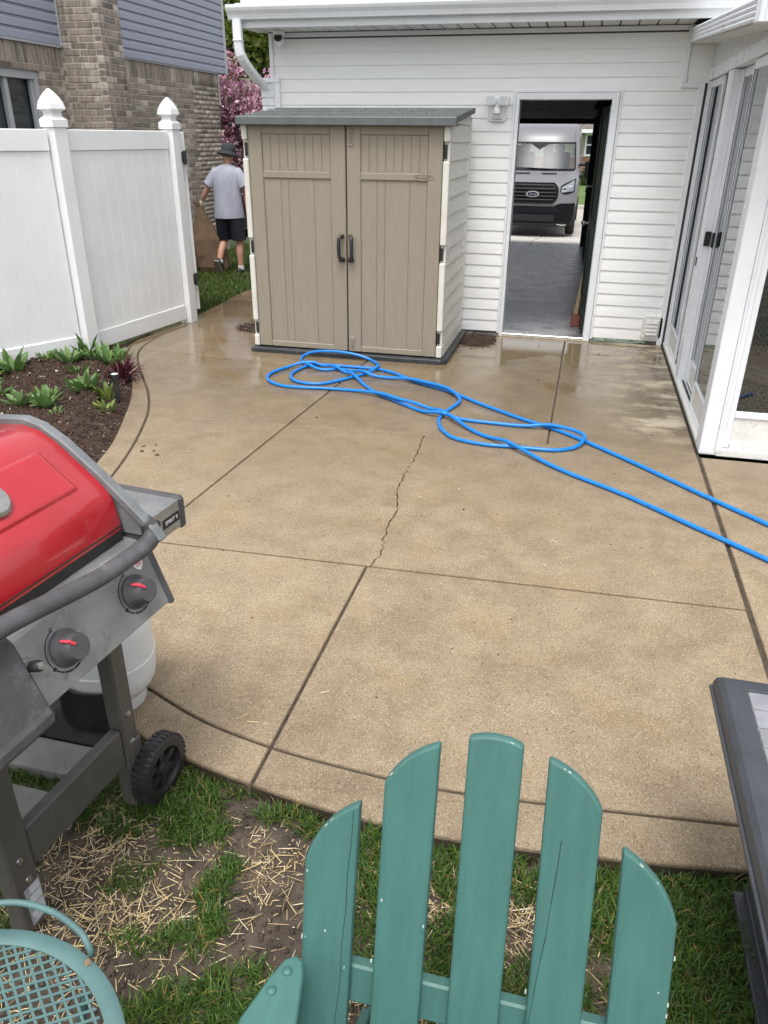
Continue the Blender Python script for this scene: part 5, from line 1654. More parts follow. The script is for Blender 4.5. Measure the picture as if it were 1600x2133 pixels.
# control panel
pan = gprism('control_panel', [(0.0, 0.683), (-0.056, 0.838), (-0.075, 0.852), (-0.13, 0.858), (-0.13, 0.845), (-0.08, 0.838), (-0.02, 0.683)], 0.008, 0.47, M_steel, bev=0.002)
gprism('end_cap', [(0.008, 0.676), (-0.050, 0.838), (-0.070, 0.862), (-0.15, 0.868), (-0.15, 0.70), (-0.02, 0.672)], -0.012, 0.008, M_gplast, bev=0.006)
# grey fairing on the left of the panel
gprism('left_fairing', [(0.035, 0.685), (0.022, 0.705), (-0.035, 0.845), (-0.075, 0.880), (-0.16, 0.885), (-0.16, 0.640), (-0.03, 0.640), (0.028, 0.660)], 0.455, 0.80, M_gplast, bev=0.010)
PN = (GF * 0.155 + Vector((0, 0, 0.056))).normalized()     # panel normal
PU = Vector((0, 0, 1)) - PN * PN.z; PU.normalize()
PR = -GL
MP = Matrix(((PR.x, PU.x, PN.x), (PR.y, PU.y, PN.y), (PR.z, PU.z, PN.z)))
def pp(u, h, off=0.001):
    """point on the panel face: u from the right end, h height fraction 0..1"""
    b = gp(u, 0.0, 0.683) * (1 - h) + gp(u, -0.056, 0.838) * h
    return b + PN * off
def knob(u, h):
    c = pp(u, h)
    k_ = MB().lathe(c, [(0.026, 0.0), (0.040, 0.002), (0.043, 0.006), (0.040, 0.010), (0.034, 0.018), (0.031, 0.040), (0.028, 0.046), (0.0, 0.047)], 28, mtx=MP).build('knob', M_gplast, grill, smooth=True)
    pr = MB().tube([c + MP @ Vector((-0.010, 0.012, 0.048)), c + MP @ Vector((-0.020, 0.025, 0.046)), c + MP @ Vector((-0.026, 0.031, 0.030))], [0.0035, 0.004, 0.003], 6)
    pr.build('pointer', M_pink, k_)
    arc = MB()
    R_ = 0.052
    for a0, a1, w_ in ((100, 200, 0.0012), (205, 236, 0.0022), (240, 265, 0.0026), (269, 290, 0.0028), (294, 312, 0.003)):
        pts = [c + MP @ Vector((R_ * math.cos(rad(a0 + (a1 - a0) * t / 8)), R_ * math.sin(rad(a0 + (a1 - a0) * t / 8)), 0.0)) for t in range(9)]
        for p_, q_ in zip(pts, pts[1:]):
            arc.bar(p_, q_, w_ * 1.4, 0.0008, up=PN)
    arc.lathe(c + MP @ Vector((R_ * math.cos(rad(208)), R_ * math.sin(rad(208)), -0.0006)), [(0.0048, 0.0), (0.0048, 0.0012)], 12, mtx=MP)
    arc.tube([c + MP @ Vector((-0.012 + 0.0045 * math.cos(6.283 * j / 12), 0.0535 + 0.0045 * math.sin(6.283 * j / 12), 0)) for j in range(12)], 0.0006, 4, closed=True)
    arc.build('dial_marks', M_print, grill)
knob(0.100, 0.50)
knob(0.345, 0.50)
ci = pp(0.445, 0.62)
ig = MB().lathe(ci, [(0.019, 0.0), (0.020, 0.004), (0.016, 0.012), (0.0155, 0.015)], 20, mtx=MP).build('igniter', M_screw, grill, smooth=True)
MB().lathe(ci + PN * 0.015, [(0.0125, 0.0), (0.0125, 0.022), (0.010, 0.026), (0.0, 0.027)], 18, mtx=MP).build('igniter_button', M_black, ig, smooth=True)
MB().lathe(ci + PN * 0.0415, [(0.0085, 0.0), (0.008, 0.002), (0.0, 0.0025)], 14, mtx=MP).build('igniter_cap', M_screw, ig, smooth=True)
# shield badge with GS4
sh = []
cb = pp(0.052, 0.86)
for x_, y_ in ((-0.017, 0.016), (0.017, 0.016), (0.017, -0.004), (0.012, -0.015), (0.0, -0.024), (-0.012, -0.015), (-0.017, -0.004)):
    sh.append((x_, y_))
MB().loft([[cb + MP @ Vector((x_, y_, 0)) for x_, y_ in sh], [cb + MP @ Vector((x_, y_, 0.0012)) for x_, y_ in sh]]).build('shield_badge', M_wprint, grill)
MB().obox(cb + MP @ Vector((0, 0.007, 0.0016)), (0.0095, 0.0055, 0.0006), MP).build('badge_window', mat('badge_grey', (0.12, 0.13, 0.14), 0.4, 0.1, 30), grill)
MB().obox(cb + MP @ Vector((0.003, 0.008, 0.0024)), (0.004, 0.0025, 0.0004), MP).build('badge_light', M_wprint, grill)
text_part('badge_lettering', 'GS4', mat('badge_red', (0.55, 0.02, 0.04), 0.5, 0.05, 5), grill, cb + MP @ Vector((0, -0.0075, 0.0014)), 0.0125, MP)
# firebox and lid
gprism('firebox', [(-0.10, 0.868), (-0.13, 0.70), (-0.20, 0.60), (-0.52, 0.60), (-0.62, 0.72), (-0.62, 0.90), (-0.10, 0.90)], 0.02, UW, M_black, bev=0.004)
LID = [(-0.098, 0.880), (-0.102, 0.905), (-0.114, 0.965), (-0.128, 0.985), (-0.150, 1.008), (-0.255, 1.092), (-0.300, 1.118), (-0.350, 1.128), (-0.45, 1.118), (-0.55, 1.06), (-0.61, 0.97), (-0.625, 0.90), (-0.60, 0.88)]
MB().loft([[gp(0.020, v, z) for v, z in LID], [gp(UW, v, z) for v, z in LID]]).build('lid', M_red, grill, bevel=0.008, segs=2, smooth=True, tri=True)
# raised panel on the lid front
RP = [(-0.146, 1.0), (-0.148, 1.013), (-0.156, 1.022), (-0.250, 1.0965), (-0.262, 1.096), (-0.20, 1.04)]
lp = MB()
rings = []
base_a, base_b = Vector((-0.1515, 1.009)), Vector((-0.258, 1.094))
nrm = Vector((0.085, 0.1065)).normalized()
for du, dt, off in ((0.0, 0.0, -0.001), (0.012, 0.06, 0.006), (0.02, 0.10, 0.0075), (0.05, 0.2, 0.0075)):
    rr = []
    for uu, tt in ((0.085 + du, dt), (UW - 0.06 - du, dt), (UW - 0.06 - du, 1 - dt), (0.085 + du, 1 - dt)):
        q_ = base_a + (base_b - base_a) * tt + nrm * off
        rr.append(gp(uu, q_.x, q_.y))
    rings.append(rr)
lp.loft(rings).build('lid_panel', M_red, grill, bevel=0.003)
# cast end band of the lid
BAND = [(0.012, 0.868), (-0.010, 0.900), (-0.150, 1.026), (-0.240, 1.096), (-0.300, 1.130), (-0.352, 1.142), (-0.46, 1.132), (-0.56, 1.07), (-0.628, 0.975), (-0.64, 0.88)]
BIN = [(-0.022, 0.862), (-0.034, 0.890), (-0.156, 1.000), (-0.244, 1.068), (-0.304, 1.102), (-0.352, 1.112), (-0.45, 1.102), (-0.545, 1.05), (-0.60, 0.96), (-0.612, 0.88)]
for u0, u1 in ((-0.006, 0.022), (UW - 0.002, UW + 0.026)):
    mbb = MB()
    pr = BAND + BIN[::-1]
    mbb.loft([[gp(u0, v, z) for v, z in pr], [gp(u1, v, z) for v, z in pr]])
    mbb.build('lid_end', M_cast, grill, bevel=0.004, tri=True)
    e0 = [(-0.05, 0.872), (-0.05, 0.905), (-0.156, 1.004), (-0.244, 1.072), (-0.304, 1.105), (-0.352, 1.115), (-0.45, 1.105), (-0.545, 1.053), (-0.60, 0.962), (-0.615, 0.872)]
    gprism('lid_side', e0, u0 + 0.008, u1 - 0.006, M_cast)
# handle: leaves the tip of each end band and bows forward
hpath = cr([gp(0.012, -0.040, 0.915), gp(0.004, -0.028, 0.893), gp(0.018, -0.020, 0.872), gp(0.06, -0.020, 0.862), gp(0.13, -0.022, 0.862), gp(0.21, -0.024, 0.864), gp(0.31, -0.026, 0.878), gp(0.42, -0.028, 0.896), gp(0.50, -0.030, 0.905), gp(0.56, -0.030, 0.905), gp(0.590, -0.030, 0.900), gp(0.604, -0.03, 0.893), gp(0.594, -0.04, 0.915)], 6)
nh_ = len(hpath)
mbh = MB()
rings = []
for i, p in enumerate(hpath):
    a, b = hpath[max(0, i - 1)], hpath[min(nh_ - 1, i + 1)]
    t = (b - a).normalized()
    x_ = t.cross(Vector((0, 0, 1)) + GF * 0.7).normalized()
    y_ = x_.cross(t)
    s_ = min(i, nh_ - 1 - i) / (nh_ / 2)
    rx_ = 0.020 + 0.002 * min(1, s_ * 2); ry2 = 0.0175
    rings.append([p + x_ * rx_ * math.cos(6.283 * j / 12) + y_ * ry2 * math.sin(6.283 * j / 12) for j in range(12)])
mbh.loft(rings).build('lid_handle', M_gplast, grill, smooth='all')
tw = gp(0.30, -0.208, 1.055)
# thermometer on the lid front
MT = Matrix(((-GL.x, 0, 0), (-GL.y, 0, 0), (0, 0, 1)))
LN = (GF * 0.085 + Vector((0, 0, 0.1065))).normalized()
LU = Vector((0, 0, 1)) - LN * LN.z; LU.normalize()
ML = Matrix(((PR.x, LU.x, LN.x), (PR.y, LU.y, LN.y), (PR.z, LU.z, LN.z)))
th = MB().lathe(tw + LN * 0.006, [(0.045, 0.0), (0.046, 0.010), (0.040, 0.016), (0.0, 0.0165)], 24, mtx=ML).build('thermometer', M_screw, grill, smooth=True)
# right side table
tb = gb_('side_table', -0.202, -0.022, -0.33, -0.098, 0.855, 0.870, M_steel)
gb_('table_edge', -0.230, -0.2022, -0.34, -0.088, 0.775, 0.873, M_gplast, tb, 0.008)
gb_('table_rim', -0.2022, -0.012, -0.338, -0.3305, 0.80, 0.8735, M_gplast, tb, 0.004)
gb_('table_front', -0.202, -0.012, -0.098, -0.090, 0.785, 0.8705, M_steel, tb, 0.003)
pl = gb_('name_plate', -0.196, -0.122, -0.0898, -0.0885, 0.811, 0.838, M_print, tb, 0)
MFt = Matrix(((-GL.x, 0, GF.x), (-GL.y, 0, GF.y), (0, 1, 0)))
text_part('plate_lettering', 'SPIRIT II', M_wprint, tb, gp(-0.159, -0.0880, 0.8245), 0.0165, MFt, extrude=0.0003)
gb_('hook_rail', -0.075, -0.005, -0.088, -0.055, 0.852, 0.872, M_black, tb, 0.006)
# left side table (folded out of view of the lens, still there)
gb_('side_table', UW + 0.03, UW + 0.30, -0.40, -0.05, 0.855, 0.872, M_steel)
# cart: legs, rails, shelf
def leg(u, v, h=0.030):
    mbl = MB()
    t = [(u - h, v - 0.026), (u + h, v - 0.026), (u + h, v + 0.026), (u - h, v + 0.026)]
    mbl.loft([[gp(a, b, -0.035) for a, b in t], [gp(a, b, 0.70) for a, b in t]])
    return mbl.build('leg', M_cart, grill, bevel=0.006)
LV, LVB = -0.185, -0.66
fr = leg(0.055, LV); flg = leg(0.487, LV, 0.037); br = leg(0.055, LVB); bl = leg(0.487, LVB, 0.037)
rail = gb_('frame_rail', 0.086, 0.449, LV - 0.014, LV + 0.020, 0.135, 0.262, M_cart, bev=0.005)
gb_('frame_rail', 0.086, 0.449, LVB - 0.014, LVB + 0.014, 0.135, 0.262, M_cart)
gb_('frame_rail', 0.468, 0.506, LVB + 0.026, LV - 0.026, 0.16, 0.24, M_cart)
for (u, z_, par) in ((0.055, 0.30, fr), (0.055, 0.20, fr), (0.490, 0.20, flg), (0.480, 0.125, flg)):
    MB().lathe(gp(u, LV + 0.0262, z_), [(0.010, 0.0), (0.009, 0.004), (0.004, 0.006), (0.0, 0.006)], 12, mtx=Matrix(((-GL.x, 0, GF.x), (-GL.y, 0, GF.y), (0, 1, 0)))).build('bolt', M_screw, par, smooth=True)
# warning sticker on the front left leg
st = gb_('sticker', 0.4535, 0.502, LV + 0.0263, LV + 0.0269, -0.02, 0.105, mat('sticker_grey', (0.30, 0.32, 0.36), 0.4, 0.05, 10), flg, 0)
sl = MB()
r_s = random.Random(4)
for i in range(24):
    z_ = 0.098 - i * 0.0048
    if i in (5, 12): continue
    u1 = 0.4565 + 0.042 * r_s.uniform(.65, 1)
    sl.obox(gp((u1 + 0.4565) / 2, LV + 0.0272, z_), ((u1 - 0.4565) / 2, 0.0002, 0.0011), MG)
sl.build('sticker_print', M_wprint, flg, kind='stuff')
gprism('rail_foot', [(LV - 0.02, 0.20), (LV + 0.03, 0.20), (LV + 0.03, 0.04), (LV + 0.01, -0.02), (LV - 0.02, 0.0)], 0.022, 0.07, M_cart, bev=0.005)
# wheels at the right end, axle along the depth of the cart
def wheel(v):
    c = gp(-0.005, v, 0.055)
    MW = Matrix((tuple(GL), (0, 0, 1), tuple(GF))).transposed()
    R_ = 0.105
    tyre = MB().lathe(c, [(0.070, -0.026), (0.094, -0.026), (0.102, -0.020), (0.105, -0.012), (0.105, 0.012), (0.102, 0.020), (0.094, 0.026), (0.070, 0.026), (0.066, 0.0)], 40, mtx=MW)
    tyre.f = tyre.f[:-2]
    w_ = tyre.build('wheel', M_rubber, grill, smooth=True)
    tr_ = MB()
    for i in range(36):
        a = 6.283 * i / 36
        ra = Vector((math.cos(a), math.sin(a), 0)); ta = Vector((-math.sin(a), math.cos(a), 0))
        for side in (-1, 1):
            cc = c + MW @ (ra * 0.1045 + Vector((0, 0, side * 0.0125)) + ta * (0.004 if side > 0 else 0))
            mtx = MW @ Matrix((tuple(ta), tuple(ra), (0, 0, 1))).transposed()
            tr_.obox(cc, (0.0055, 0.0022, 0.009), mtx)
    tr_.build('tread', M_rubber, w_, kind='stuff')
    hub = MB().lathe(c, [(0.0, -0.012), (0.022, -0.012), (0.026, 0.0), (0.022, 0.024), (0.0, 0.026)], 20, mtx=MW)
    hub.build('hub', M_rubber, w_, smooth=True)
    for i in range(6):
        a = 6.283 * i / 6 + 0.3
        ra = Vector((math.cos(a), math.sin(a), 0))
        sp_ = MB()
        a2 = a + 0.32
        ra2 = Vector((math.cos(a2), math.sin(a2), 0))
        sp_.bar(c + MW @ (ra * 0.018 + Vector((0, 0, 0.010))), c + MW @ (ra2 * 0.070 + Vector((0, 0, 0.010))), 0.022, 0.010, up=MW @ Vector((0, 0, 1)))
        sp_.build('spoke', M_rubber, w_)
    MB().lathe(c, [(0.066, -0.006), (0.066, 0.002), (0.05, 0.002), (0.0, 0.0)], 24, mtx=MW).build('disc', M_black, w_)
wheel(LV + 0.055)
wheel(LVB - 0.05)
# propane tank hanging behind the front right leg
M_tank = mat('white_tank_paint', (0.70, 0.715, 0.72), 0.4, 0.04, 6, 0.08, 90, dirt=0.3, dirtc=(0.45, 0.44, 0.36), ds=5)
tk = thing('propane_tank', tuple(gp(-0.02, -0.40, 0.03)), 'white propane tank standing under the right side of the red-lidded grill', 'gas tank')
ct = Vector((-1.405, 1.83, 0.035))
prof = [(0.0, 0.0), (0.10, 0.004), (0.13, 0.03), (0.149, 0.065), (0.154, 0.10), (0.154, 0.145), (0.157, 0.148), (0.157, 0.155), (0.154, 0.158), (0.154, 0.26), (0.150, 0.29), (0.134, 0.325), (0.10, 0.352), (0.05, 0.366), (0.0, 0.368)]
MB().lathe(ct, prof, 36).build('body', M_tank, tk, smooth=True)
MB().lathe(ct, [(0.105, -0.055), (0.108, -0.05), (0.108, 0.01)], 28).build('foot_ring', M_tank, tk, smooth=True)
col_ = []
for j in range(22):
    a = rad(25 + 310 * j / 21)
    col_.append((ct.x + 0.095 * math.cos(a), ct.y + 0.095 * math.sin(a), 0))
mbc = MB().loft([[(x_, y_, ct.z + 0.35) for x_, y_, _ in col_], [(x_, y_, ct.z + 0.45) for x_, y_, _ in col_]], closed=False, cap=False)
mbc.loft([[(ct.x + (x_ - ct.x) * .965, ct.y + (y_ - ct.y) * .965, ct.z + 0.35) for x_, y_, _ in col_], [(ct.x + (x_ - ct.x) * .965, ct.y + (y_ - ct.y) * .965, ct.z + 0.45) for x_, y_, _ in col_]], closed=False, cap=False)
mbc.build('collar', M_tank, tk)
MB().cyl(ct + Vector((0, 0, 0.36)), ct + Vector((0, 0, 0.43)), 0.018, 12).build('valve', M_screw, tk)
rg = MB().tube(cr([ct + Vector((0, 0, 0.40)), ct + Vector((0.03, -0.09, 0.405)), ct + Vector((0.02, -0.20, 0.44)), ct + Vector((0.04, -0.26, 0.55)), ct + Vector((0.05, -0.3, 0.62))], 6), 0.009, 8)
rg.build('gas_line', M_black, grill, smooth=True)
cr_ = MB()
for r_a, r_b in ((0.175, 0.168),):
    o_r = [(ct.x + r_a * math.cos(rad(202 + 112 * j / 16)), ct.y + r_a * math.sin(rad(202 + 112 * j / 16))) for j in range(17)]
    i_r = [(ct.x + r_b * math.cos(rad(202 + 112 * j / 16)), ct.y + r_b * math.sin(rad(202 + 112 * j / 16))) for j in range(17)]
    cr_.prism(o_r + i_r[::-1], 'z', -0.006, 0.150)
cr_.build('tank_cradle', M_black, grill, tri=True)
# pavers under the grill
M_paver = mat('grey_paver', (0.20, 0.195, 0.185), 0.85, 0.15, 7, 0.5, 100, dirt=0.5, dirtc=(0.075, 0.07, 0.065), ds=7)
M_mat = mat('black_rubber_mat', (0.022, 0.021, 0.020), 0.9, 0.3, 12, 0.8, 90, dirt=0.25, dirtc=(0.09, 0.085, 0.075), ds=14)
rp2 = [(-1.535, 1.80, 0.235, 0.192, 0, 'black-stained paver slab, furthest back under the grill', M_mat), (-1.535, 1.537, 0.225, 0.062, 0, 'grey paver slab with a dark stain, middle one under the grill', M_paver), (-1.53, 1.30, 0.225, 0.105, 1, 'plain grey paver slab, nearest one under the grill', M_paver)]
for x_, y_, hx, hy, an, lab, mm in rp2:
    p_ = MB().obox((x_, y_, -0.035), (hx, hy, 0.028), rot3(0, 0, rad(-an))).build('paver', mm, loc=(x_, y_, -0.06), bevel=0.006, segs=2)
    tag(p_, lab, 'paver', 'pavers under the grill')
# ================================================================== TEAL WOODEN CHAIR
M_teal = mat('teal_paint', (0.050, 0.140, 0.124), 0.48, 0.07, 5, 0.16, 70, stretch=(9, 1.2, 1.2), dirt=0.10, dirtc=(0.08, 0.20, 0.19), ds=5, spec=0.45)
M_chip2 = mat('bare_chip', (0.38, 0.46, 0.42), 0.8, 0.15, 60)
M_tcrack = mat('dark_crack', (0.012, 0.035, 0.032), 0.9, 0.2, 30)
chair = thing('slat_back_chair', (-0.04, 0.7, -0.05), 'teal painted wooden garden chair with a rounded five-slat back, in the foreground', 'chair')
LEAN = rad(20)
CU = Vector((0, math.sin(LEAN), math.cos(LEAN))); CN = Vector((0, -math.cos(LEAN), math.sin(LEAN)))
CP = Vector((-0.04, 0.98, 0.90))
def cp(x, v, n=0.0): return Vector((x, CP.y, CP.z)) + CU * v + CN * n
def bez(a, b, bulge, n=9):
    a, b = Vector(a), Vector(b)
    m_ = (a + b) / 2
    d_ = (b - a)
    nn = Vector((-d_.y, d_.x)).normalized()
    if nn.y < 0: nn = -nn
    c_ = m_ + nn * bulge * 2
    return [tuple(a * (1 - t) ** 2 + c_ * 2 * t * (1 - t) + b * t * t) for t in [i / n for i in range(n + 1)]]
slats = [(-0.348, -0.258, -0.288, -0.165, 0.017), (-0.220, -0.132, -0.120, -0.036, 0.012), (-0.087, 0.003, -0.016, -0.016, 0.009), (0.044, 0.136, -0.028, -0.099, 0.012), (0.174, 0.269, -0.155, -0.262, 0.016)]
VB = -0.74
for i, (xl, xr, vl, vr, bu) in enumerate(slats):
    top = bez((xl, vl), (xr, vr), bu)
    sh_ = 0.016
    outl = [(xl + sh_ * 1.2, VB), (xr + sh_ * 0.9, VB)] + [tuple(p) for p in reversed(top)]
    mb = MB().loft([[cp(x, v, -0.011) for x, v in outl], [cp(x, v, 0.011) for x, v in outl]])
    mb.build('back_slat', M_teal, chair, bevel=0.0055, segs=2, tri=True)
# paint chips along worn edges and hairline splits
rch = random.Random(12)
mbk = MB()
for i, (xl, xr, vl, vr, bu) in enumerate(slats):
    top = bez((xl, vl), (xr, vr), bu, 40)
    spots = [5, 3, 1, 3, 7][i]
    for k_ in range(spots):
        if rch.random() < 0.55:
            j = rch.randint(4, 36)
            x, v = top[j]
            c_ = cp(x, v - 0.003, 0.0095)
            w_, h_ = rch.uniform(.0006, .004), rch.uniform(.0004, .0012)
            t_ = Vector(top[j + 1]) - Vector(top[j - 1]); t_.normalize()
            tx = Vector((t_.x, 0, 0)) + CU * t_.y
            mt = Matrix((tuple(tx), tuple(CN.cross(tx)), tuple(CN))).transposed()
            mbk.obox(c_, (w_, h_, 0.002), mt)
        else:
            side = rch.choice((xl + 0.002, xr - 0.002))
            mbk.obox(cp(side + 0.012 * 0.4, rch.uniform(-0.6, -0.3), 0.0095), (0.0012, 0.0025, 0.002), Matrix((tuple((1, 0, 0)), tuple(CU), tuple(CN))).transposed())
for x, v in ((-0.26, -0.47), (-0.335, -0.43), (-0.205, -0.33), (0.255, -0.38), (-0.30, -0.41)):
    mbk.obox(cp(x, v, 0.011), (rch.uniform(.0008, .002), rch.uniform(.001, .003), 0.0006), Matrix((tuple((1, 0, 0)), tuple(CU), tuple(CN))).transposed())
mbk.build('paint_chip', M_chip2, chair, kind='stuff')
def split(name, pts):
    mb = MB()
    for (a, b) in zip(pts, pts[1:]):
        mb.bar(cp(*a, 0.0110), cp(*b, 0.0110), rch.uniform(.0006, .0016), 0.0008, up=CN)
    mb.build(name, M_tcrack, chair)
split('split', [(-0.268, -0.18), (-0.267, -0.24), (-0.269, -0.30), (-0.266, -0.36), (-0.268, -0.43), (-0.265, -0.50), (-0.268, -0.57), (-0.262, -0.62)])
split('split', [(0.078, -0.16), (0.077, -0.21), (0.074, -0.27), (0.072, -0.33), (0.068, -0.37), (0.066, -0.40), (0.064, -0.44), (0.060, -0.50)])
# back rails behind the slats
def rail(v, hw, hx0, hx1):
    c0, c1 = cp(hx0, v, -0.026), cp(hx1, v, -0.026)
    mt = Matrix(((1, 0, 0), tuple(CU), tuple(CN))).transposed()
    return MB().obox((c0 + c1) / 2, ((hx1 - hx0) / 2, hw, 0.0145), mt).build('back_rail', M_teal, chair, bevel=0.004)
rail(-0.515, 0.036, -0.335, 0.275)
rail(-0.72, 0.03, -0.32, 0.26)
# arms
def arm(sx, yr):
    z = 0.505
    pts = [(-0.372, 0.05), (-0.395, 0.30), (-0.390, yr - 0.12), (-0.368, yr - 0.045), (-0.355, yr - 0.012), (-0.338, yr), (-0.322, yr - 0.008), (-0.314, yr - 0.03), (-0.300, yr - 0.10), (-0.262, yr - 0.28), (-0.255, 0.05)]
    if sx > 0: pts = [(-0.075 - x, y) for x, y in pts]
    a = MB().slab(ccw(pts), z - 0.022, z, 0.005).build('arm', M_teal, chair, tri=True)
    if sx < 0:
        for bx_, by_ in ((-0.342, yr - 0.033), (-0.356, yr - 0.070)):
            MB().lathe((bx_, by_, z), [(0.0085, 0.0), (0.0082, 0.002), (0.006, 0.0045), (0.0, 0.0055)], 16).build('bolt', M_teal, a, smooth=True)
    return a
arm(-1, 0.785); arm(1, 0.60)
for sx in (-1, 1):
    xa = -0.30 if sx < 0 else 0.215
    MB().box((xa, 0.08, -0.06), (xa + 0.022, 0.17, 0.482)).build('front_leg', M_teal, chair, bevel=0.004)
    MB().loft([[(xa + o, y, z) for y, z in ((0.12, 0.34), (0.12, 0.24), (1.02, -0.06), (1.06, -0.06), (0.98, 0.06))] for o in (0.022, 0.044)]).build('side_rail', M_teal, chair, bevel=0.003)
for i in range(5):
    y_ = 0.13 + i * 0.095
    z_ = 0.36 - 0.26 * (y_ - 0.12)
    MB().obox((-0.04, y_, z_), (0.28, 0.040, 0.009), rot3(rad(-14.5))).build('seat_slat', M_teal, chair, bevel=0.004)

# ================================================================== TEAL MESH TABLE
M_tmet = mat('teal_metal', (0.078, 0.155, 0.152), 0.55, 0.1, 10, 0.08, 200, dirt=0.25, dirtc=(0.13, 0.21, 0.20), ds=14)
M_rust = mat('rust', (0.16, 0.115, 0.075), 0.9, 0.3, 60)
mt_ = thing('mesh_side_table', (-0.81, 0.45, -0.05), 'round teal metal mesh side table with a raised rod handle, in the near left corner', 'table')
TC = Vector((-0.800, 0.430, 0.475)); TR = 0.298
rim = MB().lathe(TC, [(TR, -0.018), (TR, 0.0), (TR - 0.003, 0.0025), (TR - 0.027, 0.0025), (TR - 0.030, 0.0), (TR - 0.030, -0.003), (TR - 0.003, -0.003), (TR - 0.003, -0.018)], 72)
rim.f = rim.f[:-2]
rim.build('rim', M_tmet, mt_, smooth=True)
mm = MB()
P_, Q_ = 0.0265, 0.0200      # diamond: along and across
R_in = TR - 0.028
ca, sa = math.cos(rad(-4)), math.sin(rad(-4))
nst = int(R_in / (Q_ / 2)) + 2
for s_ in (1, -1):
    for i in range(-60, 61):
        # zig-zag strand: line of slope s_*Q/P through i*Q
        pts = []
        cur = []
        for j in range(-80, 81):
            x_ = j * P_ / 4
            base = s_ * x_ * Q_ / P_ + i * Q_
            # flatten near the knots so cells look pressed, not drawn
            y_ = base + s_ * 0.0016 * math.sin(2 * math.pi * 2 * x_ / P_)
            p = (x_ * ca - y_ * sa, x_ * sa + y_ * ca)
            if p[0] ** 2 + p[1] ** 2 < R_in ** 2:
                cur.append(p)
            elif cur:
                break
        for a, b in zip(cur, cur[1:]):
            mm.bar((TC.x + a[0], TC.y + a[1], TC.z - 0.001 + 0.0004 * s_), (TC.x + b[0], TC.y + b[1], TC.z - 0.001 + 0.0004 * s_), 0.0043, 0.0022)
mm.build('mesh_top', M_tmet, mt_, kind='stuff')
hp_ = cr([(-0.693, 0.713, 0.478), (-0.686, 0.706, 0.500), (-0.698, 0.713, 0.516), (-0.715, 0.722, 0.520), (-0.771, 0.740, 0.521), (-0.833, 0.745, 0.521), (-0.885, 0.734, 0.521), (-0.935, 0.705, 0.516), (-0.950, 0.690, 0.500), (-0.953, 0.680, 0.477)], 6)
MB().tube(hp_, 0.0058, 10).build('rod_handle', M_tmet, mt_, smooth='all')
MB().obox((-0.690, 0.698, 0.4795), (0.0055, 0.007, 0.0015), rot3(0, 0, rad(50))).build('weld', M_rust, mt_, bevel=0.002)
for a in (60, 180, 300):
    ca_, sa_ = math.cos(rad(a)), math.sin(rad(a))
    MB().tube(cr([TC + Vector((ca_ * 0.26, sa_ * 0.26, -0.012)), TC + Vector((ca_ * 0.20, sa_ * 0.20, -0.25)), TC + Vector((ca_ * 0.27, sa_ * 0.27, -0.52))], 6), 0.008, 8).build('leg', M_tmet, mt_, smooth=True)

# ================================================================== TILE-TOP FIRE TABLE
M_ftab = mat('charcoal_metal', (0.045, 0.050, 0.060), 0.42, 0.12, 12, 0.25, 320, dirt=0.15, dirtc=(0.10, 0.10, 0.11), ds=10)
M_tile = mat('grey_slate_tile', (0.20, 0.205, 0.222), 0.45, 0.12, 18, 0.25, 90, rand=0.22)
M_grout = mat('white_grout', (0.68, 0.68, 0.66), 0.8, 0.06, 30)
ft = thing('tile_top_table', (0.87, 1.13, -0.05), 'dark metal outdoor table with grey tile top at the right edge of the photo', 'table')
FX0, FX1, FY0, FY1, FZ = 0.432, 1.315, 0.62, 1.635, 0.62
prof = [(0.031, 0.0), (0.016, -0.005), (0.005, -0.016), (0.0, -0.034), (0.0, -0.044), (-0.005, -0.046), (-0.005, -0.054), (0.06, -0.054)]
def ring(d, z): return [(FX0 + d, FY0 + d, FZ + z), (FX1 - d, FY0 + d, FZ + z), (FX1 - d, FY1 - d, FZ + z), (FX0 + d, FY1 - d, FZ + z)]
fr_ = MB().loft([ring(0.0605, -0.006), ring(0.0605, -0.001), ring(0.0585, 0.0)] + [ring(d_, z_) for d_, z_ in prof], cap=False)
fr_.build('top_frame', M_ftab, ft)
MB().box((FX0 + 0.05, FY0 + 0.05, FZ - 0.05), (FX1 - 0.05, FY1 - 0.05, FZ - 0.0065)).build('grout_bed', M_grout, ft)
tw_, th_ = 0.0535, 0.0625
tm = MB().box((-tw_ / 2 + 0.0015, -th_ / 2 + 0.0015, -0.003), (tw_ / 2 - 0.0015, th_ / 2 - 0.0015, 0.003)).mesh(bevel=0.0008, name='tile')
nxt = int((FX1 - FX0 - 0.121) / tw_); nyt = int((FY1 - FY0 - 0.121) / th_)
for i in range(nxt):
    for j in range(nyt):
        piece('tile', tm, M_tile, ft, (FX0 + 0.0615 + tw_ * (i + .5), FY1 - 0.0615 - th_ * (j + .5), FZ - 0.0045))
MB().loft([[(0.612, 0.72, -0.03), (1.16, 0.72, -0.03), (1.16, 1.530, -0.03), (0.612, 1.530, -0.03)], [(0.655, 0.76, 0.55), (1.13, 0.76, 0.55), (1.13, 1.50, 0.55), (0.655, 1.50, 0.55)]]).build('pedestal', M_ftab, ft, bevel=0.006)
MB().loft([[(0.607, 1.36, 0.02), (0.640, 1.36, 0.02), (0.640, 1.536, 0.02), (0.607, 1.536, 0.02)], [(0.600, 1.40, 0.56), (0.64, 1.40, 0.56), (0.64, 1.62, 0.56), (0.600, 1.62, 0.56)]]).build('corner_leg', M_ftab, ft, bevel=0.004)
MB().box((0.585, 0.70, -0.055), (1.19, 1.557, -0.012)).build('base_flange', M_ftab, ft, bevel=0.003)
MB().box((0.606, 0.715, -0.012), (1.175, 1.545, 0.022)).build('base_step', M_ftab, ft, bevel=0.003)

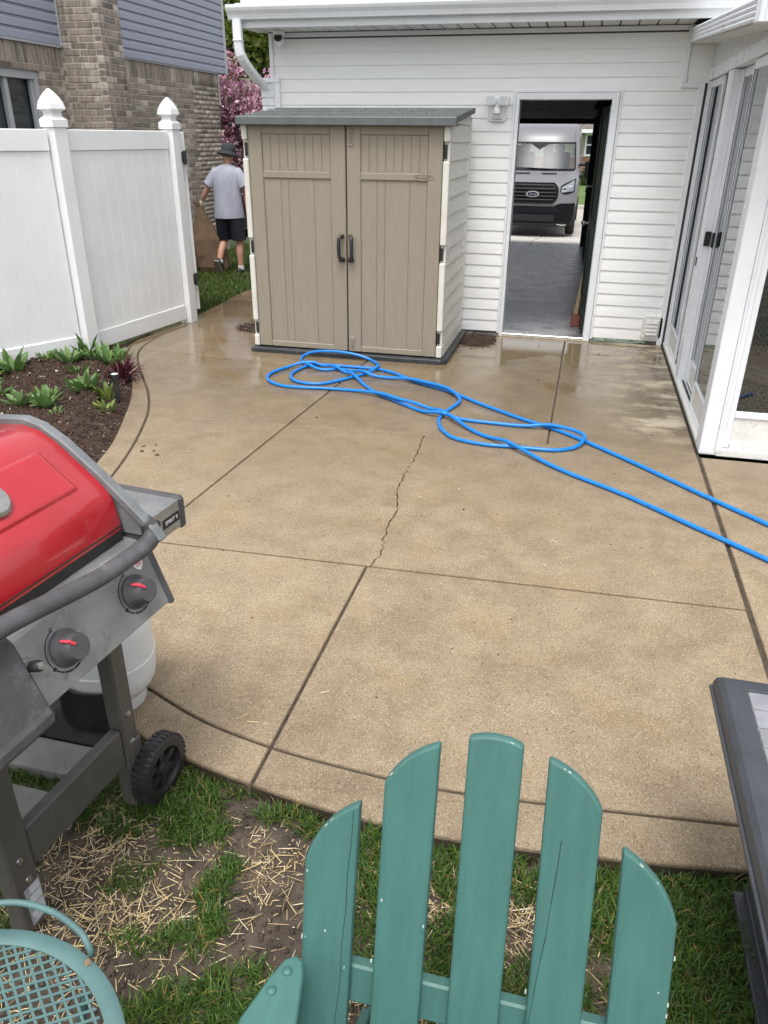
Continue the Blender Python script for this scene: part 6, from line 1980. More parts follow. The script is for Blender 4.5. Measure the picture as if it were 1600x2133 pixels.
# ================================================================== SMALL LITTER ON THE PATIO
M_dleaf = mat('brown_leaf_bit', (0.09, 0.05, 0.025), 0.9, 0.3, 40)
M_rleaf = mat('red_petal', (0.35, 0.05, 0.03), 0.7, 0.2, 40)
rl_ = random.Random(8)
mbl = MB()
def bit(mb, x, y, s, z=0.001):
    n = 6
    a0 = rl_.uniform(0, 6.28)
    e = rl_.uniform(.3, .8)
    ca, sa = math.cos(a0), math.sin(a0)
    top, bot = [], []
    for j in range(n):
        a = 6.283 * j / n
        px_, py_ = s * math.cos(a) * rl_.uniform(.7, 1.2), s * e * math.sin(a) * rl_.uniform(.7, 1.2)
        bot.append((x + px_ * ca - py_ * sa, y + px_ * sa + py_ * ca, z))
        top.append((x + px_ * ca - py_ * sa, y + px_ * sa + py_ * ca, z + 0.0015 + rl_.random() * s * .4))
    mb.loft([bot, top])
for x, y in ((0.563, 7.086), (-0.285, 7.334), (0.084, 6.866), (-0.208, 6.157), (-0.447, 3.625), (-1.658, 4.820), (-2.534, 4.012), (-2.435, 3.954), (-2.50, 3.93), (-2.47, 4.05), (-2.38, 3.9)):
    bit(mbl, x, y, rl_.uniform(.008, .018))
for i in range(330):
    x, y = rl_.uniform(-2.6, 0.8), rl_.uniform(1.9, 7.3)
    bit(mbl, x, y, rl_.uniform(.0015, .0048))
mbl.build('leaf_litter', M_dleaf, kind='stuff', loc=(0, 0, 0))
rbit = MB(); bit(rbit, 0.267, 7.159, 0.016)
tag(rbit.build('fallen_petal', M_rleaf, loc=(0.267, 7.159, 0)), 'small red petal lying on the wet patio in front of the door', 'petal')
V, F, Cc = straw(90, (-1.0, 0.8, 1.6, 4.2), lambda x, y, r: (y > edge_y(x) + 0.01) & (r.random(len(x)) < 0.35), lambda x, y: np.full_like(x, -0.003), 19, .01, .045)
me = numpy_mesh('straw', V, F, Cc); link('stray_straw', me, M_straw, kind='stuff')
# weeds in the crack
V, F, Cc = blades(500, (-0.87, -0.74, 2.93, 3.9), lambda x, y: np.where((np.abs(x - np.interp(y, [2.94, 3.05, 3.143, 3.266, 3.4, 3.547, 3.885], [-.775, -.748, -.764, -.783, -.793, -.786, -.853])) < .012) & ((np.abs(y - 3.02) < .05) | (np.abs(y - 3.28) < .02)), .8, 0), lambda x, y: np.full_like(x, -0.004), 0.018, 0.003, 33, (0.09, 0.13, 0.03), lean=1.3)
me = numpy_mesh('grass', V, F, Cc); link('crack_weeds', me, M_blade, kind='stuff')
# ================================================================== PERSON
M_skin = mat('skin', (0.50, 0.27, 0.19), 0.5, 0.1, 12, 0.1, 120)
M_shirt = mat('grey_shirt', (0.33, 0.345, 0.42), 0.85, 0.10, 14, 1.0, 22, stretch=(1, 1, 0.22))
M_short = mat('navy_shorts', (0.008, 0.010, 0.020), 0.8, 0.2, 10, 0.3, 200)
M_hat = mat('charcoal_hat', (0.035, 0.040, 0.048), 0.85, 0.15, 20, 0.3, 250)
M_glove = mat('tan_glove', (0.55, 0.47, 0.33), 0.85, 0.1, 30, 0.4, 150)
M_shoe = mat('dark_shoe', (0.020, 0.019, 0.018), 0.7, 0.2, 30, 0.3, 150)
M_sole = mat('shoe_sole', (0.22, 0.20, 0.17), 0.8, 0.2, 30)
M_sock = mat('white_sock', (0.65, 0.64, 0.62), 0.9, 0.05, 30)
M_hair = mat('grey_hair', (0.10, 0.08, 0.065), 0.8, 0.2, 60)
M_eye = mat('eye', (0.03, 0.025, 0.02), 0.2, 0.1, 60)

def skin(name, pts, edges, radii, mt, parent, root=0, levels=2, w=None):
    me = bpy.data.meshes.new(name)
    o = org(parent)
    me.from_pydata([tuple(Vector(p) - o) for p in pts], edges, [])
    ob = bpy.data.objects.new('tmp', me)
    col.objects.link(ob)
    md = ob.modifiers.new('s', 'SKIN')
    md.use_smooth_shade = True
    for i, r in enumerate(radii):
        v_ = me.skin_vertices[0].data[i]
        v_.radius = r if isinstance(r, tuple) else (r, r)
        v_.use_root = (i == root)
    sb_ = ob.modifiers.new('d', 'SUBSURF')
    sb_.levels = levels; sb_.render_levels = levels
    dg = bpy.context.evaluated_depsgraph_get()
    m2 = bpy.data.meshes.new_from_object(ob.evaluated_get(dg))
    m2.name = name
    bpy.data.objects.remove(ob)
    m2.materials.clear()
    for p in m2.polygons: p.use_smooth = True
    return link(name, m2, mt, parent)

PZ = -0.075
man = thing('person', (-4.94, 10.8, PZ), 'person in a grey t-shirt, black shorts and bucket hat walking away with a paper bag', 'person')
S = 1.0
def mp(x, y, z): return Vector((-4.94 + x, 10.8 + y, PZ + z))
hip, chest, neck, head = mp(0.0, 0.0, 0.90), mp(-0.005, 0.03, 1.27), mp(0.0, 0.05, 1.47), mp(0.02, 0.085, 1.60)
pts = [mp(0, 0, 0.93), mp(0, 0.015, 1.12), mp(0, 0.03, 1.32), mp(0.0, 0.045, 1.45), mp(0.012, 0.06, 1.53), mp(0.018, 0.075, 1.62),
       mp(-0.15, 0.03, 1.36), mp(-0.285, -0.01, 1.17), mp(-0.41, 0.02, 0.985),         # left arm, held out
       mp(0.15, 0.04, 1.36), mp(0.265, 0.03, 1.15), mp(0.285, 0.20, 0.98),             # right arm
       mp(-0.095, 0.0, 0.86), mp(-0.115, 0.09, 0.50), mp(-0.135, -0.155, 0.185),        # left leg, heel lifted
       mp(0.095, 0.0, 0.86), mp(0.125, 0.035, 0.49), mp(0.135, -0.01, 0.09),            # right leg, straight
       mp(-0.125, -0.06, 0.36), mp(0.132, -0.005, 0.33), mp(-0.35, 0.0, 1.075), mp(0.278, 0.12, 1.06)]
ed = [(0, 1), (1, 2), (2, 3), (3, 4), (4, 5), (2, 6), (6, 7), (7, 20), (20, 8), (2, 9), (9, 10), (10, 21), (21, 11), (0, 12), (12, 13), (13, 18), (18, 14), (0, 15), (15, 16), (16, 19), (19, 17)]
rd = [(0.155, 0.115), (0.140, 0.100), (0.135, 0.090), 0.056, 0.058, (0.075, 0.092), 0.050, 0.045, 0.032, 0.050, 0.045, 0.032, 0.090, 0.060, 0.040, 0.090, 0.060, 0.040, 0.058, 0.058, 0.043, 0.043]
skin('body', pts, ed, rd, M_skin, man)
# head details
hc = mp(0.02, 0.085, 1.605)
MB().lathe(hc, [(0.0, -0.095), (0.05, -0.085), (0.074, -0.04), (0.082, 0.01), (0.078, 0.055), (0.05, 0.095), (0.0, 0.108)], 18).build('head', M_skin, man, smooth='all')
for s_ in (-1, 1):
    MB().lathe(hc + Vector((s_ * 0.082, 0.0, -0.01)), [(0.0, -0.032), (0.012, -0.022), (0.015, 0.0), (0.014, 0.02), (0.0, 0.032)], 8).build('ear', M_skin, man, smooth='all')
    MB().lathe(hc + Vector((s_ * 0.032, 0.070, 0.012)), [(0.0, -0.009), (0.009, 0.0), (0.0, 0.009)], 8).build('eye', M_eye, man, smooth='all')
MB().loft([[hc + Vector((-0.012, 0.075, 0.01)), hc + Vector((0.012, 0.075, 0.01)), hc + Vector((0, 0.085, 0.015))], [hc + Vector((-0.018, 0.072, -0.03)), hc + Vector((0.018, 0.072, -0.03)), hc + Vector((0, 0.105, -0.025))]]).build('nose', M_skin, man)
MB().tube([hc + Vector((-0.025, 0.073, -0.052)), hc + Vector((0, 0.080, -0.055)), hc + Vector((0.025, 0.073, -0.052))], 0.005, 6).build('mouth', mat('lips', (0.35, 0.14, 0.12), 0.5, 0.1, 30), man)
hr = MB().lathe(hc + Vector((0, -0.008, 0)), [(0.070, -0.045), (0.0845, -0.02), (0.086, 0.02), (0.082, 0.055), (0.05, 0.098), (0.0, 0.11)], 18)
hr.build('hair', M_hair, man, smooth='all')
Rh = rot3(rad(-10), rad(7), 0)
hatc = hc + Vector((0.0, 0.0, 0.025))
hat = MB().lathe(hatc, [(0.155, -0.048), (0.158, -0.044), (0.098, 0.004), (0.095, 0.02), (0.090, 0.075), (0.080, 0.100), (0.05, 0.112), (0.0, 0.114)], 26, mtx=Rh).build('hat', M_hat, man, smooth='all')
MB().lathe(hatc, [(0.0995, 0.004), (0.0985, 0.03)], 26, mtx=Rh).build('hat_band', mat('hat_band', (0.025, 0.028, 0.034), 0.8, 0.1, 20), hat)
# t-shirt: torso and sleeves
def ell(c, rx, ry, n=20, tilt=0.0, wob=0.0, ph=0.0):
    return [Vector(c) + Vector((rx * math.cos(6.2832 * j / n) * (1 + wob * math.sin(5 * 6.2832 * j / n + ph)), ry * math.sin(6.2832 * j / n) * (1 + wob * math.sin(4 * 6.2832 * j / n + ph * 2)), tilt * math.cos(6.2832 * j / n))) for j in range(n)]
sh_ = MB()
rings = [ell(mp(0.0, 0.0, 0.775), 0.222, 0.158, wob=.035, ph=0.4, tilt=0.006), ell(mp(0.0, 0.0, 0.86), 0.218, 0.160, wob=.03, ph=1.2), ell(mp(0.0, 0.005, 1.00), 0.205, 0.150, wob=.02, ph=2.0), ell(mp(-0.003, 0.015, 1.15), 0.203, 0.145, wob=.015, ph=2.6),
         ell(mp(-0.004, 0.025, 1.27), 0.213, 0.145, wob=.01), ell(mp(-0.003, 0.035, 1.36), 0.212, 0.132), ell(mp(0.0, 0.04, 1.415), 0.180, 0.110), ell(mp(0.0, 0.045, 1.450), 0.115, 0.090), ell(mp(0.0, 0.048, 1.472), 0.072, 0.076)]
sh_.loft(rings, cap=False)
for s_, a, b in ((-1, mp(-0.135, 0.032, 1.385), mp(-0.268, -0.005, 1.195)), (1, mp(0.135, 0.04, 1.385), mp(0.253, 0.03, 1.185))):
    d_ = (b - a).normalized()
    u_ = d_.cross(Vector((0, 1, 0))).normalized(); w_ = u_.cross(d_)
    rr = []
    for t, r_ in ((-0.1, 0.060), (0.0, 0.078), (0.3, 0.083), (0.7, 0.082), (1.0, 0.086)):
        c_ = a + (b - a) * t
        rr.append([c_ + (u_ * math.cos(6.2832 * j / 16) + w_ * math.sin(6.2832 * j / 16)) * r_ for j in range(16)])
    sh_.loft(rr, cap=False)
sh_.build('t_shirt', M_shirt, man, smooth='all')
so = MB()
so.loft([ell(mp(0, 0, 0.99), 0.175, 0.135), ell(mp(0, 0, 0.85), 0.190, 0.150), ell(mp(0, 0, 0.76), 0.195, 0.145)], cap=False)
for cx_, kx, ky in ((-0.098, -0.112, 0.06), (0.098, 0.120, 0.02)):
    so.loft([ell(mp(cx_ * .8, 0, 0.84), 0.115, 0.125, 16), ell(mp(cx_, 0, 0.74), 0.112, 0.118, 16, wob=.03), ell(mp((cx_ + kx) / 2, ky * .5, 0.62), 0.108, 0.112, 16, wob=.04, ph=1), ell(mp(kx, ky, 0.475), 0.104, 0.106, 16, wob=.05, ph=2)], cap=False)
so.build('shorts', M_short, man, smooth='all')
# shoes and socks
def shoe(ankle, toe_dir, up):
    t_, u_ = Vector(toe_dir).normalized(), Vector(up).normalized()
    s_ = t_.cross(u_).normalized(); u_ = s_.cross(t_)
    base = ankle - u_ * 0.075
    rings = []
    for d_, hw, h_, hb in ((-0.085, 0.020, 0.055, 0.0), (-0.075, 0.036, 0.075, 0.0), (-0.03, 0.041, 0.092, 0), (0.03, 0.043, 0.085, 0), (0.09, 0.050, 0.060, 0), (0.15, 0.047, 0.045, 0.004), (0.19, 0.030, 0.035, 0.010), (0.20, 0.010, 0.028, 0.014)):
        c_ = base + t_ * d_
        rings.append([c_ + s_ * (hw * x_) + u_ * (hb + (h_ - hb) * z_) for x_, z_ in ((-.85, 0.02), (-1, .3), (-.85, .75), (-.35, 1), (.35, 1), (.85, .75), (1, .3), (.85, 0.02))])
    sh = MB().loft(rings).build('shoe', M_shoe, man, smooth='all')
    rings = []
    for d_, hw in ((-0.09, 0.022), (-0.078, 0.039), (-0.03, 0.043), (0.03, 0.044), (0.09, 0.052), (0.15, 0.049), (0.192, 0.031), (0.203, 0.012)):
        c_ = base + t_ * d_ - u_ * 0.004
        rings.append([c_ + s_ * (hw * x_) + u_ * z_ for x_, z_ in ((-1, -0.012), (-1, 0.014), (1, 0.014), (1, -0.012))])
    MB().loft(rings).build('sole', M_sole, sh)
    MB().cyl(ankle - u_ * 0.01, ankle + u_ * 0.045, 0.047, 12, 0.045).build('sock', M_sock, man, smooth=True)
shoe(mp(0.135, -0.01, 0.082), (0.12, 1, 0), (0, 0, 1))
shoe(mp(-0.135, -0.155, 0.180), (-0.05, 0.50, -0.86), (0.0, 0.86, 0.5))
# gloved hands: palm, four fingers and a thumb, closed on what they hold
def hand(wrist, d_, side, curl):
    d_ = Vector(d_).normalized()
    n_ = Vector((0, 1, 0)); n_ = (n_ - d_ * n_.dot(d_)).normalized()
    s_ = d_.cross(n_)
    pts = [wrist - d_ * 0.03, wrist, wrist + d_ * 0.05]
    ed = [(0, 1), (1, 2)]
    rd = [0.036, 0.034, (0.042, 0.026)]
    for i, (off, ln) in enumerate(((-0.033, 0.062), (-0.011, 0.072), (0.011, 0.068), (0.033, 0.052))):
        a_ = wrist + d_ * 0.080 + s_ * off
        b_ = a_ + (d_ * 0.5 + n_ * 0.85 * curl) * ln * 0.55
        c_ = b_ + (d_ * -0.35 + n_ * 0.9 * curl) * ln * 0.45
        k_ = len(pts)
        pts += [a_, b_, c_]; ed += [(2, k_), (k_, k_ + 1), (k_ + 1, k_ + 2)]; rd += [0.0115, 0.0105, 0.009]
    k_ = len(pts)
    t0 = wrist + d_ * 0.035 + s_ * 0.036 * side
    pts += [t0, t0 + (d_ * 0.6 + s_ * 0.5 * side + n_ * 0.5 * curl) * 0.035, t0 + (d_ * 0.9 + n_ * 0.8 * curl) * 0.055]
    ed += [(1, k_), (k_, k_ + 1), (k_ + 1, k_ + 2)]; rd += [0.015, 0.013, 0.011]
    return skin('glove', pts, ed, rd, M_glove, man, root=1, levels=1)
hl_p = mp(-0.41, 0.02, 0.985)
hand(hl_p, (-0.45, 0.0, -0.85), 1, 1.0)
hand(mp(0.285, 0.20, 0.98), (0.1, 0.55, -0.8), -1, 1.0)
# paper yard bag
M_bag = mat('brown_paper', (0.125, 0.078, 0.046), 0.85, 0.15, 10, 0.3, 60)
bagt = MB()
rbg = random.Random(6)
top = mp(-0.47, 0.03, 0.92)
def rr_ring(c, hx, hy, n=20, jit=0.0, yawr=0.0):
    out = []
    for j in range(n):
        a = 6.2832 * j / n
        x_ = max(-1, min(1, 1.35 * math.cos(a))) * hx; y_ = max(-1, min(1, 1.35 * math.sin(a))) * hy
        x_ += rbg.uniform(-jit, jit); y_ += rbg.uniform(-jit, jit)
        out.append(Vector(c) + Vector((x_ * math.cos(yawr) - y_ * math.sin(yawr), x_ * math.sin(yawr) + y_ * math.cos(yawr), rbg.uniform(-jit, jit) * .5)))
    return out
bagt.loft([rr_ring(mp(-0.30, 0.02, 0.01), 0.19, 0.15, jit=.01, yawr=.3), rr_ring(mp(-0.31, 0.02, 0.10), 0.225, 0.175, jit=.014, yawr=.3), rr_ring(mp(-0.335, 0.02, 0.26), 0.225, 0.18, jit=.018, yawr=.3), rr_ring(mp(-0.38, 0.02, 0.48), 0.195, 0.16, jit=.02, yawr=.25),
           rr_ring(mp(-0.42, 0.025, 0.66), 0.135, 0.11, jit=.016, yawr=.2), rr_ring(mp(-0.45, 0.03, 0.82), 0.060, 0.060, jit=.01, yawr=.2), rr_ring(mp(-0.468, 0.03, 0.91), 0.032, 0.035, jit=.004), rr_ring(mp(-0.48, 0.035, 0.97), 0.060, 0.045, jit=.01)])
bg = bagt.build('paper_bag', M_bag, loc=tuple(mp(-0.36, 0.02, 0.0)))
tag(bg, 'crumpled brown paper yard-waste bag held in the gloved left hand, beside the fence gate', 'bag')

# ================================================================== VAN ON THE DRIVEWAY
M_van = mat('van_grey_paint', (0.148, 0.150, 0.160), 0.28, 0.03, 2, spec=0.5, coat=0.25, rvar=0.02)
M_vplast = mat('van_black_plastic', (0.006, 0.007, 0.009), 0.5, 0.15, 10, 0.1, 200, spec=0.15)
M_vglass = glass_mat('windscreen_glass', (0.55, 0.66, 0.65), 0.25, 0.55)
M_vseat = mat('van_seat_grey', (0.10, 0.115, 0.125), 0.8, 0.1, 8)
M_chrome = mat('chrome', (0.75, 0.76, 0.78), 0.12, 0.05, 10, metal=1.0)
M_lens = mat('headlight_lens', (0.30, 0.32, 0.35), 0.18, 0.3, 9, metal=0.7)
M_ring = mat('badge_ring', (0.34, 0.35, 0.37), 0.25, 0.05, 10)
M_oval = mat('badge_navy', (0.008, 0.011, 0.030), 0.25, 0.1, 20, coat=0.5)
M_tyre = mat('tyre', (0.018, 0.018, 0.019), 0.8, 0.2, 30, 0.4, 120)
VX, VY, VZ = -1.27, 20.0, -0.425
van = thing('van', (VX, VY + 2.5, VZ), 'grey high-roof van parked on the driveway, seen through the open garage door', 'van')
ZP = [0.26, 0.45, 0.60, 0.78, 0.88, 1.00, 1.12, 1.20, 1.27, 1.34, 1.42, 1.49, 1.62, 1.80, 2.00, 2.12, 2.20, 2.32, 2.42, 2.50, 2.535]
YF_ = [0.12, 0.03, 0.00, 0.00, 0.03, 0.05, 0.09, 0.14, 0.24, 0.42, 0.66, 0.86, 0.97, 1.12, 1.29, 1.40, 1.46, 1.56, 1.70, 2.00, 2.40]
WD = [0.93, 0.99, 1.01, 1.02, 1.025, 1.03, 1.03, 1.03, 1.03, 1.025, 1.02, 1.01, 1.00, 0.98, 0.955, 0.94, 0.93, 0.915, 0.895, 0.86, 0.80]
def vint(z, T): return float(np.interp(z, ZP, T))
def vfront(x, z):
    w = vint(z, WD)
    k = float(np.interp(z, [0.26, 1.2, 1.5, 2.5], [0.30, 0.34, 0.30, 0.22]))
    return vint(z, YF_) + k * min(1.0, abs(x) / w) ** 3.2
def vp(x, z, off=0.0): return Vector((VX + x, VY + vfront(x, z) - off, VZ + z))
NXV = 24
ZG = sorted(set([round(z, 3) for z in ZP] + [0.35, 0.52, 0.69, 0.94, 1.06, 1.16, 1.235, 1.305, 1.38, 1.455, 1.51, 1.55, 1.70, 1.90, 2.06, 2.09]))
rows = []
for z in ZG:
    w = vint(z, WD)
    row = [vp(w * (-1 + 2 * j / NXV), z) for j in range(NXV + 1)]
    yb_ = VY + 5.55 + 0.0 * z
    sideY = [0.55, 0.9, 1.25, 1.7, 2.15, 2.5, 4.0]
    y0_ = row[-1].y
    R_ = [Vector((VX + w, max(y0_ + 0.02 * (q + 1), VY + sy_), VZ + z)) for q, sy_ in enumerate(sideY)] + [Vector((VX + w, yb_, VZ + z))]
    L_ = [Vector((2 * VX - p.x, p.y, p.z)) for p in R_]
    rows.append(L_[::-1] + row + R_)
nrow = len(rows[0])
mbv = MB()
for r_ in rows: mbv.v += [tuple(p) for p in r_]
for i in range(len(rows) - 1):
    for j in range(nrow - 1):
        a, b = rows[i][j], rows[i + 1][j + 1]
        zc = (ZG[i] + ZG[i + 1]) / 2
        xc = (rows[i][j].x + rows[i][j + 1].x) / 2 - VX
        yc = (rows[i][j].y + rows[i][j + 1].y) / 2 - VY
        w = vint(zc, WD)
        front = 8 <= j < 8 + NXV
        if front and 1.51 < zc < 2.09 and abs(xc) < 0.88 * w: continue
        if (not front) and 1.50 < zc < 2.06 and 1.45 < yc < 2.4: continue
        mbv.f.append((i * nrow + j, i * nrow + j + 1, (i + 1) * nrow + j + 1, (i + 1) * nrow + j))
k_ = (len(rows) - 1) * nrow
mbv.f.append(tuple(k_ + j for j in range(nrow)))
mbv.build('body', M_van, van, smooth=True)
def patch(name, x0, x1, z0, z1, mt, off=0.006, nx=12, nz=8, par=van, shape=None, thick=0.004, smooth=True):
    """a piece that follows the van's nose; shape(u,v)->(x,z) may skew it"""
    mb = MB()
    g1 = []
    for i in range(nz + 1):
        for j in range(nx + 1):
            u, v = j / nx, i / nz
            x, z = (x0 + (x1 - x0) * u, z0 + (z1 - z0) * v) if shape is None else shape(u, v)
            g1.append(vp(x, z, off))
    mb.add(g1, [(i * (nx + 1) + j, i * (nx + 1) + j + 1, (i + 1) * (nx + 1) + j + 1, (i + 1) * (nx + 1) + j) for i in range(nz) for j in range(nx)])
    return mb.build(name, mt, par, smooth=smooth)
def wsh(u, v):
    z = 1.50 + 0.60 * v
    w = 0.905 * vint(z, WD)
    return (-w + 2 * w * u, z)
patch('windscreen', 0, 0, 0, 0, M_vglass, 0.004, 16, 10, shape=wsh)
def band(u, v):
    z = 2.10 - (0.040 + 0.13 * max(0, 1 - abs(u - .5) / 0.13) ** 1) * (1 - v) + 0.0
    w = 0.905 * vint(2.08, WD)
    return (-w + 2 * w * u, z)
patch('shade_band', 0, 0, 0, 0, M_vplast, 0.007, 40, 3, shape=band)
for s_ in (-1, 1):
    patch('screen_edge', 0, 0, 0, 0, M_vplast, 0.008, 2, 10, shape=lambda u, v, s_=s_: (s_ * vint(1.5 + .6 * v, WD) * (0.885 + 0.03 * u), 1.495 + 0.61 * v))
patch('cowl', -0.90, 0.90, 1.465, 1.515, M_vplast, 0.009, 16, 3)
def vent(x0, x1): patch('bonnet_vent', x0, x1, 1.395, 1.425, M_vplast, 0.008, 6, 2)
vent(0.14, 0.50); vent(-0.50, -0.14)
MB().tube([vp(-0.72, 1.53, 0.03), vp(-0.05, 1.518, 0.035), vp(0.30, 1.50, 0.04)], 0.012, 6).build('wiper', M_vplast, van)
MB().tube([vp(0.05, 1.512, 0.045), vp(0.72, 1.50, 0.04)], 0.012, 6).build('wiper', M_vplast, van)
# grille
def grs(u, v):
    z = 0.80 + 0.42 * v
    w = 0.60 - 0.10 * abs(2 * v - 0.95) ** 3 - 0.03 * (1 - v)
    return (-w + 2 * w * u, z)
gr_ = patch('grille', 0, 0, 0, 0, M_vplast, 0.012, 16, 8, shape=grs)
for i in range(5):
    z = 0.855 + i * 0.078
    w = 0.53 if 0 < i < 4 else 0.49
    mbs = MB().tube([vp(-w + 2 * w * t / 12, z, 0.028) for t in range(13)], 0.020, 6)
    mbs.build('grille_bar', mat('grille_bar', (0.010, 0.0105, 0.012), 0.45, 0.1, 10, spec=0.25) if i == 0 else bpy.data.materials['grille_bar'], gr_, smooth=True)
rimp = [grs(t / 14, 1) for t in range(15)] + [grs(1, 1 - t / 8) for t in range(1, 9)] + [grs(1 - t / 14, 0) for t in range(1, 15)] + [grs(0, t / 8) for t in range(1, 8)]
MB().tube([vp(x_, z_, 0.018) for x_, z_ in rimp], 0.018, 6, closed=True).build('grille_frame', M_vplast, gr_, smooth=True)
# oval badge
bc = vp(0.0, 0.985, 0.050)
MB().prism([(bc.x + 0.155 * math.cos(6.2832 * j / 32), bc.z + 0.068 * math.sin(6.2832 * j / 32)) for j in range(32)], 'y', bc.y - 0.006, bc.y + 0.02).build('badge', M_ring, van)
MB().prism([(bc.x + 0.122 * math.cos(6.2832 * j / 32), bc.z + 0.047 * math.sin(6.2832 * j / 32)) for j in range(32)], 'y', bc.y - 0.010, bc.y - 0.0062).build('badge_field', M_oval, van)
text_part('badge_lettering', 'Ford', M_ring, van, (bc.x, bc.y - 0.0112, bc.z - 0.004), 0.082, Matrix(((1, 0, 0), (0, 0, -1), (0, 1, 0))), extrude=0.001, shear=0.35)
# headlights
for s_ in (-1, 1):
    def hls(u, v, s_=s_):
        x = 0.64 + 0.33 * u
        zt = 1.155 + 0.165 * u ** 0.8
        zb = 0.985 + 0.10 * max(0, u - .55) + 0.10 * max(0, .25 - u) * 2
        return (s_ * x, zb + (zt - zb) * v)
    h_ = patch('headlight', 0, 0, 0, 0, M_vplast, 0.012, 8, 6, shape=hls)
    patch('headlight_lens', 0, 0, 0, 0, M_lens, 0.020, 8, 6, par=h_, shape=lambda u, v, s_=s_: (s_ * (0.665 + 0.28 * u), (1.02 + .03 * u) + (1.13 + 0.13 * u - 1.02) * v))
    c_ = vp(s_ * 0.74, 1.09, 0.03)
    MB().lathe(c_, [(0.055, 0.0), (0.05, 0.02), (0.02, 0.03)], 16, mtx=rot3(rad(90))).build('bulb', M_chrome, h_, smooth=True)
    c_ = vp(s_ * 0.86, 1.13, 0.03)
    MB().lathe(c_, [(0.045, 0.0), (0.04, 0.02), (0.02, 0.03)], 16, mtx=rot3(rad(90))).build('bulb', M_chrome, h_, smooth=True)
# bumper
def bmp(u, v):
    z = 0.255 + 0.53 * v
    w = 0.995 * vint(z, WD)
    x = -w + 2 * w * u
    return (x, z if v < 1 else 0.785 - 0.10 * max(0, 1 - (abs(x) / 0.62) ** 6))
patch('bumper', 0, 0, 0, 0, M_vplast, 0.03, 24, 8, shape=bmp)
patch('air_intake', -0.55, 0.55, 0.38, 0.53, M_dark, 0.034, 12, 3)
patch('plate_bar', -0.62, 0.62, 0.57, 0.70, mat('bumper_navy', (0.008, 0.010, 0.014), 0.6, 0.1, 10, spec=0.15), 0.036, 12, 3)
patch('chin', -0.80, 0.80, 0.27, 0.33, M_dark, 0.034, 12, 2)
MB().tube([vp(0.62, 0.31, 0.02), vp(0.72, 0.29, 0.02), vp(0.84, 0.29, 0.02)], 0.02, 6).build('tow_hook', M_chrome, van)
for s_ in (-1, 1):
    for yy in (1.0, 4.6):
        wb = MB().lathe((VX + s_ * 0.93, VY + yy, VZ + 0.345 + 0.0), [(0.19, -0.11), (0.30, -0.11), (0.335, -0.09), (0.345, -0.06), (0.345, 0.06), (0.335, 0.09), (0.30, 0.11), (0.19, 0.11)], 32, mtx=rot3(0, rad(90), 0)).build('wheel', M_tyre, van, smooth=True)
        MB().lathe((VX + s_ * 0.93, VY + yy, VZ + 0.345), [(0.0, -0.08), (0.19, -0.09), (0.195, 0.0), (0.19, 0.09), (0.0, 0.08)], 24, mtx=rot3(0, rad(90), 0)).build('rim', M_chrome, wb, smooth=True)
    mr = MB().obox((VX + s_ * 1.27, VY + 1.20, VZ + 1.50), (0.12, 0.09, 0.19), rot3(0, 0, rad(s_ * -8))).build('mirror', M_vplast, van, bevel=0.03, segs=2)
    MB().tube([(VX + s_ * 0.99, VY + 1.2, VZ + 1.34), (VX + s_ * 1.18, VY + 1.2, VZ + 1.34)], 0.03, 8).build('mirror_arm', M_vplast, mr)
    MB().tube([(VX + s_ * 0.99, VY + 1.2, VZ + 1.60), (VX + s_ * 1.18, VY + 1.2, VZ + 1.60)], 0.03, 8).build('mirror_arm', M_vplast, mr)
    patch('roof_seam', 0, 0, 0, 0, M_vplast, 0.004, 1, 8, shape=lambda u, v, s_=s_: (s_ * (0.815 + 0.006 * u), 2.10 + 0.38 * v))
# inside the cab
def vbx(name, p0, p1, mt, bev=0.03): return MB().box((VX + p0[0], VY + p0[1], VZ + p0[2]), (VX + p1[0], VY + p1[1], VZ + p1[2])).build(name, mt, van, bevel=bev)
vbx('dashboard', (-0.92, 1.0, 1.15), (0.92, 1.45, 1.47), M_vseat)
for cx_ in (0.45, -0.45):
    vbx('seat', (cx_ - 0.27, 1.95, 0.95), (cx_ + 0.27, 2.5, 1.15), M_vseat, 0.04)
    vbx('seat_back', (cx_ - 0.27, 2.42, 1.15), (cx_ + 0.27, 2.56, 1.86), M_vseat, 0.05)
    vbx('headrest', (cx_ - 0.13, 2.45, 1.86), (cx_ + 0.13, 2.55, 2.05), M_vseat, 0.04)
MB().tube([(VX + 0.45 + 0.20 * math.cos(6.2832 * j / 24), VY + 1.62 + 0.07 * math.sin(6.2832 * j / 24), VZ + 1.47 + 0.19 * math.sin(6.2832 * j / 24)) for j in range(24)], 0.016, 6, closed=True).build('steering_wheel', M_vplast, van, smooth=True)
vbx('papers', (-0.35, 1.05, 1.471), (0.05, 1.32, 1.485), M_white, 0)
vbx('painted_daylight_panel', (-0.12, 5.35, 1.2), (0.16, 5.40, 2.2), mat('painted_daylight', (0.55, 0.60, 0.58), 0.7, 0.1, 3), 0)  # added pale sheet, coloured as daylight showing through the van
vbx('floor', (-0.95, 0.6, 0.5), (0.95, 5.5, 0.56), M_dark, 0)

